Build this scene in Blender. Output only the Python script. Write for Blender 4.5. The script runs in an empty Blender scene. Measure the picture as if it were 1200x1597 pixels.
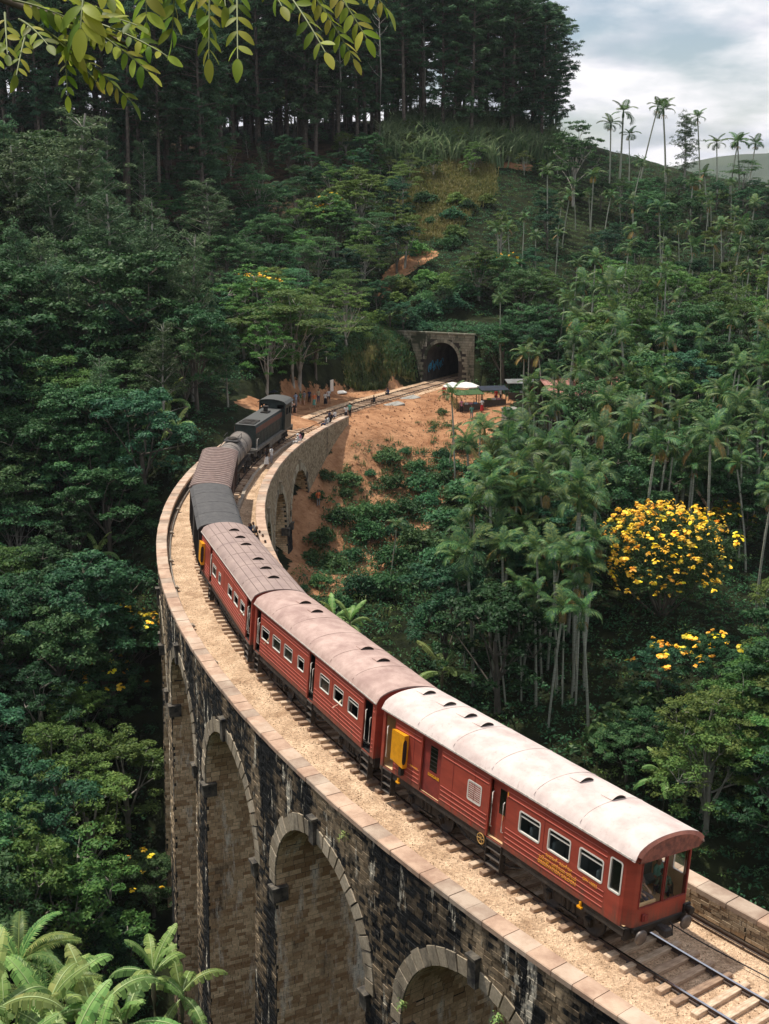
import bpy, bmesh, math, random
import numpy as np
from mathutils import Vector, Matrix
random.seed(7)
rng = np.random.default_rng(11)
scene = bpy.context.scene
COL = scene.collection
PI = math.pi
R_ = math.radians

# ------------------------------------------------------------------ camera
FPX, PITCH, CAMH = 1841.37, 0.24499, 22.132      # focal length in pixels of a 1200x1597 picture, tilt, height over the rails
cam = bpy.data.cameras.new('camera')
cam.sensor_fit = 'VERTICAL'
cam.sensor_height = 24.0
cam.lens = FPX / 1597 * 24.0
cam.clip_start = 0.1
cam.clip_end = 20000
camo = bpy.data.objects.new('camera', cam)
COL.objects.link(camo)
camo.location = (0, 0, CAMH)
camo.rotation_euler = (PI / 2 - PITCH, 0, 0)
scene.camera = camo

# ------------------------------------------------------------------ world, sun, exposure
SUN_EL = R_(69)
SUN_DIR = Vector((-0.85, 0.53, 0)).normalized() * math.cos(SUN_EL) + Vector((0, 0, math.sin(SUN_EL)))
world = bpy.data.worlds.new('World')
scene.world = world
world.use_nodes = True
nt = world.node_tree
nt.nodes.clear()
def WN(t, **k):
    n = nt.nodes.new(t)
    for a, b in k.items(): setattr(n, a, b)
    return n
sky = WN('ShaderNodeTexSky', sky_type='NISHITA', sun_disc=False)
sky.sun_elevation = SUN_EL
sky.sun_rotation = math.atan2(SUN_DIR.x, SUN_DIR.y)
sky.altitude = 1000
sky.air_density = 1.3
sky.dust_density = 3.0
tc = WN('ShaderNodeTexCoord')
sep = WN('ShaderNodeSeparateXYZ')
nt.links.new(tc.outputs['Generated'], sep.inputs[0])
add = WN('ShaderNodeMath', operation='ADD'); add.inputs[1].default_value = 0.32
nt.links.new(sep.outputs['Z'], add.inputs[0])
mx = WN('ShaderNodeMath', operation='MAXIMUM'); mx.inputs[1].default_value = 0.08
nt.links.new(add.outputs[0], mx.inputs[0])
dv = WN('ShaderNodeVectorMath', operation='DIVIDE')
cmb = WN('ShaderNodeCombineXYZ')
for i in range(3): nt.links.new(mx.outputs[0], cmb.inputs[i])
nt.links.new(tc.outputs['Generated'], dv.inputs[0])
nt.links.new(cmb.outputs[0], dv.inputs[1])
sc_ = WN('ShaderNodeVectorMath', operation='MULTIPLY'); sc_.inputs[1].default_value = (2.6, 2.6, 6.5)
nt.links.new(dv.outputs[0], sc_.inputs[0])
nz = WN('ShaderNodeTexNoise'); nz.inputs['Scale'].default_value = 1.0; nz.inputs['Detail'].default_value = 9; nz.inputs['Roughness'].default_value = 0.55
nt.links.new(sc_.outputs[0], nz.inputs['Vector'])
rp = WN('ShaderNodeValToRGB'); rp.color_ramp.elements[0].position = 0.36; rp.color_ramp.elements[1].position = 0.54
nt.links.new(nz.outputs['Fac'], rp.inputs[0])
nz2 = WN('ShaderNodeTexNoise'); nz2.inputs['Scale'].default_value = 1.7; nz2.inputs['Detail'].default_value = 6
nt.links.new(sc_.outputs[0], nz2.inputs['Vector'])
cc = WN('ShaderNodeValToRGB')
cc.color_ramp.elements[0].position = 0.33; cc.color_ramp.elements[0].color = (0.46, 0.50, 0.60, 1)
cc.color_ramp.elements[1].position = 0.55; cc.color_ramp.elements[1].color = (0.92, 0.90, 0.92, 1)
nt.links.new(nz2.outputs['Fac'], cc.inputs[0])
cs = WN('ShaderNodeVectorMath', operation='SCALE'); cs.inputs['Scale'].default_value = 10.5
nt.links.new(cc.outputs[0], cs.inputs[0])
mixc = WN('ShaderNodeMix', data_type='RGBA')
nt.links.new(rp.outputs[0], mixc.inputs[0])
nt.links.new(sky.outputs[0], mixc.inputs[6])
nt.links.new(cs.outputs[0], mixc.inputs[7])
bg = WN('ShaderNodeBackground'); bg.inputs['Strength'].default_value = 0.1
nt.links.new(mixc.outputs[2], bg.inputs['Color'])
wo = WN('ShaderNodeOutputWorld')
nt.links.new(bg.outputs[0], wo.inputs[0])

sl = bpy.data.lights.new('sun', 'SUN')
sl.energy = 4.2
sl.angle = R_(0.9)
sl.color = (1.0, 0.93, 0.82)
so = bpy.data.objects.new('sun', sl)
COL.objects.link(so)
so.rotation_euler = SUN_DIR.to_track_quat('Z', 'Y').to_euler()
so.location = (-60, 60, 120)
scene.view_settings.view_transform = 'Standard'
scene.view_settings.look = 'None'
scene.view_settings.exposure = 0.22
scene.view_settings.gamma = 1.0
scene.view_settings.use_curve_mapping = False
scene.cycles.use_denoising = True
scene.cycles.max_bounces = 6
scene.cycles.diffuse_bounces = 4
scene.cycles.glossy_bounces = 2
scene.cycles.transmission_bounces = 4
scene.cycles.transparent_max_bounces = 8
scene.cycles.caustics_reflective = False
scene.cycles.caustics_refractive = False

# ------------------------------------------------------------------ camera geometry as plain numbers (places read off the photograph)
CP, SP = math.cos(PITCH), math.sin(PITCH)
def ray(px, py):
    x = (px - 600) / FPX; y = -(py - 798.5) / FPX
    return Vector((x, CP + y * SP, -SP + y * CP))
def at_z(px, py, z):
    d = ray(px, py); return Vector((0, 0, CAMH)) + d * ((z - CAMH) / d.z)
def at_y(px, py, Y):
    d = ray(px, py); return Vector((0, 0, CAMH)) + d * (Y / d.y)
def project(x, y, z):
    w = z - CAMH
    d = y * CP - w * SP; u = y * SP + w * CP
    return 600 + FPX * x / d, 798.5 - FPX * u / d, d

# track: a circle
TCX, TCY, TR = 93.0653, 96.6134, 106.4526
RO, RI, HP, CW = 3.76, 3.81, 0.66, 0.706
def arc(a, dr=0.0, z=0.0):
    """point at angle a (degrees) with dr metres outward from the track centre line"""
    t = R_(a); r = TR + dr
    return Vector((TCX + r * math.cos(t), TCY + r * math.sin(t), z))
A_PORTAL = -208.0      # the curve ends here; the last 19 m to the tunnel are straight
_tt = Vector((math.sin(R_(A_PORTAL)), -math.cos(R_(A_PORTAL)), 0))
_pt = arc(A_PORTAL) + _tt * 19.0   # heading of travel toward the tunnel (decreasing angle)
def trk(s, dr=0.0, z=0.0):
    """point s metres along the line from angle -125 towards the tunnel; dr outward"""
    smax = R_(-125 - A_PORTAL) * TR
    if s <= smax:
        return arc(-125 - math.degrees(s / TR), dr, z)
    q = arc(A_PORTAL, dr, z); return q + _tt * (s - smax)
def trk_dir(s):
    d = trk(s + .05) - trk(s - .05); return math.atan2(d.y, d.x)

# ------------------------------------------------------------------ materials
MATS = {}
def mat(name, col, rough=0.8, var=0.0, scale=1.0, col2=None, spec=0.3, metal=0.0, bump=0.0, bscale=None, coords='Object', detail=6, thr=(0.35, 0.65), stretch=(1, 1, 1)):
    """principled material with noise between col and col2 (or a brightness variation var) and optional bump"""
    m = bpy.data.materials.new(name); m.use_nodes = True
    t = m.node_tree; b = t.nodes['Principled BSDF']
    b.inputs['Roughness'].default_value = rough
    b.inputs['Specular IOR Level'].default_value = spec
    b.inputs['Metallic'].default_value = metal
    c = tuple(col) + (1,)
    b.inputs['Base Color'].default_value = c
    if col2 is None and var: col2 = tuple(x * (1 - var) for x in col); 
    if col2 is not None or bump:
        tcn = t.nodes.new('ShaderNodeTexCoord'); mp = t.nodes.new('ShaderNodeMapping')
        mp.inputs['Scale'].default_value = stretch
        t.links.new(tcn.outputs[coords], mp.inputs[0])
    if col2 is not None:
        n = t.nodes.new('ShaderNodeTexNoise'); n.inputs['Scale'].default_value = scale; n.inputs['Detail'].default_value = detail
        n.inputs['Roughness'].default_value = 0.62
        t.links.new(mp.outputs[0], n.inputs['Vector'])
        r = t.nodes.new('ShaderNodeValToRGB')
        r.color_ramp.elements[0].position = thr[0]; r.color_ramp.elements[0].color = tuple(col2) + (1,)
        r.color_ramp.elements[1].position = thr[1]; r.color_ramp.elements[1].color = c
        t.links.new(n.outputs['Fac'], r.inputs[0]); t.links.new(r.outputs[0], b.inputs['Base Color'])
    if bump:
        n2 = t.nodes.new('ShaderNodeTexNoise'); n2.inputs['Scale'].default_value = bscale or scale * 4; n2.inputs['Detail'].default_value = 5
        t.links.new(mp.outputs[0], n2.inputs['Vector'])
        bn = t.nodes.new('ShaderNodeBump'); bn.inputs['Strength'].default_value = bump; bn.inputs['Distance'].default_value = 0.03
        t.links.new(n2.outputs['Fac'], bn.inputs['Height']); t.links.new(bn.outputs[0], b.inputs['Normal'])
    MATS[name] = m
    return m

def leaf_mat(name, cols, rough=0.55, transl=0.3, spec=0.25):
    """foliage: colour from the per-face value 'v' (random leaf tone plus painted top light) and a per-object random shift"""
    m = bpy.data.materials.new(name); m.use_nodes = True
    t = m.node_tree; b = t.nodes['Principled BSDF']; out = t.nodes['Material Output']
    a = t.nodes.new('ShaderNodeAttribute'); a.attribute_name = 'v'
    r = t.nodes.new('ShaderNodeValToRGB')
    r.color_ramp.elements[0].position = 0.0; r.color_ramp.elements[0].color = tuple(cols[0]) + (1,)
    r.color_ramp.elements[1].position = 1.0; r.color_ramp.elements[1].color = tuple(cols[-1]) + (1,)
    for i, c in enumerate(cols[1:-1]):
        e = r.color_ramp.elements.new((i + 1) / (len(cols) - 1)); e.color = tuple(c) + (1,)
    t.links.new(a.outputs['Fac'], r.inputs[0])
    oi = t.nodes.new('ShaderNodeObjectInfo')
    hs = t.nodes.new('ShaderNodeHueSaturation')
    mr = t.nodes.new('ShaderNodeMapRange'); mr.inputs[3].default_value = 0.455; mr.inputs[4].default_value = 0.525
    mv = t.nodes.new('ShaderNodeMapRange'); mv.inputs[3].default_value = 0.68; mv.inputs[4].default_value = 1.5
    mm = t.nodes.new('ShaderNodeMath'); mm.operation = 'FRACT'
    mk = t.nodes.new('ShaderNodeMath'); mk.operation = 'MULTIPLY'; mk.inputs[1].default_value = 7.13
    t.links.new(oi.outputs['Random'], mk.inputs[0]); t.links.new(mk.outputs[0], mm.inputs[0])
    t.links.new(oi.outputs['Random'], mr.inputs[0]); t.links.new(mm.outputs[0], mv.inputs[0])
    t.links.new(mr.outputs[0], hs.inputs['Hue']); t.links.new(mv.outputs[0], hs.inputs['Value'])
    t.links.new(r.outputs[0], hs.inputs['Color'])
    t.links.new(hs.outputs[0], b.inputs['Base Color'])
    b.inputs['Roughness'].default_value = rough; b.inputs['Specular IOR Level'].default_value = spec
    tr = t.nodes.new('ShaderNodeBsdfTranslucent'); mxs = t.nodes.new('ShaderNodeMixShader'); mxs.inputs[0].default_value = transl
    t.links.new(hs.outputs[0], tr.inputs[0])
    t.links.new(b.outputs[0], mxs.inputs[1]); t.links.new(tr.outputs[0], mxs.inputs[2]); t.links.new(mxs.outputs[0], out.inputs[0])
    MATS[name] = m
    return m

# ------------------------------------------------------------------ mesh helpers
class MB:
    def __init__(s): s.v = []; s.f = []; s.m = []; s.sm = []
    def add(s, verts, faces, mi=0, M=None, smooth=False):
        o = len(s.v)
        if M is not None: verts = [M @ Vector(p) for p in verts]
        s.v.extend([tuple(p) for p in verts])
        for f in faces: s.f.append(tuple(i + o for i in f)); s.m.append(mi); s.sm.append(smooth)
        return s
    def box(s, c, d, mi=0, M=None, bev=0.0):
        x, y, z = d[0] / 2, d[1] / 2, d[2] / 2
        if bev <= 0:
            P = [(c[0] + i * x, c[1] + j * y, c[2] + k * z) for k in (-1, 1) for j in (-1, 1) for i in (-1, 1)]
            return s.add(P, [(0, 2, 3, 1), (4, 5, 7, 6), (0, 1, 5, 4), (2, 6, 7, 3), (0, 4, 6, 2), (1, 3, 7, 5)], mi, M)
        b = min(bev, x * .9, y * .9, z * .9)
        P = []; 
        for k in (-1, 1):
            for (ex, ey, ez) in ((x - b, y - b, z), (x, y - b, z - b), (x - b, y, z - b)):
                for j in (-1, 1):
                    for i in (-1, 1): P.append((c[0] + i * ex, c[1] + j * ey, c[2] + k * ez))
        bm = bmesh.new()
        vs = [bm.verts.new(p) for p in P]
        bmesh.ops.convex_hull(bm, input=vs)
        bm.verts.index_update()
        F = [[v.index for v in f.verts] for f in bm.faces]
        V = [v.co[:] for v in bm.verts]; bm.free()
        return s.add(V, F, mi, M)
    def tube(s, pts, rad, n=8, mi=0, cap=True, M=None, smooth=True):
        pts = [Vector(p) for p in pts]
        if not hasattr(rad, '__len__'): rad = [rad] * len(pts)
        V = []; F = []
        up = Vector((0, 0, 1))
        for i, p in enumerate(pts):
            t = (pts[min(i + 1, len(pts) - 1)] - pts[max(i - 1, 0)])
            if t.length < 1e-9: t = Vector((0, 0, 1))
            t.normalize()
            a = t.cross(up)
            if a.length < 1e-3: a = t.cross(Vector((1, 0, 0)))
            a.normalize(); b = a.cross(t)
            for k in range(n):
                w = 2 * PI * k / n
                V.append(p + (a * math.cos(w) + b * math.sin(w)) * rad[i])
        for i in range(len(pts) - 1):
            for k in range(n):
                k2 = (k + 1) % n
                F.append((i * n + k, i * n + k2, (i + 1) * n + k2, (i + 1) * n + k))
        s.add(V, F, mi, M, smooth)
        if cap:
            s.add(V[:n], [tuple(range(n - 1, -1, -1))], mi, M); s.add(V[-n:], [tuple(range(n))], mi, M)
        return s
    def cyl(s, p0, p1, r, n=12, mi=0, M=None): return s.tube([p0, p1], r, n, mi, True, M)
    def lathe(s, prof, n=16, mi=0, M=None, smooth=True):
        V = []; F = []
        for (r, z) in prof:
            for k in range(n): V.append((r * math.cos(2 * PI * k / n), r * math.sin(2 * PI * k / n), z))
        for i in range(len(prof) - 1):
            for k in range(n):
                k2 = (k + 1) % n; F.append((i * n + k, i * n + k2, (i + 1) * n + k2, (i + 1) * n + k))
        return s.add(V, F, mi, M, smooth)
    def prism(s, poly, y0, y1, mi=0, M=None, ax='y'):
        """poly of (x,z) extruded along y (or along x when ax='x': poly of (y,z))"""
        n = len(poly)
        if ax == 'y': V = [(a, y0, b) for a, b in poly] + [(a, y1, b) for a, b in poly]
        else: V = [(y0, a, b) for a, b in poly] + [(y1, a, b) for a, b in poly]
        F = [tuple(range(n)), tuple(range(2 * n - 1, n - 1, -1))] + [(i, i + n, (i + 1) % n + n, (i + 1) % n) for i in range(n)]
        return s.add(V, F, mi, M)
    def mesh(s, name, mats):
        me = bpy.data.meshes.new(name)
        me.from_pydata(s.v, [], s.f)
        if not isinstance(mats, (list, tuple)): mats = [mats]
        for m in mats: me.materials.append(m)
        if len(mats) > 1: me.polygons.foreach_set('material_index', s.m)
        me.polygons.foreach_set('use_smooth', s.sm)
        me.update()
        return me
    def build(s, name, mats, parent=None, label=None, fix=True):
        me = s.mesh(name, mats)
        if fix:
            bm = bmesh.new(); bm.from_mesh(me); bmesh.ops.recalc_face_normals(bm, faces=bm.faces); bm.to_mesh(me); bm.free()
        return link(name, me, parent, label)

def link(name, me, parent=None, label=None):
    o = bpy.data.objects.new(name, me); COL.objects.link(o)
    if parent is not None:
        o.parent = parent; KIDS.setdefault(parent.name, []).append(o)
    if label: o['label'] = label
    return o
def thing(name, label, cat, loc=(0, 0, 0), rz=0.0, group=None):
    o = bpy.data.objects.new(name, None); COL.objects.link(o)
    o.location = loc; o.rotation_euler = (0, 0, rz); o.empty_display_size = 0.2
    o['label'] = label; o['category'] = cat
    if group: o['group'] = group
    return o
def tag(o, label, cat, group=None):
    o['label'] = label; o['category'] = cat
    if group: o['group'] = group
    return o
def setting(o, label=None, kind='structure'):
    o['kind'] = kind
    if label: o['label'] = label
    return o
KIDS = {}
def copy_tree(src, loc, rz=0.0, s=(1, 1, 1), label=None, group=None, rot=None):
    r = src.copy(); COL.objects.link(r); r.location = loc
    r.rotation_euler = rot if rot else (0, 0, rz); r.scale = s
    if label: r['label'] = label
    if group: r['group'] = group
    for ch in KIDS.get(src.name, ()):
        c = ch.copy(); COL.objects.link(c); c.parent = r; KIDS.setdefault(r.name, []).append(c)
        for g in KIDS.get(ch.name, ()):
            d = g.copy(); COL.objects.link(d); d.parent = c; KIDS.setdefault(c.name, []).append(d)
    return r
def np_mesh(name, V, F, mats, v=None, mi=None, smooth=False):
    """V (n,3) float array, F (m,k) int array, v per-face value stored as attribute 'v'"""
    me = bpy.data.meshes.new(name)
    k = F.shape[1]; m = F.shape[0]
    me.vertices.add(len(V)); me.vertices.foreach_set('co', np.ascontiguousarray(V, np.float32).ravel())
    me.loops.add(m * k); me.loops.foreach_set('vertex_index', np.ascontiguousarray(F, np.int32).ravel())
    me.polygons.add(m); me.polygons.foreach_set('loop_start', np.arange(0, m * k, k, dtype=np.int32))
    try: me.polygons.foreach_set('loop_total', np.full(m, k, np.int32))
    except Exception: pass
    if not isinstance(mats, (list, tuple)): mats = [mats]
    for q in mats: me.materials.append(q)
    if mi is not None: me.polygons.foreach_set('material_index', np.ascontiguousarray(mi, np.int32))
    me.polygons.foreach_set('use_smooth', np.full(m, smooth))
    if v is not None:
        at = me.attributes.new('v', 'FLOAT', 'FACE'); at.data.foreach_set('value', np.ascontiguousarray(v, np.float32))
    me.update(calc_edges=True); me.validate()
    return me

# ------------------------------------------------------------------ terrain
def _c(a, dr, z):
    p = arc(a, dr, z); return (p.x, p.y, z)
def _g(px, py, Y):
    p = at_y(px, py, Y); return (p.x, p.y, p.z)
CTRL = [
    # the valley under and beside the viaduct
    _c(-136, 8, -6), _c(-136, -8, -5), _c(-130, 8, 0), _c(-130, -8, 0), _c(-125, 0, -1), _c(-118, 0, 2),
    _c(-143, 6, -12), _c(-143, -6, -11), _c(-148, 7, -19), _c(-148, -7, -17), _c(-154, 6, -25), _c(-154, -8, -22),
    _c(-160, 6, -28), _c(-160, -8, -22), _c(-166, 5, -28), _c(-166, -8, -20), _c(-172, 6, -24), _c(-172, -7, -15),
    _c(-178, 6, -13), _c(-178, -7, -10), _c(-184, 6, -5), _c(-184, -5, -8.5), _c(-189, 7, 0.6), _c(-189, -5, -6.9),
    _c(-194, 7, 1.8), _c(-194, -5, -4), _c(-197, -5, -1.8), _c(-199, -7, -1.0),
    _c(-200, 0, -0.3), _c(-204, 0, -0.3), _c(-209, 0, -0.3), _c(-214, .4, -0.3), _c(-218.3, 1.7, -0.3),
    _c(-200, 12, 4), _c(-205, 11, 5), _c(-210, 9, 4), _c(-215, 9, 6), _c(-204, -6, -0.8), _c(-210, -7, -0.7), _c(-216, -8, -0.6),
    # slopes seen in the photograph
    _g(250, 640, 125), _g(60, 560, 135), _g(90, 480, 150), _g(560, 235, 235), _g(380, 320, 212), _g(430, 450, 180),
    _g(330, 560, 145), _g(560, 540, 163), _g(600, 470, 178), _g(690, 497, 171), _g(690, 430, 182), _g(650, 390, 193),
    _g(640, 300, 216), _g(720, 280, 222), _g(700, 215, 245), _g(830, 222, 250), _g(600, 200, 258), _g(450, 215, 262), _g(880, 262, 240),
    _g(900, 350, 215), _g(1000, 300, 238), _g(1150, 300, 250), _g(950, 450, 190), _g(1100, 400, 210), _g(850, 520, 172),
    _g(1000, 600, 150), _g(1150, 650, 140), _g(1060, 760, 122), _g(800, 700, 130), _g(740, 640, 142), _g(640, 645, 140),
    _g(600, 720, 128), _g(560, 800, 119), _g(490, 880, 110), _g(650, 850, 112), _g(750, 950, 98), _g(900, 1000, 88), _g(1100, 900, 103),
    _g(745, 1080, 88), _g(1000, 1250, 72),
    # the rest of the place
    (20, 62, -20), (40, 50, -18), (40, 35, -13), (80, 60, -12), (60, 25, -3), (45, 5, 3), (10, 12, 8), (0, 0, 19.5), (-30, 0, 17), (-5, 16, 6),
    (-12, 28, -2.5), (-22, 26, 0), (-6, 42, -17), (-22, 48, -16), (-40, 58, -12), (-25, 75, -20), (-30, 95, -15), (-27, 108, -7), (-24, 120, 0.5),
    (-48, 100, -5), (-70, 120, 9), (-80, 80, 2), (-60, 40, 2), (-100, 40, 15), (-100, 150, 28), (-60, 180, 27),
    (-60, 225, 38), (-120, 200, 45), (-100, 300, 48), (0, 310, 44), (60, 310, 32), (120, 280, 24), (200, 250, 16), (150, 180, 8),
    (150, 100, -5), (100, 120, -4), (250, 150, 4), (200, 0, 4), (-150, 0, 30), (0, -40, 32), (100, -40, 20), (-30, 360, 30), (100, 360, 10),
]
CT = np.array(CTRL)
def _phi(r2): return 0.5 * r2 * np.log(r2 + 1e-9)
_n = len(CT)
_d2 = ((CT[:, None, :2] - CT[None, :, :2]) ** 2).sum(-1)
_K = _phi(_d2) + np.eye(_n) * 6.0
_Pm = np.c_[np.ones(_n), CT[:, :2]]
_A = np.block([[_K, _Pm], [_Pm.T, np.zeros((3, 3))]])
_W = np.linalg.solve(_A, np.r_[CT[:, 2], 0, 0, 0])
def vnoise(x, y, s, seed=0):
    """smooth value noise on arrays"""
    x = np.asarray(x, float) / s; y = np.asarray(y, float) / s
    xi = np.floor(x).astype(np.int64); yi = np.floor(y).astype(np.int64)
    fx = x - xi; fy = y - yi; fx = fx * fx * (3 - 2 * fx); fy = fy * fy * (3 - 2 * fy)
    def h(a, b):
        q = (a * 374761393 + b * 668265263 + seed * 974634777) & 0xffffffff
        q = ((q ^ (q >> 13)) * 1274126177) & 0xffffffff
        return ((q ^ (q >> 16)) & 0xffff) / 65535.0
    return (h(xi, yi) * (1 - fx) + h(xi + 1, yi) * fx) * (1 - fy) + (h(xi, yi + 1) * (1 - fx) + h(xi + 1, yi + 1) * fx) * fy
def fbm(x, y, s, seed=0, o=4):
    r = 0; a = 0.5
    for i in range(o): r = r + a * (vnoise(x, y, s / 2 ** i, seed + i) - 0.5); a *= 0.5
    return r
def ground(x, y):
    x = np.atleast_1d(np.asarray(x, float)); y = np.atleast_1d(np.asarray(y, float))
    out = np.empty(x.size); xf = x.ravel(); yf = y.ravel()
    for i in range(0, x.size, 20000):
        xs = xf[i:i + 20000]; ys = yf[i:i + 20000]
        cx = np.clip(xs, -170, 260); cy = np.clip(ys, -60, 370)
        d2 = (cx[:, None] - CT[None, :, 0]) ** 2 + (cy[:, None] - CT[None, :, 1]) ** 2
        z = _phi(d2) @ _W[:_n] + _W[_n] + _W[_n + 1] * cx + _W[_n + 2] * cy
        # far beyond the place: falls away, then distant ranges
        dd = np.hypot(xs - cx, ys - cy)
        k = np.clip(dd / 260, 0, 1); k = k * k * (3 - 2 * k)
        D = np.hypot(xs, ys)
        rid = fbm(xs, ys, 1300, 5, 5)
        farz = -110 + np.clip((D - 1000) / 2300, 0, 1) * (225 + 300 * rid) + 30 * rid
        z = z * (1 - k) + farz * k
        # bumps, none on the line and the viaduct
        tr = np.abs(np.hypot(xs - TCX, ys - TCY) - TR)
        w = np.clip((tr - 4.5) / 5, 0, 1)
        z = z + fbm(xs, ys, 14, 1) * 2.2 * w + fbm(xs, ys, 2.2, 9, 3) * 0.5 * w * (D < 330)
        # level formation of the railway beyond the viaduct
        ang = np.degrees(np.arctan2(ys - TCY, xs - TCX)); ang = np.where(ang > 0, ang - 360, ang)
        al = (xs - _pt.x) * _tt.x + (ys - _pt.y) * _tt.y; la = -(xs - _pt.x) * _tt.y + (ys - _pt.y) * _tt.x
        on = (ang < -198.3) & (ang > -222) & (xs < 60) & (al < .35)
        side = np.hypot(xs - TCX, ys - TCY) - TR
        side = np.where(ang < -208, la * 1.0, side)
        flat = np.where(side > 0, 1 - np.clip((side - np.where(ang > -214, 7.0, 3.0)) / 2.0, 0, 1), 1 - np.clip((-side - 3.6) / 1.5, 0, 1))
        z = np.where(on, z * (1 - flat) + (-0.28) * flat, z)
        bh = (al >= .35) & (al < 14) & (la < 13) & (la > -11)
        z = np.where(bh, np.maximum(z, 6.3 + .18 * (al - .35) - 1.1 * np.clip(np.abs(la - .8) - 6.2, 0, 9)), z)
        out[i:i + 20000] = z
    return out.reshape(x.shape)
def gz(x, y): return float(ground(np.array([x]), np.array([y]))[0])
# coarse lookup for speed
GX0, GY0, GS = -170.0, -60.0, 1.5
_gx = np.arange(GX0, 262, GS); _gy = np.arange(GY0, 372, GS)
_GZ = ground(*np.meshgrid(_gx, _gy))
def gq(x, y):
    """fast bilinear terrain height, scalars"""
    u = (x - GX0) / GS; v = (y - GY0) / GS
    i = int(min(max(u, 0), len(_gx) - 2)); j = int(min(max(v, 0), len(_gy) - 2))
    fu = min(max(u - i, 0), 1); fv = min(max(v - j, 0), 1)
    return (_GZ[j, i] * (1 - fu) + _GZ[j, i + 1] * fu) * (1 - fv) + (_GZ[j + 1, i] * (1 - fu) + _GZ[j + 1, i + 1] * fu) * fv
def on_ground(px, py, h=0.0, y0=14.0, y1=330.0):
    """the place where something h metres tall standing on the terrain has its top at this direction"""
    d = ray(px, py); prev = None
    Y = y0
    while Y < y1:
        z = CAMH + d.z * Y / d.y
        f = gq(d.x * Y / d.y, Y) + h - z
        if prev is not None and f >= 0 > prev:
            Y -= 1.0 * f / (f - prev); x = d.x * Y / d.y
            return Vector((x, Y, gq(x, Y)))
        prev = f; Y += 1.0
    return None

# ground cover kinds painted as attributes on the terrain from outlines of bare soil, dry grass, tea rows and litter
def area(pts): return [tuple(p.xy) for p in (on_ground(*q) for q in pts) if p]
def in_poly(X, Y, P):
    c = np.zeros(X.shape, bool); n = len(P)
    for i in range(n):
        x1, y1 = P[i]; x2, y2 = P[(i + 1) % n]
        k = ((y1 > Y) != (y2 > Y)) & (X < (x2 - x1) * (Y - y1) / (y2 - y1 + 1e-12) + x1)
        c ^= k
    return c
SOIL = [area([(470, 640), (560, 612), (700, 592), (755, 606), (800, 618), (800, 645), (765, 680), (745, 730), (695, 780), (640, 850), (560, 930), (455, 930), (440, 800), (520, 700)]),
        area([(395, 700), (440, 590), (560, 600), (700, 575), (705, 585), (560, 640), (450, 690)]),
        area([(585, 470), (600, 425), (650, 385), (690, 395), (655, 415), (625, 440)]),
        area([(770, 250), (830, 255), (830, 268), (770, 262)])]
DRY = [area([(600, 330), (650, 270), (700, 250), (770, 255), (775, 300), (730, 340), (690, 380), (640, 370)]),
       area([(540, 600), (530, 540), (560, 500), (620, 520), (650, 590), (590, 608)])]
TEA = [area([(835, 285), (860, 265), (920, 262), (955, 290), (950, 350), (925, 395), (880, 395), (850, 350)])]
LITTER = [area([(200, 330), (300, 200), (460, 160), (620, 170), (620, 250), (500, 300), (350, 360)])]
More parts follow.
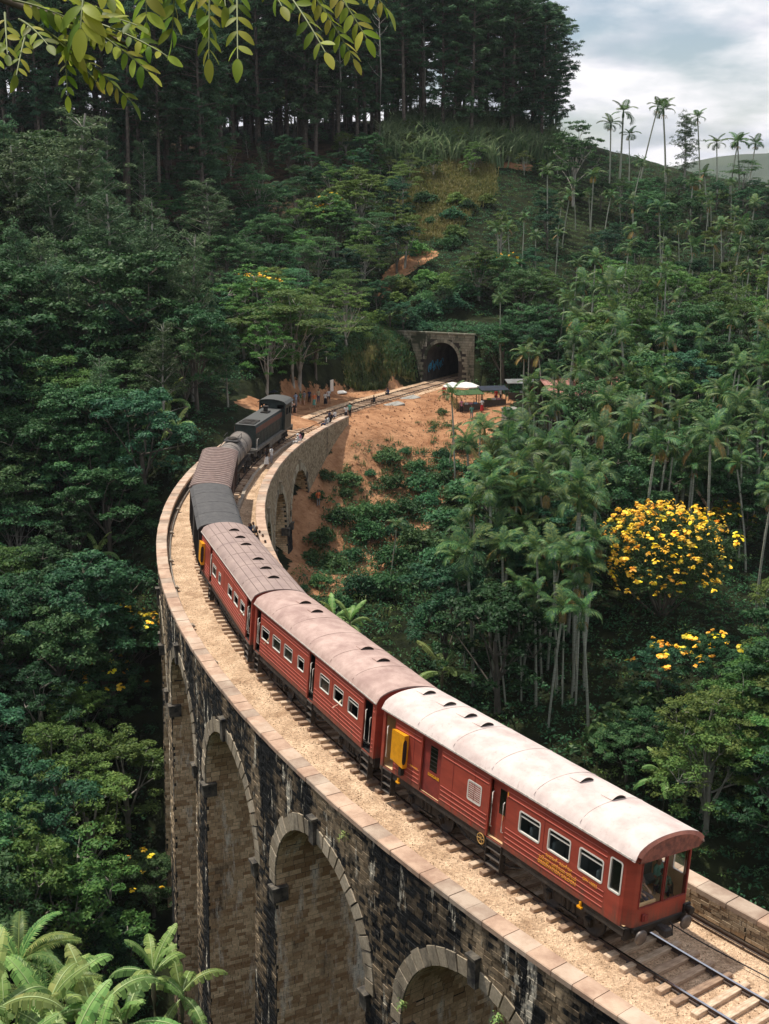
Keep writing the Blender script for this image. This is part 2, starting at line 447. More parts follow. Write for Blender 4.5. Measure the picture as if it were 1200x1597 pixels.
def build_ground():
    def axis(lo, hi, st, far, n):
        a = np.arange(lo, hi, st); t = np.linspace(0, 1, n + 1)[1:] ** 2.2
        return np.r_[(lo - t * far)[::-1], a, (a[-1] + t * far)]
    xs = axis(-110, 150, 1.0, 3850, 56); ys = axis(-12, 305, 1.0, 3700, 56)
    X, Y = np.meshgrid(xs, ys); Z = ground(X, Y)
    nx, ny = len(xs), len(ys)
    V = np.c_[X.ravel(), Y.ravel(), Z.ravel()]
    i = np.arange(nx * ny).reshape(ny, nx)
    F = np.c_[i[:-1, :-1].ravel(), i[:-1, 1:].ravel(), i[1:, 1:].ravel(), i[1:, :-1].ravel()]
    m = bpy.data.materials.new('ground'); m.use_nodes = True; t = m.node_tree; b = t.nodes['Principled BSDF']
    b.inputs['Roughness'].default_value = 0.95; b.inputs['Specular IOR Level'].default_value = 0.1
    co = t.nodes.new('ShaderNodeTexCoord')
    def noise(s, d=6, r=.6):
        n = t.nodes.new('ShaderNodeTexNoise'); n.inputs['Scale'].default_value = s; n.inputs['Detail'].default_value = d; n.inputs['Roughness'].default_value = r
        t.links.new(co.outputs['Object'], n.inputs['Vector']); return n
    def ramp(n, p0, c0, p1, c1):
        r = t.nodes.new('ShaderNodeValToRGB'); r.color_ramp.elements[0].position = p0; r.color_ramp.elements[0].color = c0 + (1,)
        r.color_ramp.elements[1].position = p1; r.color_ramp.elements[1].color = c1 + (1,)
        t.links.new(n.outputs['Fac'], r.inputs[0]); return r
    green = ramp(noise(.6), .35, (.010, .014, .007), .65, (.028, .036, .014))
    soil = ramp(noise(.45, 9, .72), .36, (.25, .115, .055), .62, (.50, .27, .145))
    dry = ramp(noise(.5), .35, (.10, .11, .035), .65, (.25, .21, .08))
    tea = ramp(noise(1.0), .35, (.014, .020, .010), .65, (.034, .042, .018))
    lit = ramp(noise(.8), .38, (.02, .016, .010), .62, (.085, .055, .034))
    far = ramp(noise(.004), .4, (.035, .055, .03), .6, (.06, .08, .045))
    cur = green.outputs[0]
    def over(c, attr, cur):
        a = t.nodes.new('ShaderNodeAttribute'); a.attribute_name = attr
        n = noise(.9, 7, .7); ad = t.nodes.new('ShaderNodeMath'); ad.operation = 'ADD'
        t.links.new(a.outputs['Fac'], ad.inputs[0]); t.links.new(n.outputs['Fac'], ad.inputs[1])
        r = t.nodes.new('ShaderNodeValToRGB'); r.color_ramp.elements[0].position = .93; r.color_ramp.elements[1].position = 1.0
        hv = t.nodes.new('ShaderNodeMath'); hv.operation = 'MULTIPLY'; hv.inputs[1].default_value = 1.0
        t.links.new(ad.outputs[0], hv.inputs[0]); t.links.new(hv.outputs[0], r.inputs[0])
        mxx = t.nodes.new('ShaderNodeMix'); mxx.data_type = 'RGBA'
        t.links.new(r.outputs[0], mxx.inputs[0]); t.links.new(cur, mxx.inputs[6]); t.links.new(c.outputs[0], mxx.inputs[7])
        return mxx.outputs[2]
    for c, a in ((lit, 'litter'), (tea, 'tea'), (dry, 'dry'), (soil, 'soil'), (far, 'far')): cur = over(c, a, cur)
    t.links.new(cur, b.inputs['Base Color'])
    nb = noise(1.6, 8, .7); bn = t.nodes.new('ShaderNodeBump'); bn.inputs['Strength'].default_value = .9; bn.inputs['Distance'].default_value = .35
    t.links.new(nb.outputs['Fac'], bn.inputs['Height']); t.links.new(bn.outputs[0], b.inputs['Normal'])
    fc = V[F].mean(1); al = (fc[:, 0] - _pt.x) * _tt.x + (fc[:, 1] - _pt.y) * _tt.y; la = -(fc[:, 0] - _pt.x) * _tt.y + (fc[:, 1] - _pt.y) * _tt.x
    F = F[~((al > -1.3) & (al < 1.8) & (np.abs(la) < 3.2) & (np.ptp(V[F][:, :, 2], axis=1) > 1.2))]      # the tunnel mouth
    me = np_mesh('ground', V, F, m, smooth=True)
    def paint(nm, polys, blur=2):
        a = np.zeros((ny, nx))
        for P in polys:
            if len(P) > 2: a = np.maximum(a, in_poly(X, Y, P).astype(float))
        for _ in range(blur):
            a[1:-1, 1:-1] = (a[1:-1, 1:-1] * 2 + a[:-2, 1:-1] + a[2:, 1:-1] + a[1:-1, :-2] + a[1:-1, 2:]) / 6
        at = me.attributes.new(nm, 'FLOAT', 'POINT'); at.data.foreach_set('value', (a * .9).astype(np.float32).ravel()); return a
    # the railway formation itself is bare sandy soil
    ang = np.degrees(np.arctan2(Y - TCY, X - TCX)); ang = np.where(ang > 0, ang - 360, ang)
    side = np.hypot(X - TCX, Y - TCY) - TR
    al = (X - _pt.x) * _tt.x + (Y - _pt.y) * _tt.y; form = ((ang < -196) & (ang > -221) & (side < 3.4) & (side > -4) & (al < -.6)) | ((ang < -196) & (ang > -213.5) & (side >= 3) & (side < 7.5))
    a = np.zeros((ny, nx))
    for P in SOIL:
        if len(P) > 2: a = np.maximum(a, in_poly(X, Y, P).astype(float))
    a = np.maximum(a, form.astype(float))
    a[1:-1, 1:-1] = (a[1:-1, 1:-1] * 2 + a[:-2, 1:-1] + a[2:, 1:-1] + a[1:-1, :-2] + a[1:-1, 2:]) / 6
    at = me.attributes.new('soil', 'FLOAT', 'POINT'); at.data.foreach_set('value', (a * .9).astype(np.float32).ravel())
    paint('dry', DRY); paint('tea', TEA); paint('litter', LITTER, 4)
    D = np.hypot(X, Y); at = me.attributes.new('far', 'FLOAT', 'POINT'); at.data.foreach_set('value', ((D > 450) * .9).astype(np.float32).ravel())
    o = link('ground', me); setting(o, 'wooded valley sides, bare orange soil slope and hillsides under the vegetation')
    return o
ground_obj = build_ground()

# ------------------------------------------------------------------ stone and track materials
def stone_mat(name, lo, hi, stain, light, st_amt=(0.45, 0.62), lt_amt=(0.60, 0.70)):
    m = bpy.data.materials.new(name); m.use_nodes = True; t = m.node_tree; b = t.nodes['Principled BSDF']
    b.inputs['Roughness'].default_value = .92; b.inputs['Specular IOR Level'].default_value = .15
    a = t.nodes.new('ShaderNodeAttribute'); a.attribute_name = 'v'
    co = t.nodes.new('ShaderNodeTexCoord')
    def noise(s, st, d=6, r=.6):
        mp = t.nodes.new('ShaderNodeMapping'); mp.inputs['Scale'].default_value = st
        n = t.nodes.new('ShaderNodeTexNoise'); n.inputs['Scale'].default_value = s; n.inputs['Detail'].default_value = d; n.inputs['Roughness'].default_value = r
        t.links.new(co.outputs['Object'], mp.inputs[0]); t.links.new(mp.outputs[0], n.inputs['Vector']); return n
    def ramp(src, p0, c0, p1, c1):
        r = t.nodes.new('ShaderNodeValToRGB'); r.color_ramp.elements[0].position = p0; r.color_ramp.elements[0].color = tuple(c0) + (1,)
        r.color_ramp.elements[1].position = p1; r.color_ramp.elements[1].color = tuple(c1) + (1,)
        t.links.new(src, r.inputs[0]); return r
    base = ramp(a.outputs['Fac'], 0, lo, 1, hi)
    def over(cur, fac, c):
        x = t.nodes.new('ShaderNodeMix'); x.data_type = 'RGBA'; t.links.new(fac, x.inputs[0]); t.links.new(cur, x.inputs[6]); x.inputs[7].default_value = tuple(c) + (1,); return x.outputs[2]
    sub = t.nodes.new('ShaderNodeMath'); sub.operation = 'MULTIPLY_ADD'; sub.inputs[1].default_value = .16
    n1 = noise(.42, (1, 1, .28), 8, .65)
    t.links.new(a.outputs['Fac'], sub.inputs[0]); t.links.new(n1.outputs['Fac'], sub.inputs[2])
    s1 = ramp(sub.outputs[0], st_amt[0] + .08, (0, 0, 0), st_amt[1] + .08, (1, 1, 1))
    cur = over(base.outputs[0], s1.outputs[0], stain)
    n2 = noise(1.3, (1, 1, .22), 8, .7)
    s2 = ramp(n2.outputs['Fac'], lt_amt[0], (0, 0, 0), lt_amt[1], (1, 1, 1))
    cur = over(cur, s2.outputs[0], light)
    n4 = noise(9, (1, 1, 1), 4); mul = t.nodes.new('ShaderNodeMix'); mul.data_type = 'RGBA'; mul.blend_type = 'MULTIPLY'; mul.inputs[0].default_value = .6
    r4 = ramp(n4.outputs['Fac'], .3, (.55, .55, .55), .7, (1.2, 1.2, 1.2)); t.links.new(cur, mul.inputs[6]); t.links.new(r4.outputs[0], mul.inputs[7])
    t.links.new(mul.outputs[2], b.inputs['Base Color'])
    n3 = noise(14, (1, 1, 1), 6, .7); bn = t.nodes.new('ShaderNodeBump'); bn.inputs['Strength'].default_value = .7; bn.inputs['Distance'].default_value = .04
    t.links.new(n3.outputs['Fac'], bn.inputs['Height']); t.links.new(bn.outputs[0], b.inputs['Normal'])
    return m
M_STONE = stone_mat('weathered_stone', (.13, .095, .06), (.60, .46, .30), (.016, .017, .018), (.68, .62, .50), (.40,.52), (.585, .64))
M_STONE_IN = stone_mat('brightened_brown_stone', (.40, .24, .12), (.92, .70, .44), (.15, .10, .06), (.92, .84, .70), (.60, .74), (.54, .66))  # albedo raised in place of sunlight on the flanks and undersides
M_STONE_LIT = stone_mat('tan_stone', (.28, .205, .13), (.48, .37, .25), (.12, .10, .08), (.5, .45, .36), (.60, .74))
M_RING = stone_mat('ring_stone', (.34, .28, .20), (.62, .53, .40), (.10, .085, .065), (.66, .60, .52), (.50, .66), (.64, .76))
M_MORTAR = mat('dark_mortar', (.06, .052, .042), .95, scale=1.2, col2=(.02, .02, .02))
M_COPING = mat('coping_stone', (.56, .40, .29), .9, scale=1.1, col2=(.34, .22, .155), bump=.35, bscale=14)
M_COPING2 = mat('coping_stone_pale', (.55, .43, .33), .9, scale=1.1, col2=(.40, .28, .20), bump=.35, bscale=14)
M_COPING3 = mat('coping_stone_grey', (.44, .35, .27), .9, scale=1.1, col2=(.27, .19, .14), bump=.35, bscale=14)

M_STONE_DARK = mat('blackened_stone', (.16, .14, .11), .9, scale=3, col2=(.02, .02, .022), bump=.4)
def polar_mesh(verts):  # list of (angle, dr, z)
    return [tuple(arc(a, d, z)) for a, d, z in verts]
SP0, PITCHA, HALF = -144.9, -5.5, 2.13      # crown of the first arch, step and half opening in degrees
ARCHES = [SP0 + PITCHA * k for k in range(9)]
ZCR, ZSP = -1.78, -6.0                       # crown and springing of the intrados
def zint(u):                                  # u in -1..1 across the opening
    return ZSP + (ZCR - ZSP) * math.sqrt(max(0, 1 - u * u))
M_PER_DEG_O = (TR + RO) * PI / 180
viaduct = thing('viaduct', 'tall curved nine arch stone railway viaduct crossing the wooded valley', 'viaduct', (0, 0, 0))
ZT = HP - .2                                  # underside of the coping

def blocks(cells, faceM, name, m, parent, v=None, label=None):
    """cells: (a0,a1,z0,z1) rectangles in the wall's own coordinates; faceM(a, z, depth) gives a point; real raised blocks, joined"""
    V = []; F = []; W = []
    for (a0, a1, z0, z1, p) in cells:
        c = [(a0, z0), (a1, z0), (a1, z1), (a0, z1)]
        o = len(V)
        for a, z in c: V.append(faceM(a, z, p))
        for a, z in c: V.append(faceM(a, z, -.01))
        F += [(o, o + 1, o + 2, o + 3), (o, o + 4, o + 5, o + 1), (o + 1, o + 5, o + 6, o + 2), (o + 2, o + 6, o + 7, o + 3), (o + 3, o + 7, o + 4, o)]
        W += [random.random()] * 5
    if not V: return None
    me = np_mesh(name, np.array([tuple(q) for q in V]), np.array(F), m, v=np.array(W))
    o = link(name, me, parent, label); o['kind'] = 'stuff'
    return o
def courses(a0, a1, z0, z1, ua, keep, L=.44, Hh=.195, j=.02, prob=0.0):
    """running-bond cells; ua = metres per unit of a"""
    out = []; r = 0; z = z1
    while z - Hh > z0:
        zb = z - Hh; x = a0 + (0 if r % 2 else -.5 * L / ua) ; 
        while x < a1:
            l = L * random.uniform(.7, 1.25) / ua
            xa, xb = max(x, a0), min(x + l, a1)
            if xb - xa > .12 / ua and keep(xa, xb, zb, z):
                out.append((xa + j / 2 / ua, xb - j / 2 / ua, zb + j / 2, z - j / 2, random.uniform(.006, .04)))
            x += l
        z = zb; r += 1
    return out
ring_t = .64
def ring_blocks(ac, face, k):
    """27 wedge stones round one opening on one face"""
    dr0 = RO if face > 0 else -RI
    ua = (TR + dr0) * PI / 180
    n = 25; rad = HALF * ua; h = ZCR - ZSP
    def P(t, g, out):   # t angle 0..pi, g 0 intrados .. 1 extrados
        x = -math.cos(t); zz = math.sin(t)
        X = x * (rad + ring_t * g); Z = ZSP + zz * (h + ring_t * g)
        return arc(ac + X / ua, dr0 + face * out, Z)
    key = ('v', face, round(ac, 3))
    for i in range(n):
        t0 = PI * i / n + .008; t1 = PI * (i + 1) / n - .008
        g1 = 1 + random.uniform(-.10, .16); pr = random.uniform(.05, .085)
        V = [P(t0, 0, pr), P(t1, 0, pr), P(t1, g1, pr), P(t0, g1, pr), P(t0, 0, -.3), P(t1, 0, -.3), P(t1, g1, -.3), P(t0, g1, -.3)]
        F = np.array([(0, 1, 2, 3), (0, 4, 5, 1), (1, 5, 6, 2), (2, 6, 7, 3), (3, 7, 4, 0)])
        me = np_mesh('arch_stone', np.array([tuple(q) for q in V]), F, M_RING, v=np.full(5, random.random()))
        link('arch_stone', me, viaduct)
def side_wall(face):
    dr0 = RO if face > 0 else -RI
    ua = (TR + dr0) * PI / 180
    a_end = -184.5 if face > 0 else -198.6
    # plain core of the wall, bay by bay, with the real openings
    for k in range(-1, 10):
        mid = SP0 + PITCHA * k
        lo, hi = mid + PITCHA / 2, mid - PITCHA / 2      # lo is further along the line (more negative)
        if k == -1: hi = -125
        if k == 9: lo = -199
        b = MB(); V = []; F = []
        if 0 <= k <= 8:
            xs = [lo] + [mid - HALF * math.cos(PI * i / 28) for i in range(29)] + [hi]
        else: xs = [lo + (hi - lo) * i / 12 for i in range(13)]
        for x in xs:
            if 0 <= k <= 8:
                u = (x - mid) / HALF; zb = zint(u) if abs(u) < 1 - 1e-9 else ZSP
            else: zb = ZSP
            V += [arc(x, dr0, ZT), arc(x, dr0, zb)]
        for i in range(len(xs) - 1): F.append((2 * i, 2 * i + 1, 2 * i + 3, 2 * i + 2))
        b.add(V, F); w = b.build('spandrel_wall', M_MORTAR, viaduct)
        # inner (deck) face of the parapet
        b = MB(); dri = dr0 - face * .62
        n = 14; V = []
        for i in range(n + 1):
            x = lo + (hi - lo) * i / n; V += [arc(x, dri, ZT), arc(x, dri, -.4)]
        b.add(V, [(2 * i, 2 * i + 1, 2 * i + 3, 2 * i + 2) for i in range(n)]); b.build('parapet_face', M_MORTAR, viaduct)
        if face < 0 and k <= 1:
            cs = courses(lo, hi, -.4, ZT, ua, lambda *q: True, L=.42, Hh=.15)
            blocks(cs, lambda a, z, p: arc(a, dri + .0 + p, z), 'parapet_brickwork', M_STONE_LIT, viaduct)
        # stone courses on the face
        seen = (face > 0 and k <= 6) or (face < 0 and k >= 6)
        if not seen: continue
        def keep(xa, xb, za, zb, mid=mid, k=k):
            if not 0 <= k <= 8: return True
            for x in (xa, xb):
                for z in (za, zb):
                    X = (x - mid) * ua; Z = z - ZSP
                    if Z > 0 and (X / (HALF * ua + ring_t * .55)) ** 2 + (Z / (ZCR - ZSP + ring_t * .55)) ** 2 < 1: return False
                    if Z <= 0 and abs(X) < HALF * ua + ring_t * .55: return False
            return True
        cs = courses(lo, hi, ZSP + .02 if 0 <= k <= 8 else ZSP - 2, ZT, ua, keep)
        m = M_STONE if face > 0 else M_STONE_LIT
        blocks(cs, lambda a, z, p: arc(a, dr0 + face * p, z), 'brickwork', m, viaduct)
        if 0 <= k <= 8 and ((face > 0 and k <= 5) or (face < 0 and k >= 6)):
            ring_blocks(mid, face, k)
            # projecting key block over the crown
            b = MB(); kk = mid + .05
            for (z0, z1, w, d) in ((ZCR - .05, ZCR + .98, .20, .22), (ZCR + .98, ZCR + 1.09, .25, .30)):
                V = [arc(kk + s * w / ua, dr0 + face * q, z) for z in (z0, z1) for s, q in ((-1, -.1), (1, -.1), (1, d), (-1, d))]
                b.add(V, [(0, 1, 2, 3), (4, 5, 6, 7), (0, 1, 5, 4), (1, 2, 6, 5), (2, 3, 7, 6), (3, 0, 4, 7)])
            b.build('key_block', M_RING if face < 0 else M_STONE_DARK, viaduct)



side_wall(1); side_wall(-1)

# barrels (undersides) and piers
def zsl(k, x): return 0
for k, mid in enumerate(ARCHES):
    n = 28; V = []; F = []
    for i in range(n + 1):
        t = PI * i / n; x = mid - HALF * math.cos(t); z = ZSP + (ZCR - ZSP) * math.sin(t)
        V += [arc(x, RO, z), arc(x, -RI, z)]
    b = MB(); b.add(V, [(2 * i, 2 * i + 1, 2 * i + 3, 2 * i + 2) for i in range(n)]); b.build('arch_barrel', M_MORTAR, viaduct)
    if k <= 5 or k >= 6:
        # bonded stones under the arch: a = metres round the curve, z = metres across
        ua = TR * PI / 180; rr = HALF * ua; L = PI * rr * .97
        def fm(a, z, p, mid=mid, rr=rr, ua=ua, L=L):
            t = a / L * PI; u = -math.cos(t); w = math.sin(t)
            return arc(mid + u * (HALF - p / ua), z, ZSP + w * (ZCR - ZSP - p))
        cells = []; a = 0; r = 0
        while a + .24 < L:
            y = -RI + (0 if r % 2 else .2)
            while y < RO:
                l = random.uniform(.35, .6); y1 = min(y + l, RO)
                cells.append((a + .012, a + .228, y + .012, y1 - .012, random.uniform(.004, .035))); y += l
            a += .24; r += 1
        blocks(cells, fm, 'barrel_brickwork', M_STONE_IN, viaduct)
PIERS = [SP0 - PITCHA / 2 + PITCHA * k for k in range(10)]
for k, pc in enumerate(PIERS):
    g = min(gq(*arc(pc, 6).xy), gq(*arc(pc, -6).xy), gq(*arc(pc, 0).xy)) - 2.5
    zb = max(-31, g)
    ua = (TR + RO) * PI / 180; w0 = (-PITCHA / 2 - HALF)          # half width in degrees at the springing
    if k in (0, 9): w0 *= 1.0
    def P(a, s, z, pc=pc, w0=w0):   # a in -1..1 across, s in -1 (inner) .. 1 (outer)
        bt = (ZSP - z) / 42.0       # batter
        dr = (RO + bt) if s > 0 else -(RI + bt)
        hw = w0 + bt / ((TR) * PI / 180)
        if s == 0: dr = 0
        return arc(pc + a * hw, dr, z)
    b = MB(); V = [P(-1, 1, ZSP), P(1, 1, ZSP), P(1, -1, ZSP), P(-1, -1, ZSP), P(-1, 1, zb), P(1, 1, zb), P(1, -1, zb), P(-1, -1, zb)]
    b.add(V, [(0, 1, 5, 4), (1, 2, 6, 5), (2, 3, 7, 6), (3, 0, 4, 7)])
    pier = b.build('pier', M_MORTAR, viaduct)
    ztop = ZSP + .01; zc = max(zb, -29)
    bt_at = lambda z: (ZSP - z) / 42.0
    if k <= 7:      # outer face
        def fo(a, z, p, pc=pc, w0=w0):
            hw = w0 + bt_at(z) / (TR * PI / 180); return arc(pc + a * hw, RO + bt_at(z) + p, z)
        blocks(courses(-1, 1, zc, ztop, w0 * ua, lambda *q: True), fo, 'pier_brickwork', M_STONE, pier)
    if k >= 6:      # inner face
        def fi(a, z, p, pc=pc, w0=w0):
            hw = w0 + bt_at(z) / (TR * PI / 180); return arc(pc + a * hw, -RI - bt_at(z) - p, z)
        blocks(courses(-1, 1, zc, ztop, w0 * ua, lambda *q: True), fi, 'pier_brickwork', M_STONE, pier)
    for sg in (1, -1):  # the two flanks inside the openings
        if sg < 0 and k < 6: continue
        def ff(a, z, p, pc=pc, w0=w0, sg=sg):
            q = bt_at(z); d0, d1 = -RI - q, RO + q
            return arc(pc + sg * (w0 + (q + p) / (TR * PI / 180)), d0 + (d1 - d0) * a, z)
        blocks(courses(0, 1, zc, ztop, RO + RI, lambda *q: True), ff, 'flank_brickwork', M_STONE_IN, pier)
    # springing corbels left from the centring
    for sg in (1, -1):
        for (s, dr0) in ((1, RO), (-1, -RI)):
            if s > 0 and k > 6: continue
            if s < 0 and k < 6: continue
            b = MB()
            for (z0, z1, e, o) in ((ZSP - .75, ZSP - .14, .20, .20), (ZSP - .14, ZSP - .02, .27, .27)):
                A = pc + sg * (w0 - .28 / ua); B = pc + sg * (w0 + (e + .02) / ua)
                V = [arc(x, dr0 + s * q, z) for z in (z0, z1) for x, q in ((A, -.5), (B, -.5), (B, o), (A, o))]
                b.add(V, [(0, 1, 2, 3), (4, 5, 6, 7), (0, 1, 5, 4), (1, 2, 6, 5), (2, 3, 7, 6), (3, 0, 4, 7)])
            b.build('corbel', M_STONE_DARK, viaduct)
    # footing
    zf = gq(*arc(pc, 5.5).xy)
# end block of the far abutment on the inner side, near abutment bricks
b = MB(); V = [arc(-198.6, -RI, ZT), arc(-199, -RI, ZT), arc(-199, -RI + 1, ZT), arc(-198.6, -RI, -6), arc(-199, -RI, -6), arc(-199, -RI + 1, -6)]
b.add(V, [(0, 1, 4, 3), (1, 2, 5, 4)]); b.build('abutment', M_MORTAR, viaduct)

# coping slabs: each one a stone of its own
def coping(face, a0, a1, L):
    dr0 = RO if face > 0 else -RI
    ua = (TR + dr0) * PI / 180; a = a0
    while a > a1:
        l = L * random.uniform(.85, 1.15) / ua; jn = .012 / ua
        zt = HP + random.uniform(-.012, .012); o = random.uniform(-.012, .012)
        d_out = dr0 + face * (.06 + o); d_in = dr0 - face * (CW - .06 - o); bv = .03
        V = []
        for x in (a - jn, a - l + jn):
            V += [arc(x, d_out, HP - .2), arc(x, d_out, zt - bv), arc(x, d_out - face * bv, zt), arc(x, d_in + face * bv, zt), arc(x, d_in, zt - bv), arc(x, d_in, HP - .2)]
        b = MB(); b.add(V, [(i, i + 1, i + 7, i + 6) for i in range(5)] + [(5, 0, 6, 11), (0, 1, 2, 3, 4, 5), (6, 7, 8, 9, 10, 11)])
        me = b.mesh('coping_stone', random.choice([M_COPING, M_COPING, M_COPING2, M_COPING3]))
        link('coping_stone', me, viaduct)
        a -= l
coping(1, -128, -190, .92)
coping(-1, -128, -198.7, 1.02)

# ------------------------------------------------------------------ ballast, sleepers, rails
CANT = .075       # the outer rail is raised on the curve
def strip_mesh(name, s0, s1, d0, d1, z, m, ds=.5, dd=.3, amp=.02):
    ns = int((s1 - s0) / ds); nd = int((d1 - d0) / dd)
    V = []; 
    for i in range(ns + 1):
        for j in range(nd + 1):
            s = s0 + (s1 - s0) * i / ns; d = d0 + (d1 - d0) * j / nd
            p = trk(s, d, 0); V.append((p.x, p.y, z(s, d) if callable(z) else z))
    V = np.array(V); V[:, 2] += fbm(V[:, 0], V[:, 1], 1.3, 3, 3) * amp
    i = np.arange((ns + 1) * (nd + 1)).reshape(ns + 1, nd + 1)
    F = np.c_[i[:-1, :-1].ravel(), i[:-1, 1:].ravel(), i[1:, 1:].ravel(), i[1:, :-1].ravel()]
    return np_mesh(name, V, F, m, smooth=True)
def gravel_mat():
    m = bpy.data.materials.new('sandy_gravel'); m.use_nodes = True; t = m.node_tree; b = t.nodes['Principled BSDF']
    b.inputs['Roughness'].default_value = .95; b.inputs['Specular IOR Level'].default_value = .1
    co = t.nodes.new('ShaderNodeTexCoord')
    def noise(s, d=5, r=.6):
        n = t.nodes.new('ShaderNodeTexNoise'); n.inputs['Scale'].default_value = s; n.inputs['Detail'].default_value = d; n.inputs['Roughness'].default_value = r
        t.links.new(co.outputs['Object'], n.inputs['Vector']); return n
    n = noise(.8, 8, .7); r = t.nodes.new('ShaderNodeValToRGB')
    r.color_ramp.elements[0].position = .33; r.color_ramp.elements[0].color = (.40, .265, .165, 1)
    r.color_ramp.elements[1].position = .62; r.color_ramp.elements[1].color = (.72, .53, .36, 1)
    t.links.new(n.outputs['Fac'], r.inputs[0])
    vo = t.nodes.new('ShaderNodeTexVoronoi'); vo.inputs['Scale'].default_value = 16
    t.links.new(co.outputs['Object'], vo.inputs['Vector'])
    r2 = t.nodes.new('ShaderNodeValToRGB'); r2.color_ramp.elements[0].color = (.55, .52, .5, 1); r2.color_ramp.elements[1].color = (1.25, 1.22, 1.2, 1)
    sx = t.nodes.new('ShaderNodeSeparateColor'); t.links.new(vo.outputs['Color'], sx.inputs[0]); t.links.new(sx.outputs[0], r2.inputs[0])
    mu = t.nodes.new('ShaderNodeMix'); mu.data_type = 'RGBA'; mu.blend_type = 'MULTIPLY'; mu.inputs[0].default_value = .75
    t.links.new(r.outputs[0], mu.inputs[6]); t.links.new(r2.outputs[0], mu.inputs[7]); t.links.new(mu.outputs[2], b.inputs['Base Color'])
    bn = t.nodes.new('ShaderNodeBump'); bn.inputs['Strength'].default_value = .9; bn.inputs['Distance'].default_value = .05
    t.links.new(vo.outputs['Distance'], bn.inputs['Height']); t.links.new(bn.outputs[0], b.inputs['Normal'])
    return m
M_GRAVEL = gravel_mat()
S_END = R_(-125 - A_PORTAL) * TR + 19
S_BR = R_(-125 + 198.7) * TR
def cant_at(s): return CANT * max(0, min(1, (S_END - 19 - s) / 25 + 1))
o = link('ballast', strip_mesh('ballast', -14, S_BR, -RI + .3, RO - .3, lambda s, d: -.20 + CANT * max(-1.5, min(1.5, d)) * 1.0 - (.05 if abs(d) > 1.7 else 0), M_GRAVEL))
setting(o, 'sandy tan gravel deck of the viaduct between the parapets')
o = link('track_bed', strip_mesh('track_bed', S_BR - .02, S_END + 26, -2.3, 2.6, lambda s, d: -.20 + cant_at(s) * max(-1.5, min(1.5, d)), M_GRAVEL)); setting(o, 'sandy gravel bed of the line towards the tunnel')
# loose stones, real geometry
V = []; F = []; W = []
for i in range(16000):
    s = random.uniform(6, 60) if random.random() < .7 else random.uniform(60, 150)
    d = random.uniform(-3.1, 3.1); r = random.uniform(.018, .05)
    p = trk(s, d, -.2 + CANT * max(-1.5, min(1.5, d)) - (.05 if abs(d) > 1.7 else 0) + r * .2); o_ = len(V); a = random.random() * 6
    for q in range(3): V.append((p.x + r * math.cos(a + q * 2.1), p.y + r * math.sin(a + q * 2.1), p.z - r * .3))
    V.append((p.x, p.y, p.z + r * .8)); F += [(o_, o_ + 1, o_ + 3), (o_ + 1, o_ + 2, o_ + 3), (o_ + 2, o_, o_ + 3)]; W += [random.random()] * 3
M_PEB = stone_mat('pebbles', (.30, .20, .12), (.62, .48, .34), (.22, .15, .1), (.6, .5, .4), (.7, .8), (.75, .85))
o = link('loose_stones', np_mesh('loose_stones', np.array(V), np.array(F), M_PEB, v=np.array(W))); setting(o, 'small loose ballast stones', 'stuff')

M_WOOD = mat('sleeper_wood', (.56, .40, .27), .85, scale=5, col2=(.32, .21, .14), bump=.5, bscale=20, stretch=(3, .6, 3))
M_WOOD2 = mat('sleeper_wood_pale', (.70, .54, .39), .85, scale=5, col2=(.42, .29, .19), bump=.5, bscale=20, stretch=(3, .6, 3))
M_WOOD3 = mat('sleeper_wood_dark', (.40, .27, .18), .85, scale=5, col2=(.2, .13, .09), bump=.5, bscale=20, stretch=(3, .6, 3))
M_RAIL = mat('rusty_rail', (.11, .07, .05), .6, scale=6, col2=(.05, .035, .03))
M_RAILTOP = mat('polished_rail', (.62, .62, .64), .22, metal=1.0, spec=.5)
M_IRON = mat('dark_iron', (.055, .05, .048), .65, scale=4, col2=(.025, .023, .023))
track = thing('railway_track', 'single curved railway track with wooden sleepers running over the viaduct into the tunnel', 'railway track')
wm = []
for m_ in (M_WOOD, M_WOOD2, M_WOOD3):
    for q in range(2):
        b = MB(); b.box((0, 0, 0), (.25, 2.7, .16), bev=.015)
        wm.append(b.mesh('sleeper', m_))
s = 1.0; i = 0
while s < S_END + 10:
    near = s
    p = trk(s, random.uniform(-.05, .08), -.135 + random.uniform(-.012, .012)); a = trk_dir(s)
    me = random.choice(wm)
    o = link('sleeper', me, track); o.location = p; o.rotation_euler = (cant_at(s), 0, a + random.uniform(-.03, .03)); o.scale = (random.uniform(.9, 1.1), random.uniform(.97, 1.05), 1)
    s += .645 * random.uniform(.94, 1.06)
def rail_mesh(dr, s0, s1, step=.8, z=0.0, flatpoly=None):
    prof = [(-.036, 0), (.036, 0), (.036, -.035), (.009, -.05), (.009, -.12), (.065, -.135), (.065, -.15), (-.065, -.15), (-.065, -.135), (-.009, -.12), (-.009, -.05), (-.036, -.035)]
    n = len(prof); V = []; F = []; MI = []
    N = int((s1 - s0) / step)
    for i in range(N + 1):
        s = s0 + (s1 - s0) * i / N
        for x, zz in prof: V.append(tuple(trk(s, dr + x, z + zz + .02 + (cant_at(s) * dr if abs(dr) < 1 else 0))))
    for i in range(N):
        for k in range(n):
            k2 = (k + 1) % n; F.append((i * n + k, i * n + k2, (i + 1) * n + k2, (i + 1) * n + k)); MI.append(1 if k == 0 else 0)
    me = np_mesh('rail', np.array(V), np.array(F), [M_RAIL, M_RAILTOP], mi=np.array(MI)); return me
for dr in (-.84, .84): link('rail', rail_mesh(dr, -14, S_END + 26), track)
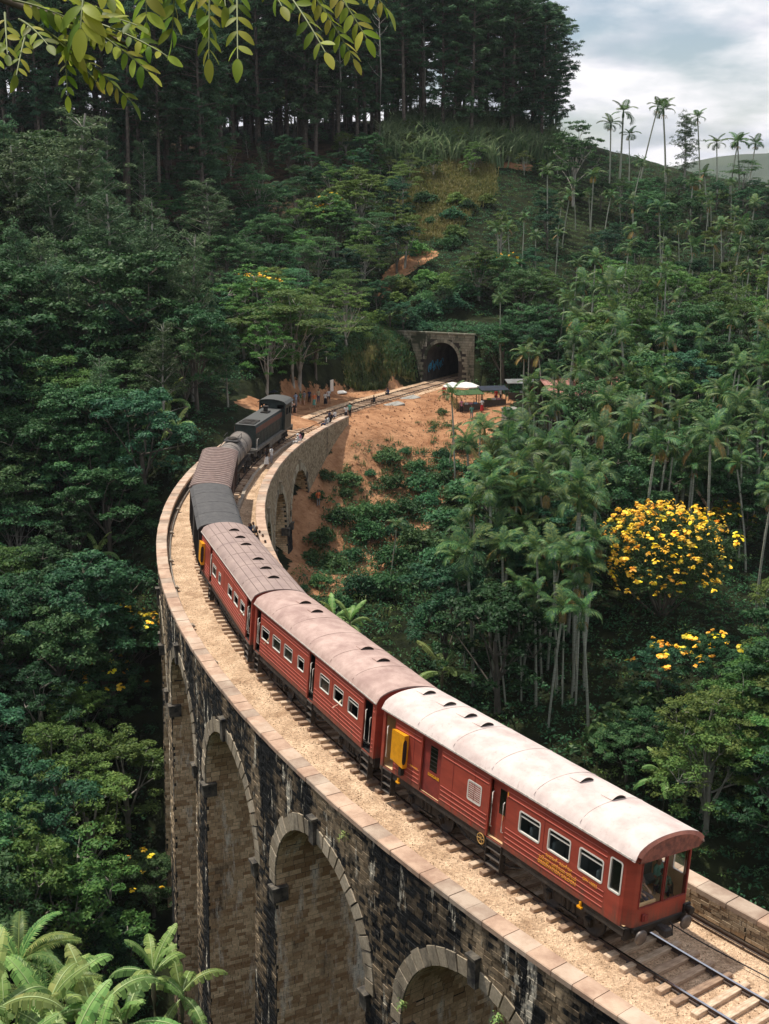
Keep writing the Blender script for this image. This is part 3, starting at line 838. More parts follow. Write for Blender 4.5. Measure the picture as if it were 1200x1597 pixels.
# chairs / spikes beside the rails, near part
b = MB()
for i in range(90):
    s = 8 + i * .645
    for dr in (-.84, .84):
        p = trk(s, dr, -.115 + CANT * dr); M = Matrix.Translation(p) @ Matrix.Rotation(trk_dir(s), 4, 'Z')
        b.box((0, .11, .02), (.10, .08, .05), 0, M); b.box((0, -.11, .02), (.10, .08, .05), 0, M)
o = b.build('rail_fastenings', M_IRON, track); o['kind'] = 'stuff'
lr = thing('loose_rail', 'old spare rail lying beside the right parapet next to the last coach', 'rail')
link('rail', rail_mesh(-2.82, 4, 34, z=-.1), lr)
cb_ = MB(); cb_.tube([tuple(trk(s, -1.95 + .06 * math.sin(s), -.2)) for s in np.arange(3, 38, 1.0)], .022, 6)
tag(cb_.build('cable', M_IRON), 'thin dark cable lying on the gravel right of the track', 'cable')
# kerb between track and walkway on the far half, pipe along the outer parapet
b = MB(); V = []; prof = [(-.14, -.3), (-.14, .02), (.14, .02), (.14, -.3)]
ss = [R_(-125 + a_) * TR for a_ in np.arange(171, 192.6, .5)]
for s in ss:
    for x, zz in prof: V.append(trk(s, -1.72 + x + .04 * math.sin(s), zz))
b.add(V, [(i * 4 + k, i * 4 + k + 1, i * 4 + k + 5, i * 4 + k + 4) for i in range(len(ss) - 1) for k in range(3)])
tag(b.build('concrete_kerb', mat('old_concrete', (.40, .34, .27), .9, scale=3, col2=(.22, .18, .14), bump=.3)), 'low curved concrete kerb beside the track on the far half of the viaduct', 'kerb')
wp = thing('water_pipe', 'thin grey pipe on small blocks along the inside of the left parapet', 'pipe')
b = MB(); ss = np.arange(R_(-125 + 146) * TR, R_(-125 + 186) * TR, 1.0)
b.tube([tuple(trk(s, RO - .83, .02)) for s in ss], .035, 6); b.build('pipe', mat('pipe_grey', (.35, .32, .28), .6), wp)
mb = MB(); mb.box((0, 0, 0), (.32, .26, .5), bev=.02); mb.box((0, -.16, .12), (.2, .1, .1)); me = mb.mesh('support_block', MATS['old_concrete'])
for a_ in (148.9, 153.6, 158.5, 161.6, 165.4, 168.5, 172.3, 176.0, 180):
    s = R_(-125 + a_) * TR; o = link('support_block', me, wp); o.location = trk(s, RO - .83, -.05); o.rotation_euler = (0, 0, trk_dir(s))

# ------------------------------------------------------------------ train materials
M_RED = mat('carriage_red', (.37, .064, .038), .5, scale=1.6, col2=(.26, .044, .028), spec=.35, bump=.05, stretch=(.5, .5, 2))
M_RED_D = mat('dull_red', (.26, .04, .03), .6, scale=2, col2=(.16, .03, .025))
M_VISOR = mat('faded_red_visor', (.34, .13, .10), .7, scale=5, col2=(.14, .065, .055), bump=.2)
M_RIM = mat('faded_rim', (.48, .20, .14), .65, scale=4, col2=(.33, .13, .10))
M_BEAD = mat('bead_paint', (.46, .12, .09), .45)
M_ROOF1 = mat('pale_roof', (.62, .53, .49), .6, scale=1.1, col2=(.46, .36, .33), bump=.12, bscale=6, thr=(.28, .56))
M_ROOF2 = mat('pinkish_roof', (.50, .36, .31), .65, scale=1.3, col2=(.33, .22, .19), bump=.2, bscale=8)
M_ROOF3 = mat('brown_roof', (.36, .27, .235), .7, scale=1.0, col2=(.27, .20, .18), bump=.2)
M_ROOFG = mat('slate_roof', (.095, .092, .09), .8, scale=2, col2=(.065, .064, .065), bump=.2)
M_ROOFB = mat('rusty_ribbed_roof', (.20, .135, .115), .7, scale=2, col2=(.12, .085, .075))
M_GUTTER = mat('gutter_white', (.72, .68, .62), .6, scale=8, col2=(.45, .38, .33))
M_BLACK = mat('soot_and_shade_black', (.02, .019, .018), .6, scale=3, col2=(.035, .028, .022))
M_UNDER = mat('dusty_underframe', (.06, .048, .038), .8, scale=4, col2=(.022, .02, .018))
M_FRAME = mat('window_aluminium', (.66, .64, .58), .4, spec=.5)
M_DARK = mat('dark_interior', (.018, .016, .015), .9)
M_TAN = mat('tan_panelling', (.72, .50, .27), .6, scale=2, col2=(.58, .38, .20))
M_SEAT = mat('seat_cloth', (.12, .16, .16), .8)
M_YEL = mat('yellow_paint', (.80, .36, .012), .45, scale=5, col2=(.66, .28, .01))
M_LETT = mat('yellow_lettering', (.85, .42, .03), .5)
M_WHITE = mat('white_paint', (.78, .76, .70), .5)
M_STEEL = mat('worn_steel', (.22, .20, .18), .45, metal=.6, scale=5, col2=(.12, .10, .09))
def grime(m, top, dirt, amount=.8):
    """road dust and rust thrown up on the lower part of the side, streaks above, by height over the rails"""
    t = m.node_tree; b = t.nodes['Principled BSDF']; src = b.inputs['Base Color'].links[0].from_socket
    co = t.nodes.new('ShaderNodeTexCoord'); sp = t.nodes.new('ShaderNodeSeparateXYZ'); t.links.new(co.outputs['Object'], sp.inputs[0])
    mr = t.nodes.new('ShaderNodeMapRange'); mr.inputs[1].default_value = top; mr.inputs[2].default_value = 1.4; mr.inputs[3].default_value = 0; mr.inputs[4].default_value = .34; t.links.new(sp.outputs['Z'], mr.inputs[0])
    mp = t.nodes.new('ShaderNodeMapping'); mp.inputs['Scale'].default_value = (5, 5, .5); t.links.new(co.outputs['Object'], mp.inputs[0])
    n = t.nodes.new('ShaderNodeTexNoise'); n.inputs['Scale'].default_value = 1.2; n.inputs['Detail'].default_value = 9; n.inputs['Roughness'].default_value = .7; t.links.new(mp.outputs[0], n.inputs['Vector'])
    a = t.nodes.new('ShaderNodeMath'); a.operation = 'ADD'; t.links.new(mr.outputs[0], a.inputs[0]); t.links.new(n.outputs['Fac'], a.inputs[1])
    r = t.nodes.new('ShaderNodeValToRGB'); r.color_ramp.elements[0].position = .58; r.color_ramp.elements[1].position = .82; r.color_ramp.elements[0].color = (0, 0, 0, 1); r.color_ramp.elements[1].color = (amount,) * 3 + (1,); t.links.new(a.outputs[0], r.inputs[0])
    x = t.nodes.new('ShaderNodeMix'); x.data_type = 'RGBA'; t.links.new(r.outputs[0], x.inputs[0]); t.links.new(src, x.inputs[6]); x.inputs[7].default_value = dirt + (1,); t.links.new(x.outputs[2], b.inputs['Base Color'])
grime(M_RED, 2.1, (.13, .065, .045))
for m_ in (M_ROOF1, M_ROOF2, M_ROOF3): grime(m_, 4.0, (.20, .12, .09), .75)
def glass_mat(name, tint, mixf, rough=.05):
    m = bpy.data.materials.new(name); m.use_nodes = True; t = m.node_tree; out = t.nodes['Material Output']; t.nodes.remove(t.nodes['Principled BSDF'])
    tr = t.nodes.new('ShaderNodeBsdfTransparent'); tr.inputs[0].default_value = tuple(tint) + (1,)
    g = t.nodes.new('ShaderNodeBsdfGlossy'); g.inputs['Roughness'].default_value = rough; g.inputs[0].default_value = (.9, .95, .95, 1)
    x = t.nodes.new('ShaderNodeMixShader'); x.inputs[0].default_value = mixf
    t.links.new(tr.outputs[0], x.inputs[1]); t.links.new(g.outputs[0], x.inputs[2]); t.links.new(x.outputs[0], out.inputs[0]); return m
M_GLASS = glass_mat('clear_glass', (.97, .98, .96), .045)
M_GLASSD = glass_mat('dusty_glass', (.10, .13, .12), .12, .15)

def wall_with_holes(b, x0, x1, z0, z1, holes, y, th, mi=0, mi_in=1, M=None):
    """upright wall at y (outer skin) to y+th (inner skin), rectangular holes (xa,xb,za,zb)"""
    xs = sorted(set([x0, x1] + [h[0] for h in holes] + [h[1] for h in holes]))
    zs = sorted(set([z0, z1] + [h[2] for h in holes] + [h[3] for h in holes]))
    for i in range(len(xs) - 1):
        for j in range(len(zs) - 1):
            cx = (xs[i] + xs[i + 1]) / 2; cz = (zs[j] + zs[j + 1]) / 2
            if any(h[0] < cx < h[1] and h[2] < cz < h[3] for h in holes): continue
            for yy, m_ in ((y, mi), (y + th, mi_in)):
                b.add([(xs[i], yy, zs[j]), (xs[i + 1], yy, zs[j]), (xs[i + 1], yy, zs[j + 1]), (xs[i], yy, zs[j + 1])], [(0, 1, 2, 3)], m_, M)
    for (xa, xb, za, zb) in holes:
        V = [(xa, y, za), (xb, y, za), (xb, y, zb), (xa, y, zb), (xa, y + th, za), (xb, y + th, za), (xb, y + th, zb), (xa, y + th, zb)]
        b.add(V, [(0, 1, 5, 4), (1, 2, 6, 5), (2, 3, 7, 6), (3, 0, 4, 7)], mi, M)
def window(parent, x0, x1, z0, z1, side, y, glass, open_low=False, transom=True, grille=False, fr=None, thin=False):
    """a window set in the side: frame part with pane and transom as sub-parts"""
    w, h = x1 - x0, z1 - z0; cx, cz = (x0 + x1) / 2, (z0 + z1) / 2; yo = y + side * .012
    b = MB(); t = .022 if thin else .045
    def rr(w, h, r, n=4):
        P = []
        for qx, qz, a0 in ((1, 1, 0), (-1, 1, 90), (-1, -1, 180), (1, -1, 270)):
            for i in range(n + 1):
                a = R_(a0 + 90 * i / n); P.append((cx + qx * (w / 2 - r) + r * math.cos(a), cz + qz * (h / 2 - r) + r * math.sin(a)))
        return P
    A = rr(w + 2 * t * .6, h + 2 * t * .6, .09); B = rr(w - t, h - t, .06); n = len(A)
    V = [(p[0], yo, p[1]) for p in A] + [(p[0], yo, p[1]) for p in B] + [(p[0], yo - side * .05, p[1]) for p in A] + [(p[0], yo - side * .07, p[1]) for p in B]
    F = []
    for i in range(n):
        j = (i + 1) % n; F += [(i, j, n + j, n + i), (i, 2 * n + i, 2 * n + j, j), (n + i, n + j, 3 * n + j, 3 * n + i)]
    b.add(V, F); f = b.build('window', fr or M_FRAME, parent)
    if transom:
        tb = MB(); tb.box((cx, y - side * .03, z1 - h * .24), (w - t, .03, .035)); tb.build('transom', fr or M_FRAME, f)
    if grille:
        g = MB()
        for k in range(9): g.box((cx, y - side * .01, z0 + h * (k + .7) / 9.4), (w - .05, .03, h / 26), 0)
        g.build('slats', M_GUTTER if grille == 1 else M_BLACK, f)
    p = MB(); zt0 = z1 - h * .24 if open_low else z0
    yy = y - side * .045
    p.add([(x0 + .02, yy, zt0), (x1 - .02, yy, zt0), (x1 - .02, yy, z1 - .02), (x0 + .02, yy, z1 - .02)], [(0, 1, 2, 3)])
    p.build('pane', glass, f)
    return f
def bogie(parent, x):
    bt = MB()
    for s in (-1, 1):
        bt.prism([(-1.35, .62), (-.75, .42), (.75, .42), (1.35, .62), (1.35, .82), (.7, .74), (-.7, .74), (-1.35, .82)], s * 1.0 - .05, s * 1.0 + .05, 0, Matrix.Translation((x, 0, 0)))
        for ax in (-.95, .95):
            bt.box((x + ax, s * 1.09, .5), (.26, .16, .26), 0); bt.cyl((x + ax, s * 1.12, .5), (x + ax, s * 1.21, .5), .10, 10)
            for q in (-.22, .22): bt.cyl((x + ax + q, s * 1.03, .68), (x + ax + q, s * 1.03, .95), .06, 8)
        for q in (-.3, 0, .3): bt.cyl((x + q * .8, s * 1.05, .45), (x + q * .8, s * 1.05, .98), .075, 8)
        bt.box((x, s * 1.07, .36), (.9, .08, .07)); bt.box((x, s * 1.02, 1.02), (1.3, .10, .10))
    bt.box((x, 0, .85), (.4, 2.1, .22)); 
    bo = bt.build('bogie', M_UNDER, parent)
    for ax in (-.95, .95):
        w = MB()
        for s in (-1, 1):
            M = Matrix.Translation((x + ax, s * .80, .46)) @ Matrix.Rotation(PI / 2, 4, 'X')
            w.lathe([(.0, -.05), (.10, -.07), (.10, -.05), (.36, -.03), (.40, -.06), (.46, -.06), (.47, .03), (.50, .04), (.50, .07), (.38, .07), (.34, .03), (.0, .05)], 20, 0, M)
        w.cyl((x + ax, -.8, .46), (x + ax, .8, .46), .08, 8); w.build('wheelset', M_IRON, bo)
def vent(parent, x, y, zf, m, L=.52, W=.62, yaw=0):
    b = MB(); z = zf(y)
    P = []; n = 6
    for i in range(n + 1):
        v = -W / 2 + W * i / n; hh = .10 * (1 - (2 * i / n - 1) ** 2) + .05
        P += [(x - L / 2, y + v, zf(y + v) - .02), (x - L / 2, y + v, zf(y + v) + hh * .35), (x + L / 2, y + v, zf(y + v) + hh), (x + L / 2 - .03, y + v, zf(y + v) + hh - .02), (x + L / 2 - .06, y + v, zf(y + v) - .01)]
    F = []; MI = []
    for i in range(n):
        for k in range(4):
            b.add([P[i * 5 + k], P[i * 5 + k + 1], P[(i + 1) * 5 + k + 1], P[(i + 1) * 5 + k]], [(0, 1, 2, 3)], 1 if k == 3 else 0)  # mouth face coloured black for the shade inside the hood
    b.add([P[0], P[1], P[2], P[4]], [(0, 1, 2, 3)]); b.add([P[-5], P[-4], P[-3], P[-1]], [(0, 1, 2, 3)])
    return b.build('roof_ventilator', [m, M_BLACK], parent)
def steps(parent, x0, x1, side, zt=1.42):
    b = MB(); cx = (x0 + x1) / 2; w = x1 - x0
    for k, z in enumerate((.52, .82, 1.12)): b.box((cx, side * 1.32, z), (w, .22, .035), 1)
    for q in (x0, x1): b.box((q, side * 1.32, .95), (.03, .24, .95), 0)
    b.box((cx, side * 1.30, zt), (w, .3, .04), 1)
    return b.build('step', [M_UNDER, M_STEEL], parent)
def handrail(parent, x, side, z0=1.9, z1=3.2, y=None):
    y = y or side * 1.49; b = MB(); b.tube([(x, y - side * .06, z0), (x, y, z0 + .04), (x, y, z1 - .04), (x, y - side * .06, z1)], .022, 6); return b.build('handrail', M_GUTTER, parent)
HB, HS, HC = 1.5, 3.84, 4.42      # underside of the body, top of the side, crown of the roof
WB = 1.43
def roof_z(y, hs=HS, hc=HC, w=1.50):
    u = min(1, abs(y) / w); return hs + (hc - hs) * (1 - u ** 2.1) ** (1 / 2.0) if u < 1 else hs
def text_part(s, parent, x, z, size, side=-1, shear=0, y=None, w=None):
    c = bpy.data.curves.new('lettering', 'FONT'); c.body = s; c.size = size; c.extrude = .004; c.align_x = 'CENTER'; c.align_y = 'CENTER'
    c.materials.append(M_LETT); c.offset = size * .018
    c.resolution_u = 3
    tmp = bpy.data.objects.new('lettering', c); COL.objects.link(tmp); me = bpy.data.meshes.new_from_object(tmp); bpy.data.objects.remove(tmp)
    o = link('lettering', me, parent); o['kind'] = 'stuff'
    o.location = (x, y if y is not None else side * (WB + .012), z); o.rotation_euler = (PI / 2, 0, 0 if side < 0 else PI)
    return o
def strokes_part(lines, parent, x, z, s, label=None):
    b = MB()
    for L in lines:
        pts = [(x + p[0] * s, -(WB + .012), z + p[1] * s) for p in L]
        b.tube(pts, .085 * s, 5)
    o = b.build('lettering', M_LETT, parent, label); o['kind'] = 'stuff'; return o

def coach(a_near, a_far, name, label, windows, doors, roofm, vents, saloon=False, extra=None, group='red passenger coaches of the train', seams=False):
    n, f = arc(a_near), arc(a_far); L = (n - f).length; h = L / 2
    c = (n + f) / 2; rz = math.atan2(n.y - f.y, n.x - f.x)
    # the chord sits a little inside the curve; centre it on the rails
    sag = TR - (Vector((c.x - TCX, c.y - TCY)).length); off = Vector((c.x - TCX, c.y - TCY, 0)).normalized() * sag * .55
    t = thing(name, label, 'train carriage', (c.x + off.x, c.y + off.y, 0), rz, group)
    holes = [w[:4] for w in windows] + [(d[0], d[1], HB + .02, 3.66) for d in doors]
    xs1 = h - (.30 if saloon else 0)
    body = MB()
    for side in (-1, 1):
        wall_with_holes(body, -h, xs1, HB, HS, holes, side * WB, -side * .07, 0, 1)
    # ends
    endh = [(-.38, .38, HB + .05, 3.5)]
    def end_wall(x, th, holes_):
        Mx = Matrix(((0, 1, 0, x), (1, 0, 0, 0), (0, 0, 1, 0), (0, 0, 0, 1)))
        wall_with_holes(body, -WB, WB, HB, HS, holes_, 0, th, 0, 1, Mx)
        # tympanum under the roof
        P = [(x, -WB, HS)] + [(x, y, roof_z(y) - .03) for y in np.linspace(-WB, WB, 17)] + [(x, WB, HS)]
        body.add(P, [tuple(range(len(P)))], 0)
    end_wall(-h, .07, endh)
    if not saloon: end_wall(h, -.07, endh)
    body.add([(-h, -WB, HB), (h, -WB, HB), (h, WB, HB), (-h, WB, HB)], [(0, 1, 2, 3)], 2)
    body.add([(-h, -WB + .05, HB + .06), (h - .05, -WB + .05, HB + .06), (h - .05, WB - .05, HB + .06), (-h, WB - .05, HB + .06)], [(0, 1, 2, 3)], 1)
    bd = body.build('body', [M_RED, M_TAN if saloon else M_DARK, M_UNDER], t, fix=False)
    # beads along the side
    for side in (-1, 1):
        zs = (3.56, 3.40, 2.25, 2.08, 1.91, 1.74)
        for z in zs:
            segs = [(-h + .05, xs1 - .12)]
            for (xa, xb, za, zb) in holes:
                if za - .05 < z < zb + .05:
                    segs = [q for s_ in segs for q in ((s_[0], min(s_[1], xa - .07)), (max(s_[0], xb + .07), s_[1])) if q[1] - q[0] > .12]
            for (q0, q1) in segs:
                if saloon and q1 > 5.5: q1 = min(q1, 5.66)
                if q1 - q0 < .1: continue
                b = MB(); b.box(((q0 + q1) / 2, side * (WB + .008), z), (q1 - q0, .022, .028), bev=.006); b.build('bead', M_BEAD, t)
    for x in np.arange(-h + .9, xs1 - .3, 1.22):      # upright panel seams
        if any(q[0] - .1 < x < q[1] + .1 for q in holes): continue
        for side in (-1, 1): b = MB(); b.box((x, side * (WB + .002), (HB + HS) / 2), (.02, .012, HS - HB - .1)); b.build('panel_seam', M_RED_D, t)
    # roof
    b = MB(); ny = 20; ys = [-1.50 + 3.0 * i / ny for i in range(ny + 1)]
    x0, x1 = -h - .06, h + (.20 if saloon else .06); nxs = 26 if not saloon else 26
    xs = [x0 + (x1 - x0) * i / nxs for i in range(nxs + 1)]
    V = [(x, y, roof_z(y) + (.012 * math.sin(x * 7 + y * 3) * .3)) for x in xs for y in ys]
    F = [(i * (ny + 1) + j, i * (ny + 1) + j + 1, (i + 1) * (ny + 1) + j + 1, (i + 1) * (ny + 1) + j) for i in range(nxs) for j in range(ny)]
    b.add(V, F, 0, None, True)
    V2 = [(x, y, roof_z(y) - .06) for x in (x0, x1) for y in ys]
    b.add([(x0, y, roof_z(y)) for y in ys] + V2[:ny + 1], [(j, j + 1, ny + 2 + j, ny + 1 + j) for j in range(ny)])
    b.add([(x1, y, roof_z(y)) for y in ys] + V2[ny + 1:], [(j, j + 1, ny + 2 + j, ny + 1 + j) for j in range(ny)])
    b.add(V2, [(j, j + 1, ny + 2 + j, ny + 1 + j) for j in range(ny)])
    rf = b.build('roof', roofm, t, fix=False)
    if seams:
        for y in (-1.1, -.75, -.35, .1, .55, .95):
            s_ = MB(); s_.box((0, y, roof_z(y) + .004), (L, .03, .02)); s_.build('roof_seam', MATS.get('seam') or mat('seam', (.2, .15, .13), .8), rf)
    for x in ([h * q for q in (-.66, -.33, 0, .33, .66)]):
        s_ = MB(); P = [(x, y, roof_z(y) + .006) for y in np.linspace(-1.46, 1.46, 16)]; s_.tube(P, .012, 4); s_.build('roof_joint', roofm, rf)
    for side in (-1, 1):
        g = MB(); g.box((0, side * 1.485, HS - .015), (L + .1, .05, .055)); g.build('gutter', M_GUTTER, rf)
    for (vx, vy) in vents: vent(rf, vx, vy, roof_z, roofm)
    # windows and doors on both sides
    for side in (-1, 1):
        for w in windows:
            gl = M_GLASSD if side < 0 or not saloon else M_GLASS
            window(t, *w[:4], side, side * WB, gl, thin=not saloon, open_low=(len(w) > 4 and w[4] == 'open'), transom=(w[3] - w[2] < 1.0 and w[1] - w[0] > .6))
        for (xa, xb, kind) in doors:
            d = MB(); y = side * (WB - .16 if kind != 'luggage' else WB - .09)
            if kind == 'luggage': dh = [(xa + .42, xa + .86, 2.5, 3.46)]
            else: dh = [(xa + (xb - xa) * .42, xb - .08, 2.5, 3.4)] if kind == 'half' else []
            dx0 = xa if kind != 'open' else xa + (xb - xa) * .0
            if kind != 'open':
                wall_with_holes(d, dx0, xb, HB + .06, 3.64, dh, y, -side * .04, 0, 0)
                dd = d.build('door', M_RED_D if kind == 'luggage' else M_RED, t)
                if dh:
                    q = dh[0]; p = MB(); p.add([(q[0], y, q[2]), (q[1], y, q[2]), (q[1], y, q[3]), (q[0], y, q[3])], [(0, 1, 2, 3)]); p.build('pane', M_GLASSD, dd)
                    if kind == 'luggage':
                        g = MB()
                        for k in range(6): g.box(((q[0] + q[1]) / 2, y + side * .01, q[2] + .96 * (k + .5) / 6), (q[1] - q[0], .015, .018))
                        g.build('window_bars', M_BLACK, dd)
            if kind != 'luggage':
                steps(t, xa + .04, xb - .04, side)
                handrail(t, xa + .10, side, y=side * (WB - .05)); handrail(t, xb - .06, side, z0=2.0, z1=3.1)
            if kind == 'open':
                v = MB(); v.box(((xa + xb) / 2, side * (WB - .75), 2.6), (xb - xa + .4, .04, 2.1)); v.build('doorway_backing', M_DARK, t)  # dark sheet put in for the shade inside the doorway
    # underframe
    b = MB()
    for side in (-1, 1): b.box((0, side * 1.34, HB - .14), (L - .1, .10, .26))
    b.box((0, 0, HB - .12), (L - .2, .5, .2)); 
    for x in (-1.9, 1.9): b.box((x, 0, HB - .2), (.15, 2.6, .2))
    b.build('solebar', M_UNDER, t)
    b = MB()
    for side in (-1, 1):
        b.box((-.9, side * 1.0, .95), (1.5, .5, .55), bev=.03); b.box((1.3, side * .95, 1.0), (.9, .45, .42), bev=.03)
        b.tube([(-2.6, side * 1.25, 1.2), (-1.2, side * 1.25, .62), (1.2, side * 1.25, .62), (2.6, side * 1.25, 1.2)], .035, 6)
    b.cyl((1.9, -.3, .9), (3.0, -.3, .9), .22, 12); b.build('equipment_box', M_UNDER, t)
    bx = h - 2.7
    bogie(t, bx); bogie(t, -bx)
    for ex in (-1, 1):
        for s in (-1, 1):
            q = MB(); x = ex * h
            q.tube([(x - ex * .1, s * .98, 1.04), (x + ex * .28, s * .98, 1.04), (x + ex * .28, s * .98, 1.04)], .09, 12)
            Mx = Matrix.Translation((x + ex * .24, s * .98, 1.04)) @ Matrix.Rotation(ex * PI / 2, 4, 'Y')
            q.lathe([(.10, 0), (.235, .05), (.24, .10), (.20, .13), (0, .14)], 20, 1, Mx)
            q.build('buffer', [M_UNDER, M_STEEL], t)
        q = MB(); x = ex * h
        q.box((x + ex * .1, 0, 1.02), (.35, .24, .22), bev=.02); q.box((x + ex * .38, 0, 1.02), (.3, .34, .3), bev=.06)
        q.tube([(x, .45, 1.15), (x + ex * .22, .5, 1.0), (x + ex * .25, .5, .7), (x + ex * .15, .3, .6)], .035, 6); q.build('coupler', M_IRON, t)
        q = MB(); q.box((x - ex * .06, 0, HB - .2), (.14, 2.7, .42)); q.build('headstock', M_BLACK, t)
        if not (saloon and ex > 0):   # gangway bellows
            q = MB(); wall_with_holes(q, -.55, .55, HB - .1, 3.7, [(-.38, .38, HB, 3.55)], 0, -ex * .22, 0, 0, Matrix(((0, 1, 0, x + ex * .22), (1, 0, 0, 0), (0, 0, 1, 0), (0, 0, 0, 1)))); q.build('gangway', M_BLACK, t)
    if extra: extra(t, h)
    for ch in KIDS[t.name]:          # the body sits 0.24 m lower than drawn; running gear stays on the rails
        if ch.name.split('.')[0] not in ('bogie', 'buffer', 'coupler', 'equipment_box', 'step'): ch.location.z -= .24
        elif ch.name.startswith('step'): ch.location.z -= .2
    t.rotation_euler = (-.085, 0, rz)
    return t, h

def lookout(t, xa, xb, side=-1):
    """yellow side lookout with a dark rounded pane facing the tail"""
    b = MB(); z0, z1 = 2.05, 3.36; y0, y1 = side * (WB + .002), side * (WB + .20)
    P = [(xa + .28, y0), (xa, y1), (xb - .02, y1), (xb, y0)]
    V = [(p[0], p[1], z0) for p in P] + [(p[0], p[1], z1) for p in P]; V[0] = (xa, y0, z0 + .15); V[4] = (xa, y0, z1 - .05); V[1] = (xa, y1, z0 + .12)
    b.add(V, [(0, 1, 5, 4), (1, 2, 6, 5), (2, 3, 7, 6), (4, 5, 6, 7), (0, 3, 2, 1)])
    o = b.build('guard_lookout', M_YEL, t, 'yellow projecting lookout box with rounded dark pane')
    p = MB(); n = 14
    C = [(xb + .012 - .02 * (abs(y1) - abs(y)) , y, z) for (y, z) in [(side * (WB + .17) + .10 * math.cos(2 * PI * i / n), (z0 + z1) / 2 + .5 * (1 if math.sin(2 * PI * i / n) > 0 else -1) * abs(math.sin(2 * PI * i / n)) ** .35) for i in range(n)]]
    p.add(C, [tuple(range(n))]); p.build('pane', M_GLASSD if False else mat('lookout_glass', (.02, .03, .03), .12, spec=.8) if 'lookout_glass' not in MATS else MATS['lookout_glass'], o)
    k = MB(); k.box(((xa + xb) / 2 + .2, side * (WB + .09), 1.86), (.16, .16, .3)); k.build('bracket', M_BLACK, o)

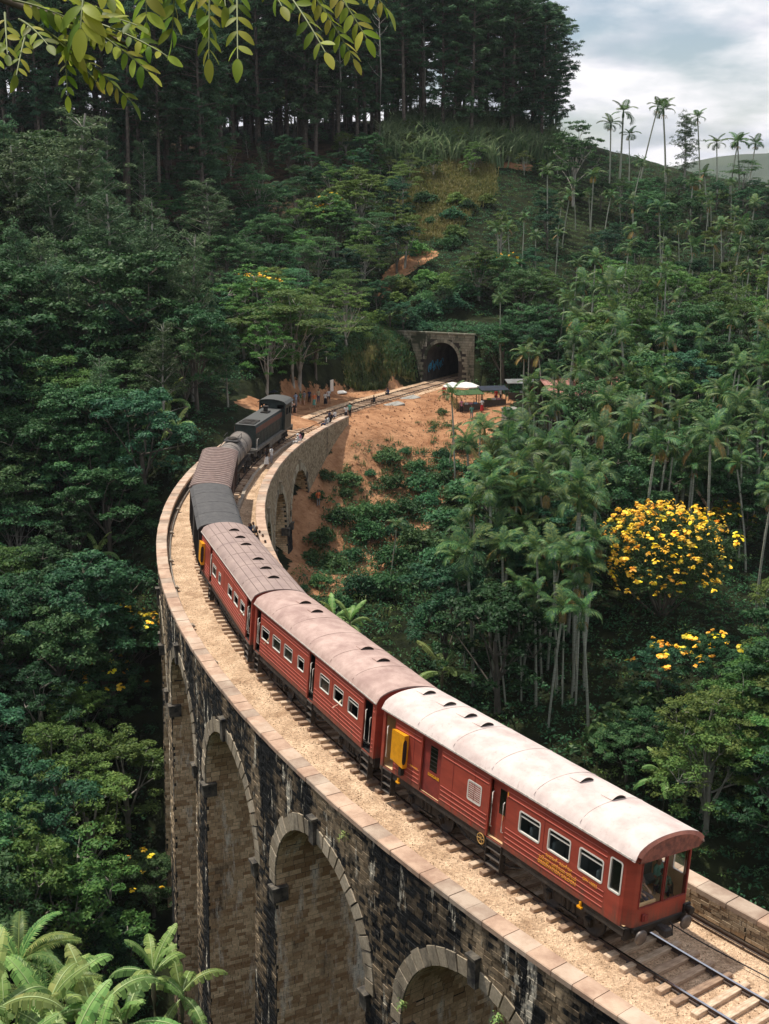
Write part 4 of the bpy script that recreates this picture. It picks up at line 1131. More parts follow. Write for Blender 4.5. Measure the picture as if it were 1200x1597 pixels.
# ---------------- last coach: observation saloon
def saloon_extra(t, h):
    # angled corners and front face
    x_s, x_f = h - .30, h + .10
    b = MB(); yc = 1.08
    for s in (-1, 1):
        zb, zt = HB, HS
        P0 = (x_s, s * WB); P1 = (x_s + .12, s * (WB - .03)); P2 = (x_f - .06, s * (yc + .10)); P3 = (x_f, s * yc)
        for A, B in ((P0, P1), (P1, P2), (P2, P3)):
            b.add([(A[0], A[1], zb), (B[0], B[1], zb), (B[0], B[1], zt), (A[0], A[1], zt)], [(0, 1, 2, 3)], 0)
    Mx = Matrix(((0, 1, 0, x_f), (1, 0, 0, 0), (0, 0, 1, 0), (0, 0, 0, 1)))
    wall_with_holes(b, -yc, yc, HB, HS, [(-1.02, -.035, 2.12, 3.63), (.035, 1.02, 2.12, 3.63)], 0, -.05, 0, 1, Mx)
    b.build('front_panel', [M_RED, M_TAN], t)
    for s in (-1, 1):
        y0, y1 = (-1.02, -.035) if s < 0 else (.035, 1.02)
        f = MB()
        for (a, c) in (((y0, 2.12), (y1, 2.12)), ((y1, 2.12), (y1, 3.63)), ((y1, 3.63), (y0, 3.63)), ((y0, 3.63), (y0, 2.12))):
            f.tube([(x_f + .012, a[0], a[1]), (x_f + .012, c[0], c[1])], .022, 6)
        w = f.build('front_window', M_RED_D, t)
        p = MB(); p.add([(x_f - .01, y0, 2.12), (x_f - .01, y1, 2.12), (x_f - .01, y1, 3.63), (x_f - .01, y0, 3.63)], [(0, 1, 2, 3)]); p.build('pane', M_GLASS, w)
    # hooded visor
    xv = h + .22; b = MB(); ys = np.linspace(-1.46, 1.46, 25); yi = np.linspace(-1.30, 1.30, 25)
    rim = [(xv, y, roof_z(y) - .0) for y in ys]
    n = len(rim)
    lo = [(xv + .05, a, max(3.68 + .02, roof_z(y) - .09)) for y, a in zip(ys, yi)]
    base = [(xv - .02, a * .98, 3.68) for a in yi]
    b.add(rim + lo, [(i, i + 1, n + i + 1, n + i) for i in range(n - 1)], 1, None, True)
    b.add(lo + base, [(i, i + 1, n + i + 1, n + i) for i in range(n - 1)], 0)
    b.add([(h - .3, -1.46, HS), (xv, -1.46, HS - .02), (xv - .02, -1.28, 3.68), (h - .3, -1.43, 3.72)], [(0, 1, 2, 3)], 0)
    b.add([(h - .3, 1.46, HS), (xv, 1.46, HS - .02), (xv - .02, 1.28, 3.68), (h - .3, 1.43, 3.72)], [(0, 1, 2, 3)], 0)
    b.add(base + [(x_f, y, 3.68) for y in yi], [(i, i + 1, n + i + 1, n + i) for i in range(n - 1)], 0)
    b.build('roof_visor', [M_VISOR, M_RIM], t)
    b = MB(); b.box((x_f - .02, 0, HB - .09), (.12, 2.3, .2), bev=.03); b.build('front_valance', M_BLACK, t)
    # lamp, bracket, yellow fittings, hand wheel
    b = MB(); b.cyl((x_f, 1.16, 1.62), (x_f + .26, 1.16, 1.62), .12, 14); b.box((x_f + .02, 1.16, 1.62), (.08, .3, .3)); b.build('tail_lamp', M_BLACK, t)
    b = MB(); b.box((x_f + .04, -.78, 1.78), (.08, .12, .26), bev=.02); b.box((x_f + .08, -.70, 1.78), (.03, .16, .22)); b.build('lamp_bracket', M_RED_D, t)
    for x in (4.75, -5.35):
        b = MB(); b.box((x, -1.42, 1.36), (.07, .07, .2)); b.box((x, -1.44, 1.28), (.2, .08, .06)); b.build('jack_bracket', M_YEL, t)
    hw = MB(); cx, cz = -.22, 1.32
    hw.tube([(cx + .19 * math.cos(a), -1.46, cz + .19 * math.sin(a)) for a in np.linspace(0, 2 * PI, 17)], .02, 6, cap=False)
    for a in np.linspace(0, PI, 4)[:-1]: hw.tube([(cx + .19 * math.cos(a), -1.46, cz + .19 * math.sin(a)), (cx - .19 * math.cos(a), -1.46, cz - .19 * math.sin(a))], .014, 5)
    hw.build('brake_wheel', mat('ochre_paint', (.45, .26, .08), .6), t)
    # vent grille, corner windows
    window(t, -1.18, -.45, 2.42, 3.12, -1, -WB, M_GLASSD, transom=False, grille=1)
    # lettering
    text_part('OBSERVATION SALOON', t, 3.57, 1.90, .165)
    text_part('பொது பார்வை கூடம்', t, 3.60, 2.07, .15)
    L = []; x = 0          # the line in round island script above, drawn stroke by stroke
    def arcp(cx, cy, r, a0, a1, n=8): return [(cx + r * math.cos(R_(a0 + (a1 - a0) * i / n)), cy + r * math.sin(R_(a0 + (a1 - a0) * i / n))) for i in range(n + 1)]
    for i, kind in enumerate('abcabd acbdab'):
        if kind == ' ': x += .7; continue
        if kind == 'a': L += [arcp(x + .45, .5, .42, 200, -90), arcp(x + .45, .28, .18, 0, 300)]
        if kind == 'b': L += [arcp(x + .3, .45, .32, 90, 400), arcp(x + .75, .45, .32, 180, -60)]
        if kind == 'c': L += [arcp(x + .45, .45, .42, 60, 330), [(x + .5, .45), (x + .85, .6), (x + .8, 1.1)]]
        if kind == 'd': L += [arcp(x + .4, .5, .4, -40, 250), arcp(x + .45, 1.1, .2, 0, 220)]
        x += 1.0
    strokes_part(L, t, 3.0, 2.20, .098)
    text_part('OFV 10832', t, 5.05, 2.26, .14)
    text_part('LUGGAGE', t, -3.29, 2.33, .15, y=-(WB - .09 + .012))
    text_part('OFV 10832', t, -4.42, 2.26, .11)
    text_part('1', t, .96, 3.45, .26, y=-(WB + .012)); text_part('1', t, .62, 2.42, .26, y=-(WB - .16 + .025))
    lookout(t, -5.70, -4.86)
    # seats inside
    sm = MB(); sm.box((0, 0, .42), (.5, .55, .12), bev=.04); sm.box((-.24, 0, .75), (.12, .55, .7), bev=.04); me = sm.mesh('seat', M_SEAT)
    for x in (5.35, 4.4, 3.3, 2.2, 1.5):
        for y in (-.95, .95, -.38, .38):
            o = link('seat', me, t); o.location = (x, y, HB + .06); o.rotation_euler = (0, 0, 0)
    # curved tan inner wall under the front windows and curtain panels
    b = MB(); b.box((x_f - .12, -.6, 1.9), (.06, .9, .6), bev=.02); b.box((.9, 0, 2.6), (.06, 2.7, 2.1)); b.build('partition', M_TAN, t)
    b = MB(); P = [(-WB + .1, HS - .1)] + [(y, roof_z(y) - .12) for y in np.linspace(-1.3, 1.3, 11)] + [(WB - .1, HS - .1)]
    b.add([(x, p[0], p[1]) for x in (1.0, h - .1) for p in P], [(i, i + 1, 14 + i - 1 + 0, 13 + i) for i in range(12)]); b.build('ceiling_panel', M_TAN, t)

c1w = [(1.61, 2.63, 2.45, 3.15, 'open'), (3.05, 4.06, 2.46, 3.17, 'open'), (4.49, 5.53, 2.46, 3.19, 'open'), (5.82, 6.30, 2.46, 3.50)]
saloon, _ = coach(-142.72, -149.85, 'observation_coach', 'red last coach with pale roof, big end windows and yellow lookout box', c1w,
      [(-6.45, -5.78, 'open'), (-4.0, -2.8, 'luggage'), (.0, .88, 'half')], M_ROOF1, [(-6.15, .17), (-4.83, .17), (-3.54, .17), (-2.57, .17), (2.66, .17), (4.13, .17)], True, saloon_extra)
c2w = [(-5.81, -4.80, 2.42, 3.04, 'open'), (-4.33, -3.33, 2.44, 3.07), (-2.86, -1.86, 2.46, 3.09), (-1.21, -.48, 2.5, 3.1, 'open'), (1.34, 2.33, 2.49, 3.15), (2.81, 3.75, 2.51, 3.16, 'open'), (4.26, 5.23, 2.51, 3.17, 'open')]
coach2, _ = coach(-150.05, -157.4, 'passenger_coach', 'red middle coach with pinkish roof, open doorway and seven side windows', c2w,
      [(-6.6, -6.0, 'open'), (.07, .71, 'open'), (5.72, 6.5, 'open')], M_ROOF2, [(-4.77, .22), (-3.34, .22), (2.14, .22), (3.69, .22)])
c3w = [(-3.35, -2.25, 2.28, 2.9), (-1.5, -.88, 2.28, 2.9), (1.14, 2.2, 2.39, 3.0, 'open'), (2.71, 3.76, 2.43, 3.03, 'open'), (4.32, 5.37, 2.5, 3.1, 'open')]
coach3, _ = coach(-157.6, -165.1, 'passenger_coach', 'red first coach with brown seamed roof and yellow lookout at its far end', c3w,
      [(-4.25, -3.6, 'luggage2'), (5.8, 6.75, 'open')], M_ROOF3, [(-5.1, .05), (-3.4, .05), (-1.8, .05), (1.3, .05), (3.1, .05), (4.85, .05)], False, lambda t, h: lookout(t, -6.75, -5.85), seams=True)

# ---------------- goods vehicles and locomotive
def vehicle_frame(a_near, a_far, name, label, cat, group=None):
    n, f = arc(a_near), arc(a_far); L = (n - f).length; c = (n + f) / 2
    sag = TR - (Vector((c.x - TCX, c.y - TCY)).length); off = Vector((c.x - TCX, c.y - TCY, 0)).normalized() * sag * .6
    off = off + Vector((c.x - TCX, c.y - TCY, 0)).normalized() * .12
    q_ = thing(name, label, cat, (c.x + off.x, c.y + off.y, 0), math.atan2(n.y - f.y, n.x - f.x), group); q_.rotation_euler.x = -.06; return q_, L
def goods_van(a0, a1, label, roofm, ribs, side_m, eave=3.5, crown=3.95):
    t, L = vehicle_frame(a0, a1, 'goods_van', label, 'goods van', 'goods vehicles ahead of the coaches'); h = L / 2
    rz_ = lambda y: eave + (crown - eave) * math.sqrt(max(0, 1 - (y / 1.45) ** 2))
    b = MB()
    for s in (-1, 1): wall_with_holes(b, -h, h, 1.25, eave, [(-.9, .9, 1.3, 3.3)], s * 1.36, -s * .06)
    for x in (-h, h):
        P = [(x, -1.36, 1.25)] + [(x, y, rz_(y)) for y in np.linspace(-1.36, 1.36, 11)] + [(x, 1.36, 1.25)]; b.add(P, [tuple(range(len(P)))])
    b.add([(-h, -1.36, 1.25), (h, -1.36, 1.25), (h, 1.36, 1.25), (-h, 1.36, 1.25)], [(0, 1, 2, 3)]); b.build('body', [side_m, M_DARK], t, fix=False)
    for s in (-1, 1):
        d = MB(); d.box((.0, s * 1.40, 2.3), (1.85, .04, 2.0)); d.build('sliding_door', side_m, t)
        for x in np.arange(-h + .1, h, .8):
            if abs(x) > 1.0:
                d = MB(); d.box((x, s * 1.40, 2.37), (.07, .07, 2.2)); d.build('side_post', side_m, t)
    b = MB(); ys = np.linspace(-1.45, 1.45, 15); V = [(x, y, rz_(y) + .01 + dz) for dz in (0, -.06) for x in (-h - .08, h + .08) for y in ys]
    n = 15; b.add(V, [(i, i + 1, n + i + 1, n + i) for i in range(n - 1)] + [(2 * n + i, 2 * n + i + 1, 3 * n + i + 1, 3 * n + i) for i in range(n - 1)] + [(i, i + 1, 2 * n + i + 1, 2 * n + i) for i in range(n - 1)] + [(n + i, n + i + 1, 3 * n + i + 1, 3 * n + i) for i in range(n - 1)], 0, None, False)
    rf = b.build('roof', roofm, t)
    if ribs:
        for i in range(ribs):
            x = -h + .1 + (L - .2) * i / (ribs - 1); r = MB(); P = [(x, y, rz_(y) + .03) for y in np.linspace(-1.44, 1.44, 12)]; r.tube(P, .055, 4); r.build('roof_rib', M_ROOFB_L, rf)
    else:
        for x in (-h * .5, 0, h * .5):
            r = MB(); r.tube([(x, y, rz_(y) + .012) for y in np.linspace(-1.44, 1.44, 12)], .02, 4); r.build('roof_joint', roofm, rf)
    b = MB()
    for s in (-1, 1): b.box((0, s * 1.1, 1.12), (L, .1, .24))
    for x in (-h, h): b.box((x, 0, 1.08), (.12, 2.4, .3))
    b.build('underframe', M_UNDER, t); bogie(t, h - 1.9); bogie(t, -h + 1.9)
    for ex in (-1, 1):
        for s in (-1, 1):
            q = MB(); q.cyl((ex * h, s * .98, 1.04), (ex * (h + .3), s * .98, 1.04), .1, 8); q.cyl((ex * (h + .28), s * .98, 1.04), (ex * (h + .34), s * .98, 1.04), .22, 14); q.build('buffer', M_IRON, t)
    return t
M_ROOFB_L = mat('rib_highlight', (.36, .27, .235), .6, scale=3, col2=(.24, .17, .15))
M_VAN = mat('black_van_side', (.035, .03, .03), .7, scale=3, col2=(.02, .018, .018)); M_VAN2 = mat('brown_van_side', (.10, .055, .045), .7, scale=3, col2=(.05, .03, .028))
goods_van(-165.55, -171.6, 'dark goods van with a smooth slate grey roof ahead of the coaches', M_ROOFG, 0, M_VAN)
goods_van(-171.85, -179.0, 'brown goods van with a close ribbed rusty roof behind the tank wagon', M_ROOFB, 21, M_VAN2, 3.5, 3.85)
t, L = vehicle_frame(-179.5, -185.0, 'tank_wagon', 'grey cylindrical tank wagon with walkway coupled behind the locomotive', 'tank wagon', 'goods vehicles ahead of the coaches'); h = L / 2
M_TANK = mat('tank_grey', (.24, .21, .18), .55, scale=2, col2=(.13, .11, .10), spec=.4, stretch=(1, 1, .4))
b = MB(); Mx = Matrix.Translation((0, 0, 2.28)) @ Matrix.Rotation(PI / 2, 4, 'Y')
b.lathe([(0, -h + .2), (.6, -h + .24), (.95, -h + .4), (1.06, -h + .65), (1.06, h - .65), (.95, h - .4), (.6, h - .24), (0, h - .2)], 32, 0, Mx); tk = b.build('tank', M_TANK, t)
for x in (-h + .8, -2, 2, h - .8):
    r = MB(); r.tube([(x, 1.075 * math.cos(a), 2.28 + 1.075 * math.sin(a)) for a in np.linspace(0, 2 * PI, 25)], .035, 5, cap=False); r.build('tank_band', M_STEEL, tk)
b = MB(); b.lathe([(.42, 3.2), (.42, 3.55), (.3, 3.62), (0, 3.64)], 16); b.build('filling_dome', M_UNDER, t)
b = MB(); b.box((0, 0, 3.42), (1.9, 1.3, .05)); 
for x in (-.9, .9):
    for y in (-.62, .62): b.box((x, y, 3.62), (.04, .04, .45))
b.box((0, .62, 3.84), (1.9, .03, .03)); b.box((0, -.62, 3.84), (1.9, .03, .03)); b.build('walkway', M_IRON, t)
for s in (-1, 1):
    b = MB()
    for x in (.3, .7): b.tube([(x, s * .62, 3.4), (x, s * 1.2, 2.5), (x, s * 1.25, 1.2)], .02, 5)
    for z in np.arange(1.3, 3.3, .3): b.box((.5, s * (1.22 if z < 2.5 else 1.22 - (z - 2.5) * .6), z), (.4, .03, .03))
    b.build('ladder', M_IRON, t)
b = MB(); b.box((0, 0, 1.12), (L, 1.8, .24))
for x in (-h, h): b.box((x, 0, 1.08), (.12, 2.4, .3))
b.build('underframe', M_UNDER, t); bogie(t, h - 1.7); bogie(t, -h + 1.7)

t, L = vehicle_frame(-185.4, -193.1, 'diesel_locomotive', 'dark grey green diesel locomotive with long bonnet and arched cab roof', 'locomotive'); h = L / 2
M_LOCO = mat('loco_green', (.036, .05, .045), .55, scale=2, col2=(.02, .026, .025)); M_LOCOR = mat('loco_roof', (.085, .09, .085), .7, scale=2.5, col2=(.08, .08, .078), bump=.2)
M_LOCOB = mat('loco_brown', (.17, .075, .055), .65, scale=2, col2=(.09, .045, .038)); M_LOCOF = mat('loco_frame_paint', (.16, .15, .13), .7, scale=2, col2=(.09, .085, .075))
b = MB(); b.box((0, 0, 1.35), (L - .3, 2.75, .22)); b.box((0, 1.3, 1.1), (4.6, .12, .5)); b.box((0, -1.3, 1.1), (4.6, .12, .5))
for ex in (-1, 1): b.box((ex * (h - .1), 0, 1.1), (.2, 2.7, .55))
b.build('frame', M_LOCOF, t)
hx0, hx1 = -h + 3.6, h - .9      # local +x is the end nearer the camera: the bonnet; the cab is at the far end
b = MB(); b.prism([(-1.02, 1.46), (1.02, 1.46), (1.02, 3.35), (.85, 3.5), (-.85, 3.5), (-1.02, 3.35)], hx0, hx1, 0, ax='x'); hood = b.build('bonnet', M_LOCO, t)
b = MB(); b.box(((hx0 + hx1) / 2, 0, 3.53), (hx1 - hx0 + .1, 1.95, .06), bev=.02); b.build('bonnet_roof', M_LOCOR, hood)
for s in (-1, 1):
    q = MB(); q.box(((hx0 + hx1) / 2, s * 1.03, 3.05), (hx1 - hx0, .03, .5)); q.build('bonnet_stripe', M_LOCOB, hood)
    x = hx0 + .3
    while x < hx1 - .3:
        q = MB(); q.box((x, s * 1.04, 2.1), (.46, .05, 1.2), bev=.015)
        for z in np.arange(1.65, 2.6, .16): q.box((x, s * 1.07, z), (.38, .03, .05))
        q.build('bonnet_door', M_LOCO, hood); x += .56
for x in (hx1 - .8, hx1 - 2.0):
    q = MB(); q.box((x, 0, 3.60), (.95, 1.5, .08), bev=.02); q.cyl((x, 0, 3.62), (x, 0, 3.68), .38, 18); q.build('radiator_fan', M_BLACK, hood)
q = MB(); q.box((hx0 + 2.6, 0, 3.62), (1.3, .7, .1)); q.cyl((hx0 + 2.6, 0, 3.6), (hx0 + 2.6, 0, 4.15), .22, 12); q.box((hx0 + 2.6, 0, 4.12), (.5, .5, .18), bev=.03); q.build('exhaust_stack', M_BLACK, hood)
cx0, cx1 = -h + .9, hx0
b = MB()
for s in (-1, 1): wall_with_holes(b, cx0, cx1, 1.46, 4.0, [(cx0 + .5, cx0 + 1.2, 2.9, 3.6), (cx1 - 1.15, cx1 - .4, 2.9, 3.6)], s * 1.36, -s * .06, 0, 1)
rc = lambda y: 4.02 + .42 * math.sqrt(max(0, 1 - (y / 1.5) ** 2))
for x, th in ((cx0, .05), (cx1, -.05)):
    Mx = Matrix(((0, 1, 0, x), (1, 0, 0, 0), (0, 0, 1, 0), (0, 0, 0, 1))); wall_with_holes(b, -1.36, 1.36, 1.46, 4.0, [(-1.2, -.5, 3.58, 3.95), (.5, 1.2, 3.58, 3.95)], 0, th, 0, 1, Mx)
    P = [(x, -1.36, 4.0)] + [(x, y, rc(y)) for y in np.linspace(-1.36, 1.36, 9)] + [(x, 1.36, 4.0)]; b.add(P, [tuple(range(len(P)))])
cab = b.build('cab', [M_LOCO, M_DARK], t, fix=False)
b = MB(); ys = np.linspace(-1.5, 1.5, 13); n = 13; V = [(x, y, rc(y) + dz) for dz in (.0, .06) for x in (cx0 - .2, cx1 + .25) for y in ys]
b.add(V, [(i, i + 1, n + i + 1, n + i) for i in range(n - 1)] + [(2 * n + i, 2 * n + i + 1, 3 * n + i + 1, 3 * n + i) for i in range(n - 1)] + [(i, i + 1, 2 * n + i + 1, 2 * n + i) for i in range(n - 1)] + [(n + i, n + i + 1, 3 * n + i + 1, 3 * n + i) for i in range(n - 1)]); b.build('cab_roof', M_LOCOR, cab)
b = MB(); b.prism([(-.8, 1.46), (.8, 1.46), (.8, 2.9), (.6, 3.05), (-.6, 3.05), (-.8, 2.9)], -h + .25, cx0, 0, ax='x'); b.build('short_bonnet', M_LOCO, t)
for s in (-1, 1):
    b = MB(); b.tube([(hx1 + .6, s * 1.32, 1.46), (hx1 + .6, s * 1.32, 2.4), (hx1 + .1, s * 1.32, 2.4)], .02, 6); b.tube([(-h + .3, s * 1.32, 1.46), (-h + .3, s * 1.32, 2.4), (cx0, s * 1.32, 2.5)], .02, 6); b.build('handrail', M_GUTTER, t)
for x in (-h + 2.4, h - 2.4): bogie(t, x)
b = MB(); b.box((0, 0, .85), (3.0, 2.2, .6), bev=.06); b.build('fuel_tank', M_BLACK, t)
for ex in (-1, 1):
    for s in (-1, 1):
        q = MB(); q.cyl((ex * h, s * .98, 1.04), (ex * (h + .28), s * .98, 1.04), .1, 8); q.cyl((ex * (h + .26), s * .98, 1.04), (ex * (h + .32), s * .98, 1.04), .22, 14); q.build('buffer', M_IRON, t)

# ------------------------------------------------------------------ people
M_SKIN = mat('skin_brown', (.26, .13, .075), .55); M_SKINP = mat('skin_light', (.55, .34, .25), .55); M_HAIR = mat('dark_hair', (.012, .010, .009), .6)
M_EYE = mat('eye_dark', (.01, .01, .01), .3)
def skeleton(pose):
    """joints for one pose, z up, facing +x; returns verts, edges, radii, regions"""
    V = []; E = []; Rr = []; G = []
    def v(p, r, g, parent=None):
        V.append(Vector(p)); Rr.append(r); G.append(g)
        if parent is not None: E.append((parent, len(V) - 1))
        return len(V) - 1
    sit = pose in ('sit', 'lean', 'squat'); hz = .92 if not sit else (.30 if pose == 'squat' else .12)
    fw = .12 if pose == 'squat' else (.10 if pose == 'lean' else 0)
    pel = v((0, 0, hz), (.145, .11), 'hip'); sp = v((.0 + fw * .3, 0, hz + .18), (.125, .095), 'torso', pel); ch = v((fw * .7, 0, hz + .36), (.15, .105), 'torso', sp)
    nk0 = v((fw + .01, 0, hz + .50), (.07, .06), 'torso', ch); nk = v((fw + .02, 0, hz + .56), .050, 'skin', nk0)
    hd = v((fw + .035, 0, hz + .63), (.072, .080), 'head', nk); hd2 = v((fw + .03, 0, hz + .71), (.082, .092), 'head', hd); hd3 = v((fw + .02, 0, hz + .775), (.055, .06), 'head', hd2)
    for s in (-1, 1):
        sh = v((fw, s * .175, hz + .47), .052, 'arm', nk0)
        if pose == 'stand': el, wr, hp = (-.02, s * .235, hz + .19), (.06, s * .24, hz - .04), (.08, s * .235, hz - .10)
        elif pose == 'walk': el, wr, hp = (s * .10, s * .24, hz + .20), (s * .22 + .05, s * .22, hz + .02), (s * .24 + .08, s * .21, hz - .03)
        elif pose == 'phone': el, wr, hp = (.06, s * .25, hz + .20), (.28, s * .10, hz + .36), (.33, s * .07, hz + .40)
        elif pose == 'lean' and s < 0: el, wr, hp = (fw + .10, s * .36, hz + .32), (fw + .22, s * .52, hz + .34), (fw + .26, s * .58, hz + .33)
        else: el, wr, hp = (fw + .04, s * .24, hz + .20), (fw + .27, s * .16, hz + .14), (fw + .33, s * .14, hz + .12)
        e = v(el, .040, 'arm', sh); w = v(wr, .027, 'skin', e); h = v(hp, (.036, .020), 'skin', w)
        H = Vector(hp); D = (Vector(hp) - Vector(wr)).normalized(); side = D.cross(Vector((0, 0, 1)));
        if side.length < .1: side = D.cross(Vector((1, 0, 0)))
        side.normalize(); cu = D.cross(side)
        for k, (o, l) in enumerate(((-.027, .062), (-.009, .072), (.009, .068), (.027, .052))):
            a = v(H + D * .035 + side * o, .010, 'skin', h); v(H + D * (.035 + l * .5) + side * o * 1.1 + cu * .008, .0085, 'skin', a); v(H + D * (.03 + l * .85) + side * o * 1.1 + cu * .025, .007, 'skin', len(V) - 1)
        a = v(H + side * -.04 + D * .005, .011, 'skin', h); v(H + side * -.058 + D * .035, .009, 'skin', a)
        if pose in ('stand', 'phone', 'walk'):
            st = .14 * s if pose == 'walk' else 0
            hp_ = v((0, s * .095, .86), .088, 'leg', pel); kn = v((st + .02, s * .10, .48), .056, 'leg', hp_); an = v((st * 1.5 - .01 - (.05 if pose == 'walk' else 0), s * .10, .085), .038, 'shin', kn); ft = v((st * 1.5 + .09, s * .115, .035), (.04, .03), 'foot', an); v((st * 1.5 + .17, s * .12, .026), (.032, .02), 'foot', ft)
        elif pose == 'squat':
            hp_ = v((.08, s * .11, hz), .088, 'leg', pel); kn = v((.42, s * .16, .46), .056, 'leg', hp_); an = v((.34, s * .13, .085), .038, 'shin', kn); ft = v((.44, s * .13, .035), (.04, .03), 'foot', an); v((.52, s * .135, .026), (.032, .02), 'foot', ft)
        else:
            hp_ = v((.09, s * .10, hz - .02), .088, 'leg', pel); kn = v((.45, s * .11, hz + .0), .056, 'leg', hp_); an = v((.47, s * .11, hz - .38), .038, 'shin', kn); ft = v((.55, s * .11, hz - .43), (.04, .03), 'foot', an); v((.62, s * .11, hz - .44), (.032, .02), 'foot', ft)
    nose = v((fw + .135, 0, hz + .675), .012, 'head', hd2)
    for s in (-1, 1): v((fw + .02, s * .098, hz + .69), .016, 'head', hd2)
    return V, E, Rr, G, Vector((fw, 0, hz))
POSE = {}
def make_pose(pose):
    V, E, Rr, G, org = skeleton(pose)
    me = bpy.data.meshes.new('p'); me.from_pydata([tuple(p) for p in V], E, []); ob = bpy.data.objects.new('p', me); COL.objects.link(ob)
    m = ob.modifiers.new('s', 'SKIN'); m.use_smooth_shade = True
    sv = me.skin_vertices[0].data if me.skin_vertices else None
    if sv is None:
        bpy.context.view_layer.update(); 
        bm = bmesh.new(); bm.from_mesh(me); bm.verts.layers.skin.verify(); bm.to_mesh(me); bm.free(); sv = me.skin_vertices[0].data
    for i, r in enumerate(Rr): sv[i].radius = r if isinstance(r, tuple) else (r, r); sv[i].use_root = (i == 0)
    ss = ob.modifiers.new('u', 'SUBSURF'); ss.levels = 1; ss.render_levels = 1
    dg = bpy.context.evaluated_depsgraph_get(); ev = ob.evaluated_get(dg); r = bpy.data.meshes.new_from_object(ev); bpy.data.objects.remove(ob)
    r.name = 'body'
    n = len(r.vertices); co = np.empty(n * 3, np.float32); r.vertices.foreach_get('co', co); co = co.reshape(-1, 3); no = np.empty(n * 3, np.float32); r.vertices.foreach_get('normal', no); no = no.reshape(-1, 3)
    # nearest bone segment gives the region of every face
    faces = [tuple(p.vertices) for p in r.polygons]; cen = np.array([co[list(f)].mean(0) for f in faces])
    best = np.full(len(faces), 1e9); reg = np.zeros(len(faces), int); tt = np.zeros(len(faces))
    A = np.array([V[a] for a, b in E]); B = np.array([V[b] for a, b in E])
    for k in range(len(E)):
        d = B[k] - A[k]; t = np.clip(((cen - A[k]) @ d) / (d @ d + 1e-9), 0, 1); rr = Rr[E[k][1]]; rr = rr[0] if isinstance(rr, tuple) else rr
        dist = np.linalg.norm(cen - (A[k] + t[:, None] * d), axis=1) - rr * .6
        u = dist < best; best[u] = dist[u]; reg[u] = k; tt[u] = t[u]
    def sub(name, sel, inf):
        idx = [i for i in range(len(faces)) if sel(i)]
        mp = {}; vv = []; ff = []
        for i in idx:
            f = []
            for q in faces[i]:
                if q not in mp: mp[q] = len(vv); vv.append(tuple(co[q] + no[q] * inf))
                f.append(mp[q])
            ff.append(tuple(f))
        m2 = bpy.data.meshes.new(name); m2.from_pydata(vv, [], ff); m2.materials.append(M_WHITE); m2.polygons.foreach_set('use_smooth', [True] * len(ff)); m2.update(); return m2
    R1 = lambda i: G[E[reg[i]][1]]; R0 = lambda i: G[E[reg[i]][0]]
    hz = org.z
    shirt = sub('shirt', lambda i: R1(i) == 'torso' or (R1(i) == 'hip') or (R1(i) == 'arm' and (R0(i) != 'arm' or tt[i] < .75)), .014)
    trousers = sub('trousers', lambda i: R1(i) in ('leg', 'shin') and not (R1(i) == 'shin' and tt[i] > .9) or (R1(i) == 'torso' and R0(i) == 'hip' and tt[i] < .35), .012)
    shorts = sub('shorts', lambda i: R1(i) == 'leg' and not (R0(i) == 'leg' and tt[i] > .85), .018)
    hx = org.x
    hair = sub('hair', lambda i: R1(i) == 'head' and (cen[i][2] > hz + .735 or (cen[i][0] < hx + .02 and cen[i][2] > hz + .62)), .013)
    r.materials.clear(); r.materials.append(M_SKIN)
    b = MB(); z0 = 0.25 if hz > .5 else hz - .30
    if hz > .5: b.lathe([(.145, .98), (.17, .85), (.20, .55), (.24, .28)], 14)
    else: b.add([(-.12, -.2, hz + .12), (-.12, .2, hz + .12), (.5, -.2, hz + .08), (.5, .2, hz + .08), (.52, -.22, hz - .28), (.52, .22, hz - .28), (-.1, -.24, hz - .08), (-.1, .24, hz - .08)], [(0, 1, 3, 2), (2, 3, 5, 4), (0, 2, 4, 6), (1, 3, 5, 7)])
    skirt = b.mesh('skirt', M_WHITE)
    b = MB()
    e1 = []
    for s in (-1, 1):
        q = MB(); q.lathe([(0, -.012), (.010, -.006), (.012, 0), (.010, .006), (0, .012)], 8, 0, Matrix.Translation((hx + .112, s * .032, hz + .70))); e1.append(q.mesh('eye', M_EYE))
    b.lathe([(0, hz + .80), (.09, hz + .79), (.105, hz + .75), (.11, hz + .735), (.17, hz + .73)], 14, 0, Matrix.Translation((hx + .02, 0, 0))); hat = b.mesh('hat', M_WHITE)
    b = MB(); b.tube([(hx - .06, 0, hz + .74), (hx - .09, 0, hz + .60), (hx - .10, 0, hz + .38)], [.07, .08, .05], 8); lh = b.mesh('long_hair', M_HAIR)
    return dict(body=r, shirt=shirt, trousers=trousers, shorts=shorts, hair=hair, skirt=skirt, eyes=e1, hat=hat, long=lh, hz=hz)
for p_ in ('stand', 'walk', 'phone', 'sit', 'squat', 'lean'): POSE[p_] = make_pose(p_)
CLOTH = {}
def cloth(c):
    c = tuple(c)
    if c not in CLOTH: CLOTH[c] = mat('cloth_%d' % len(CLOTH), c, .85, scale=8, var=.25)
    return CLOTH[c]
WHT, BLK, NVY, RED_, ORG, KHK, GRN, GRY, PNK, TEAL, BEI = (.72, .72, .70), (.018, .018, .022), (.03, .05, .12), (.50, .03, .03), (.75, .18, .06), (.40, .32, .20), (.07, .18, .08), (.28, .28, .30), (.55, .25, .32), (.12, .35, .28), (.55, .45, .30)
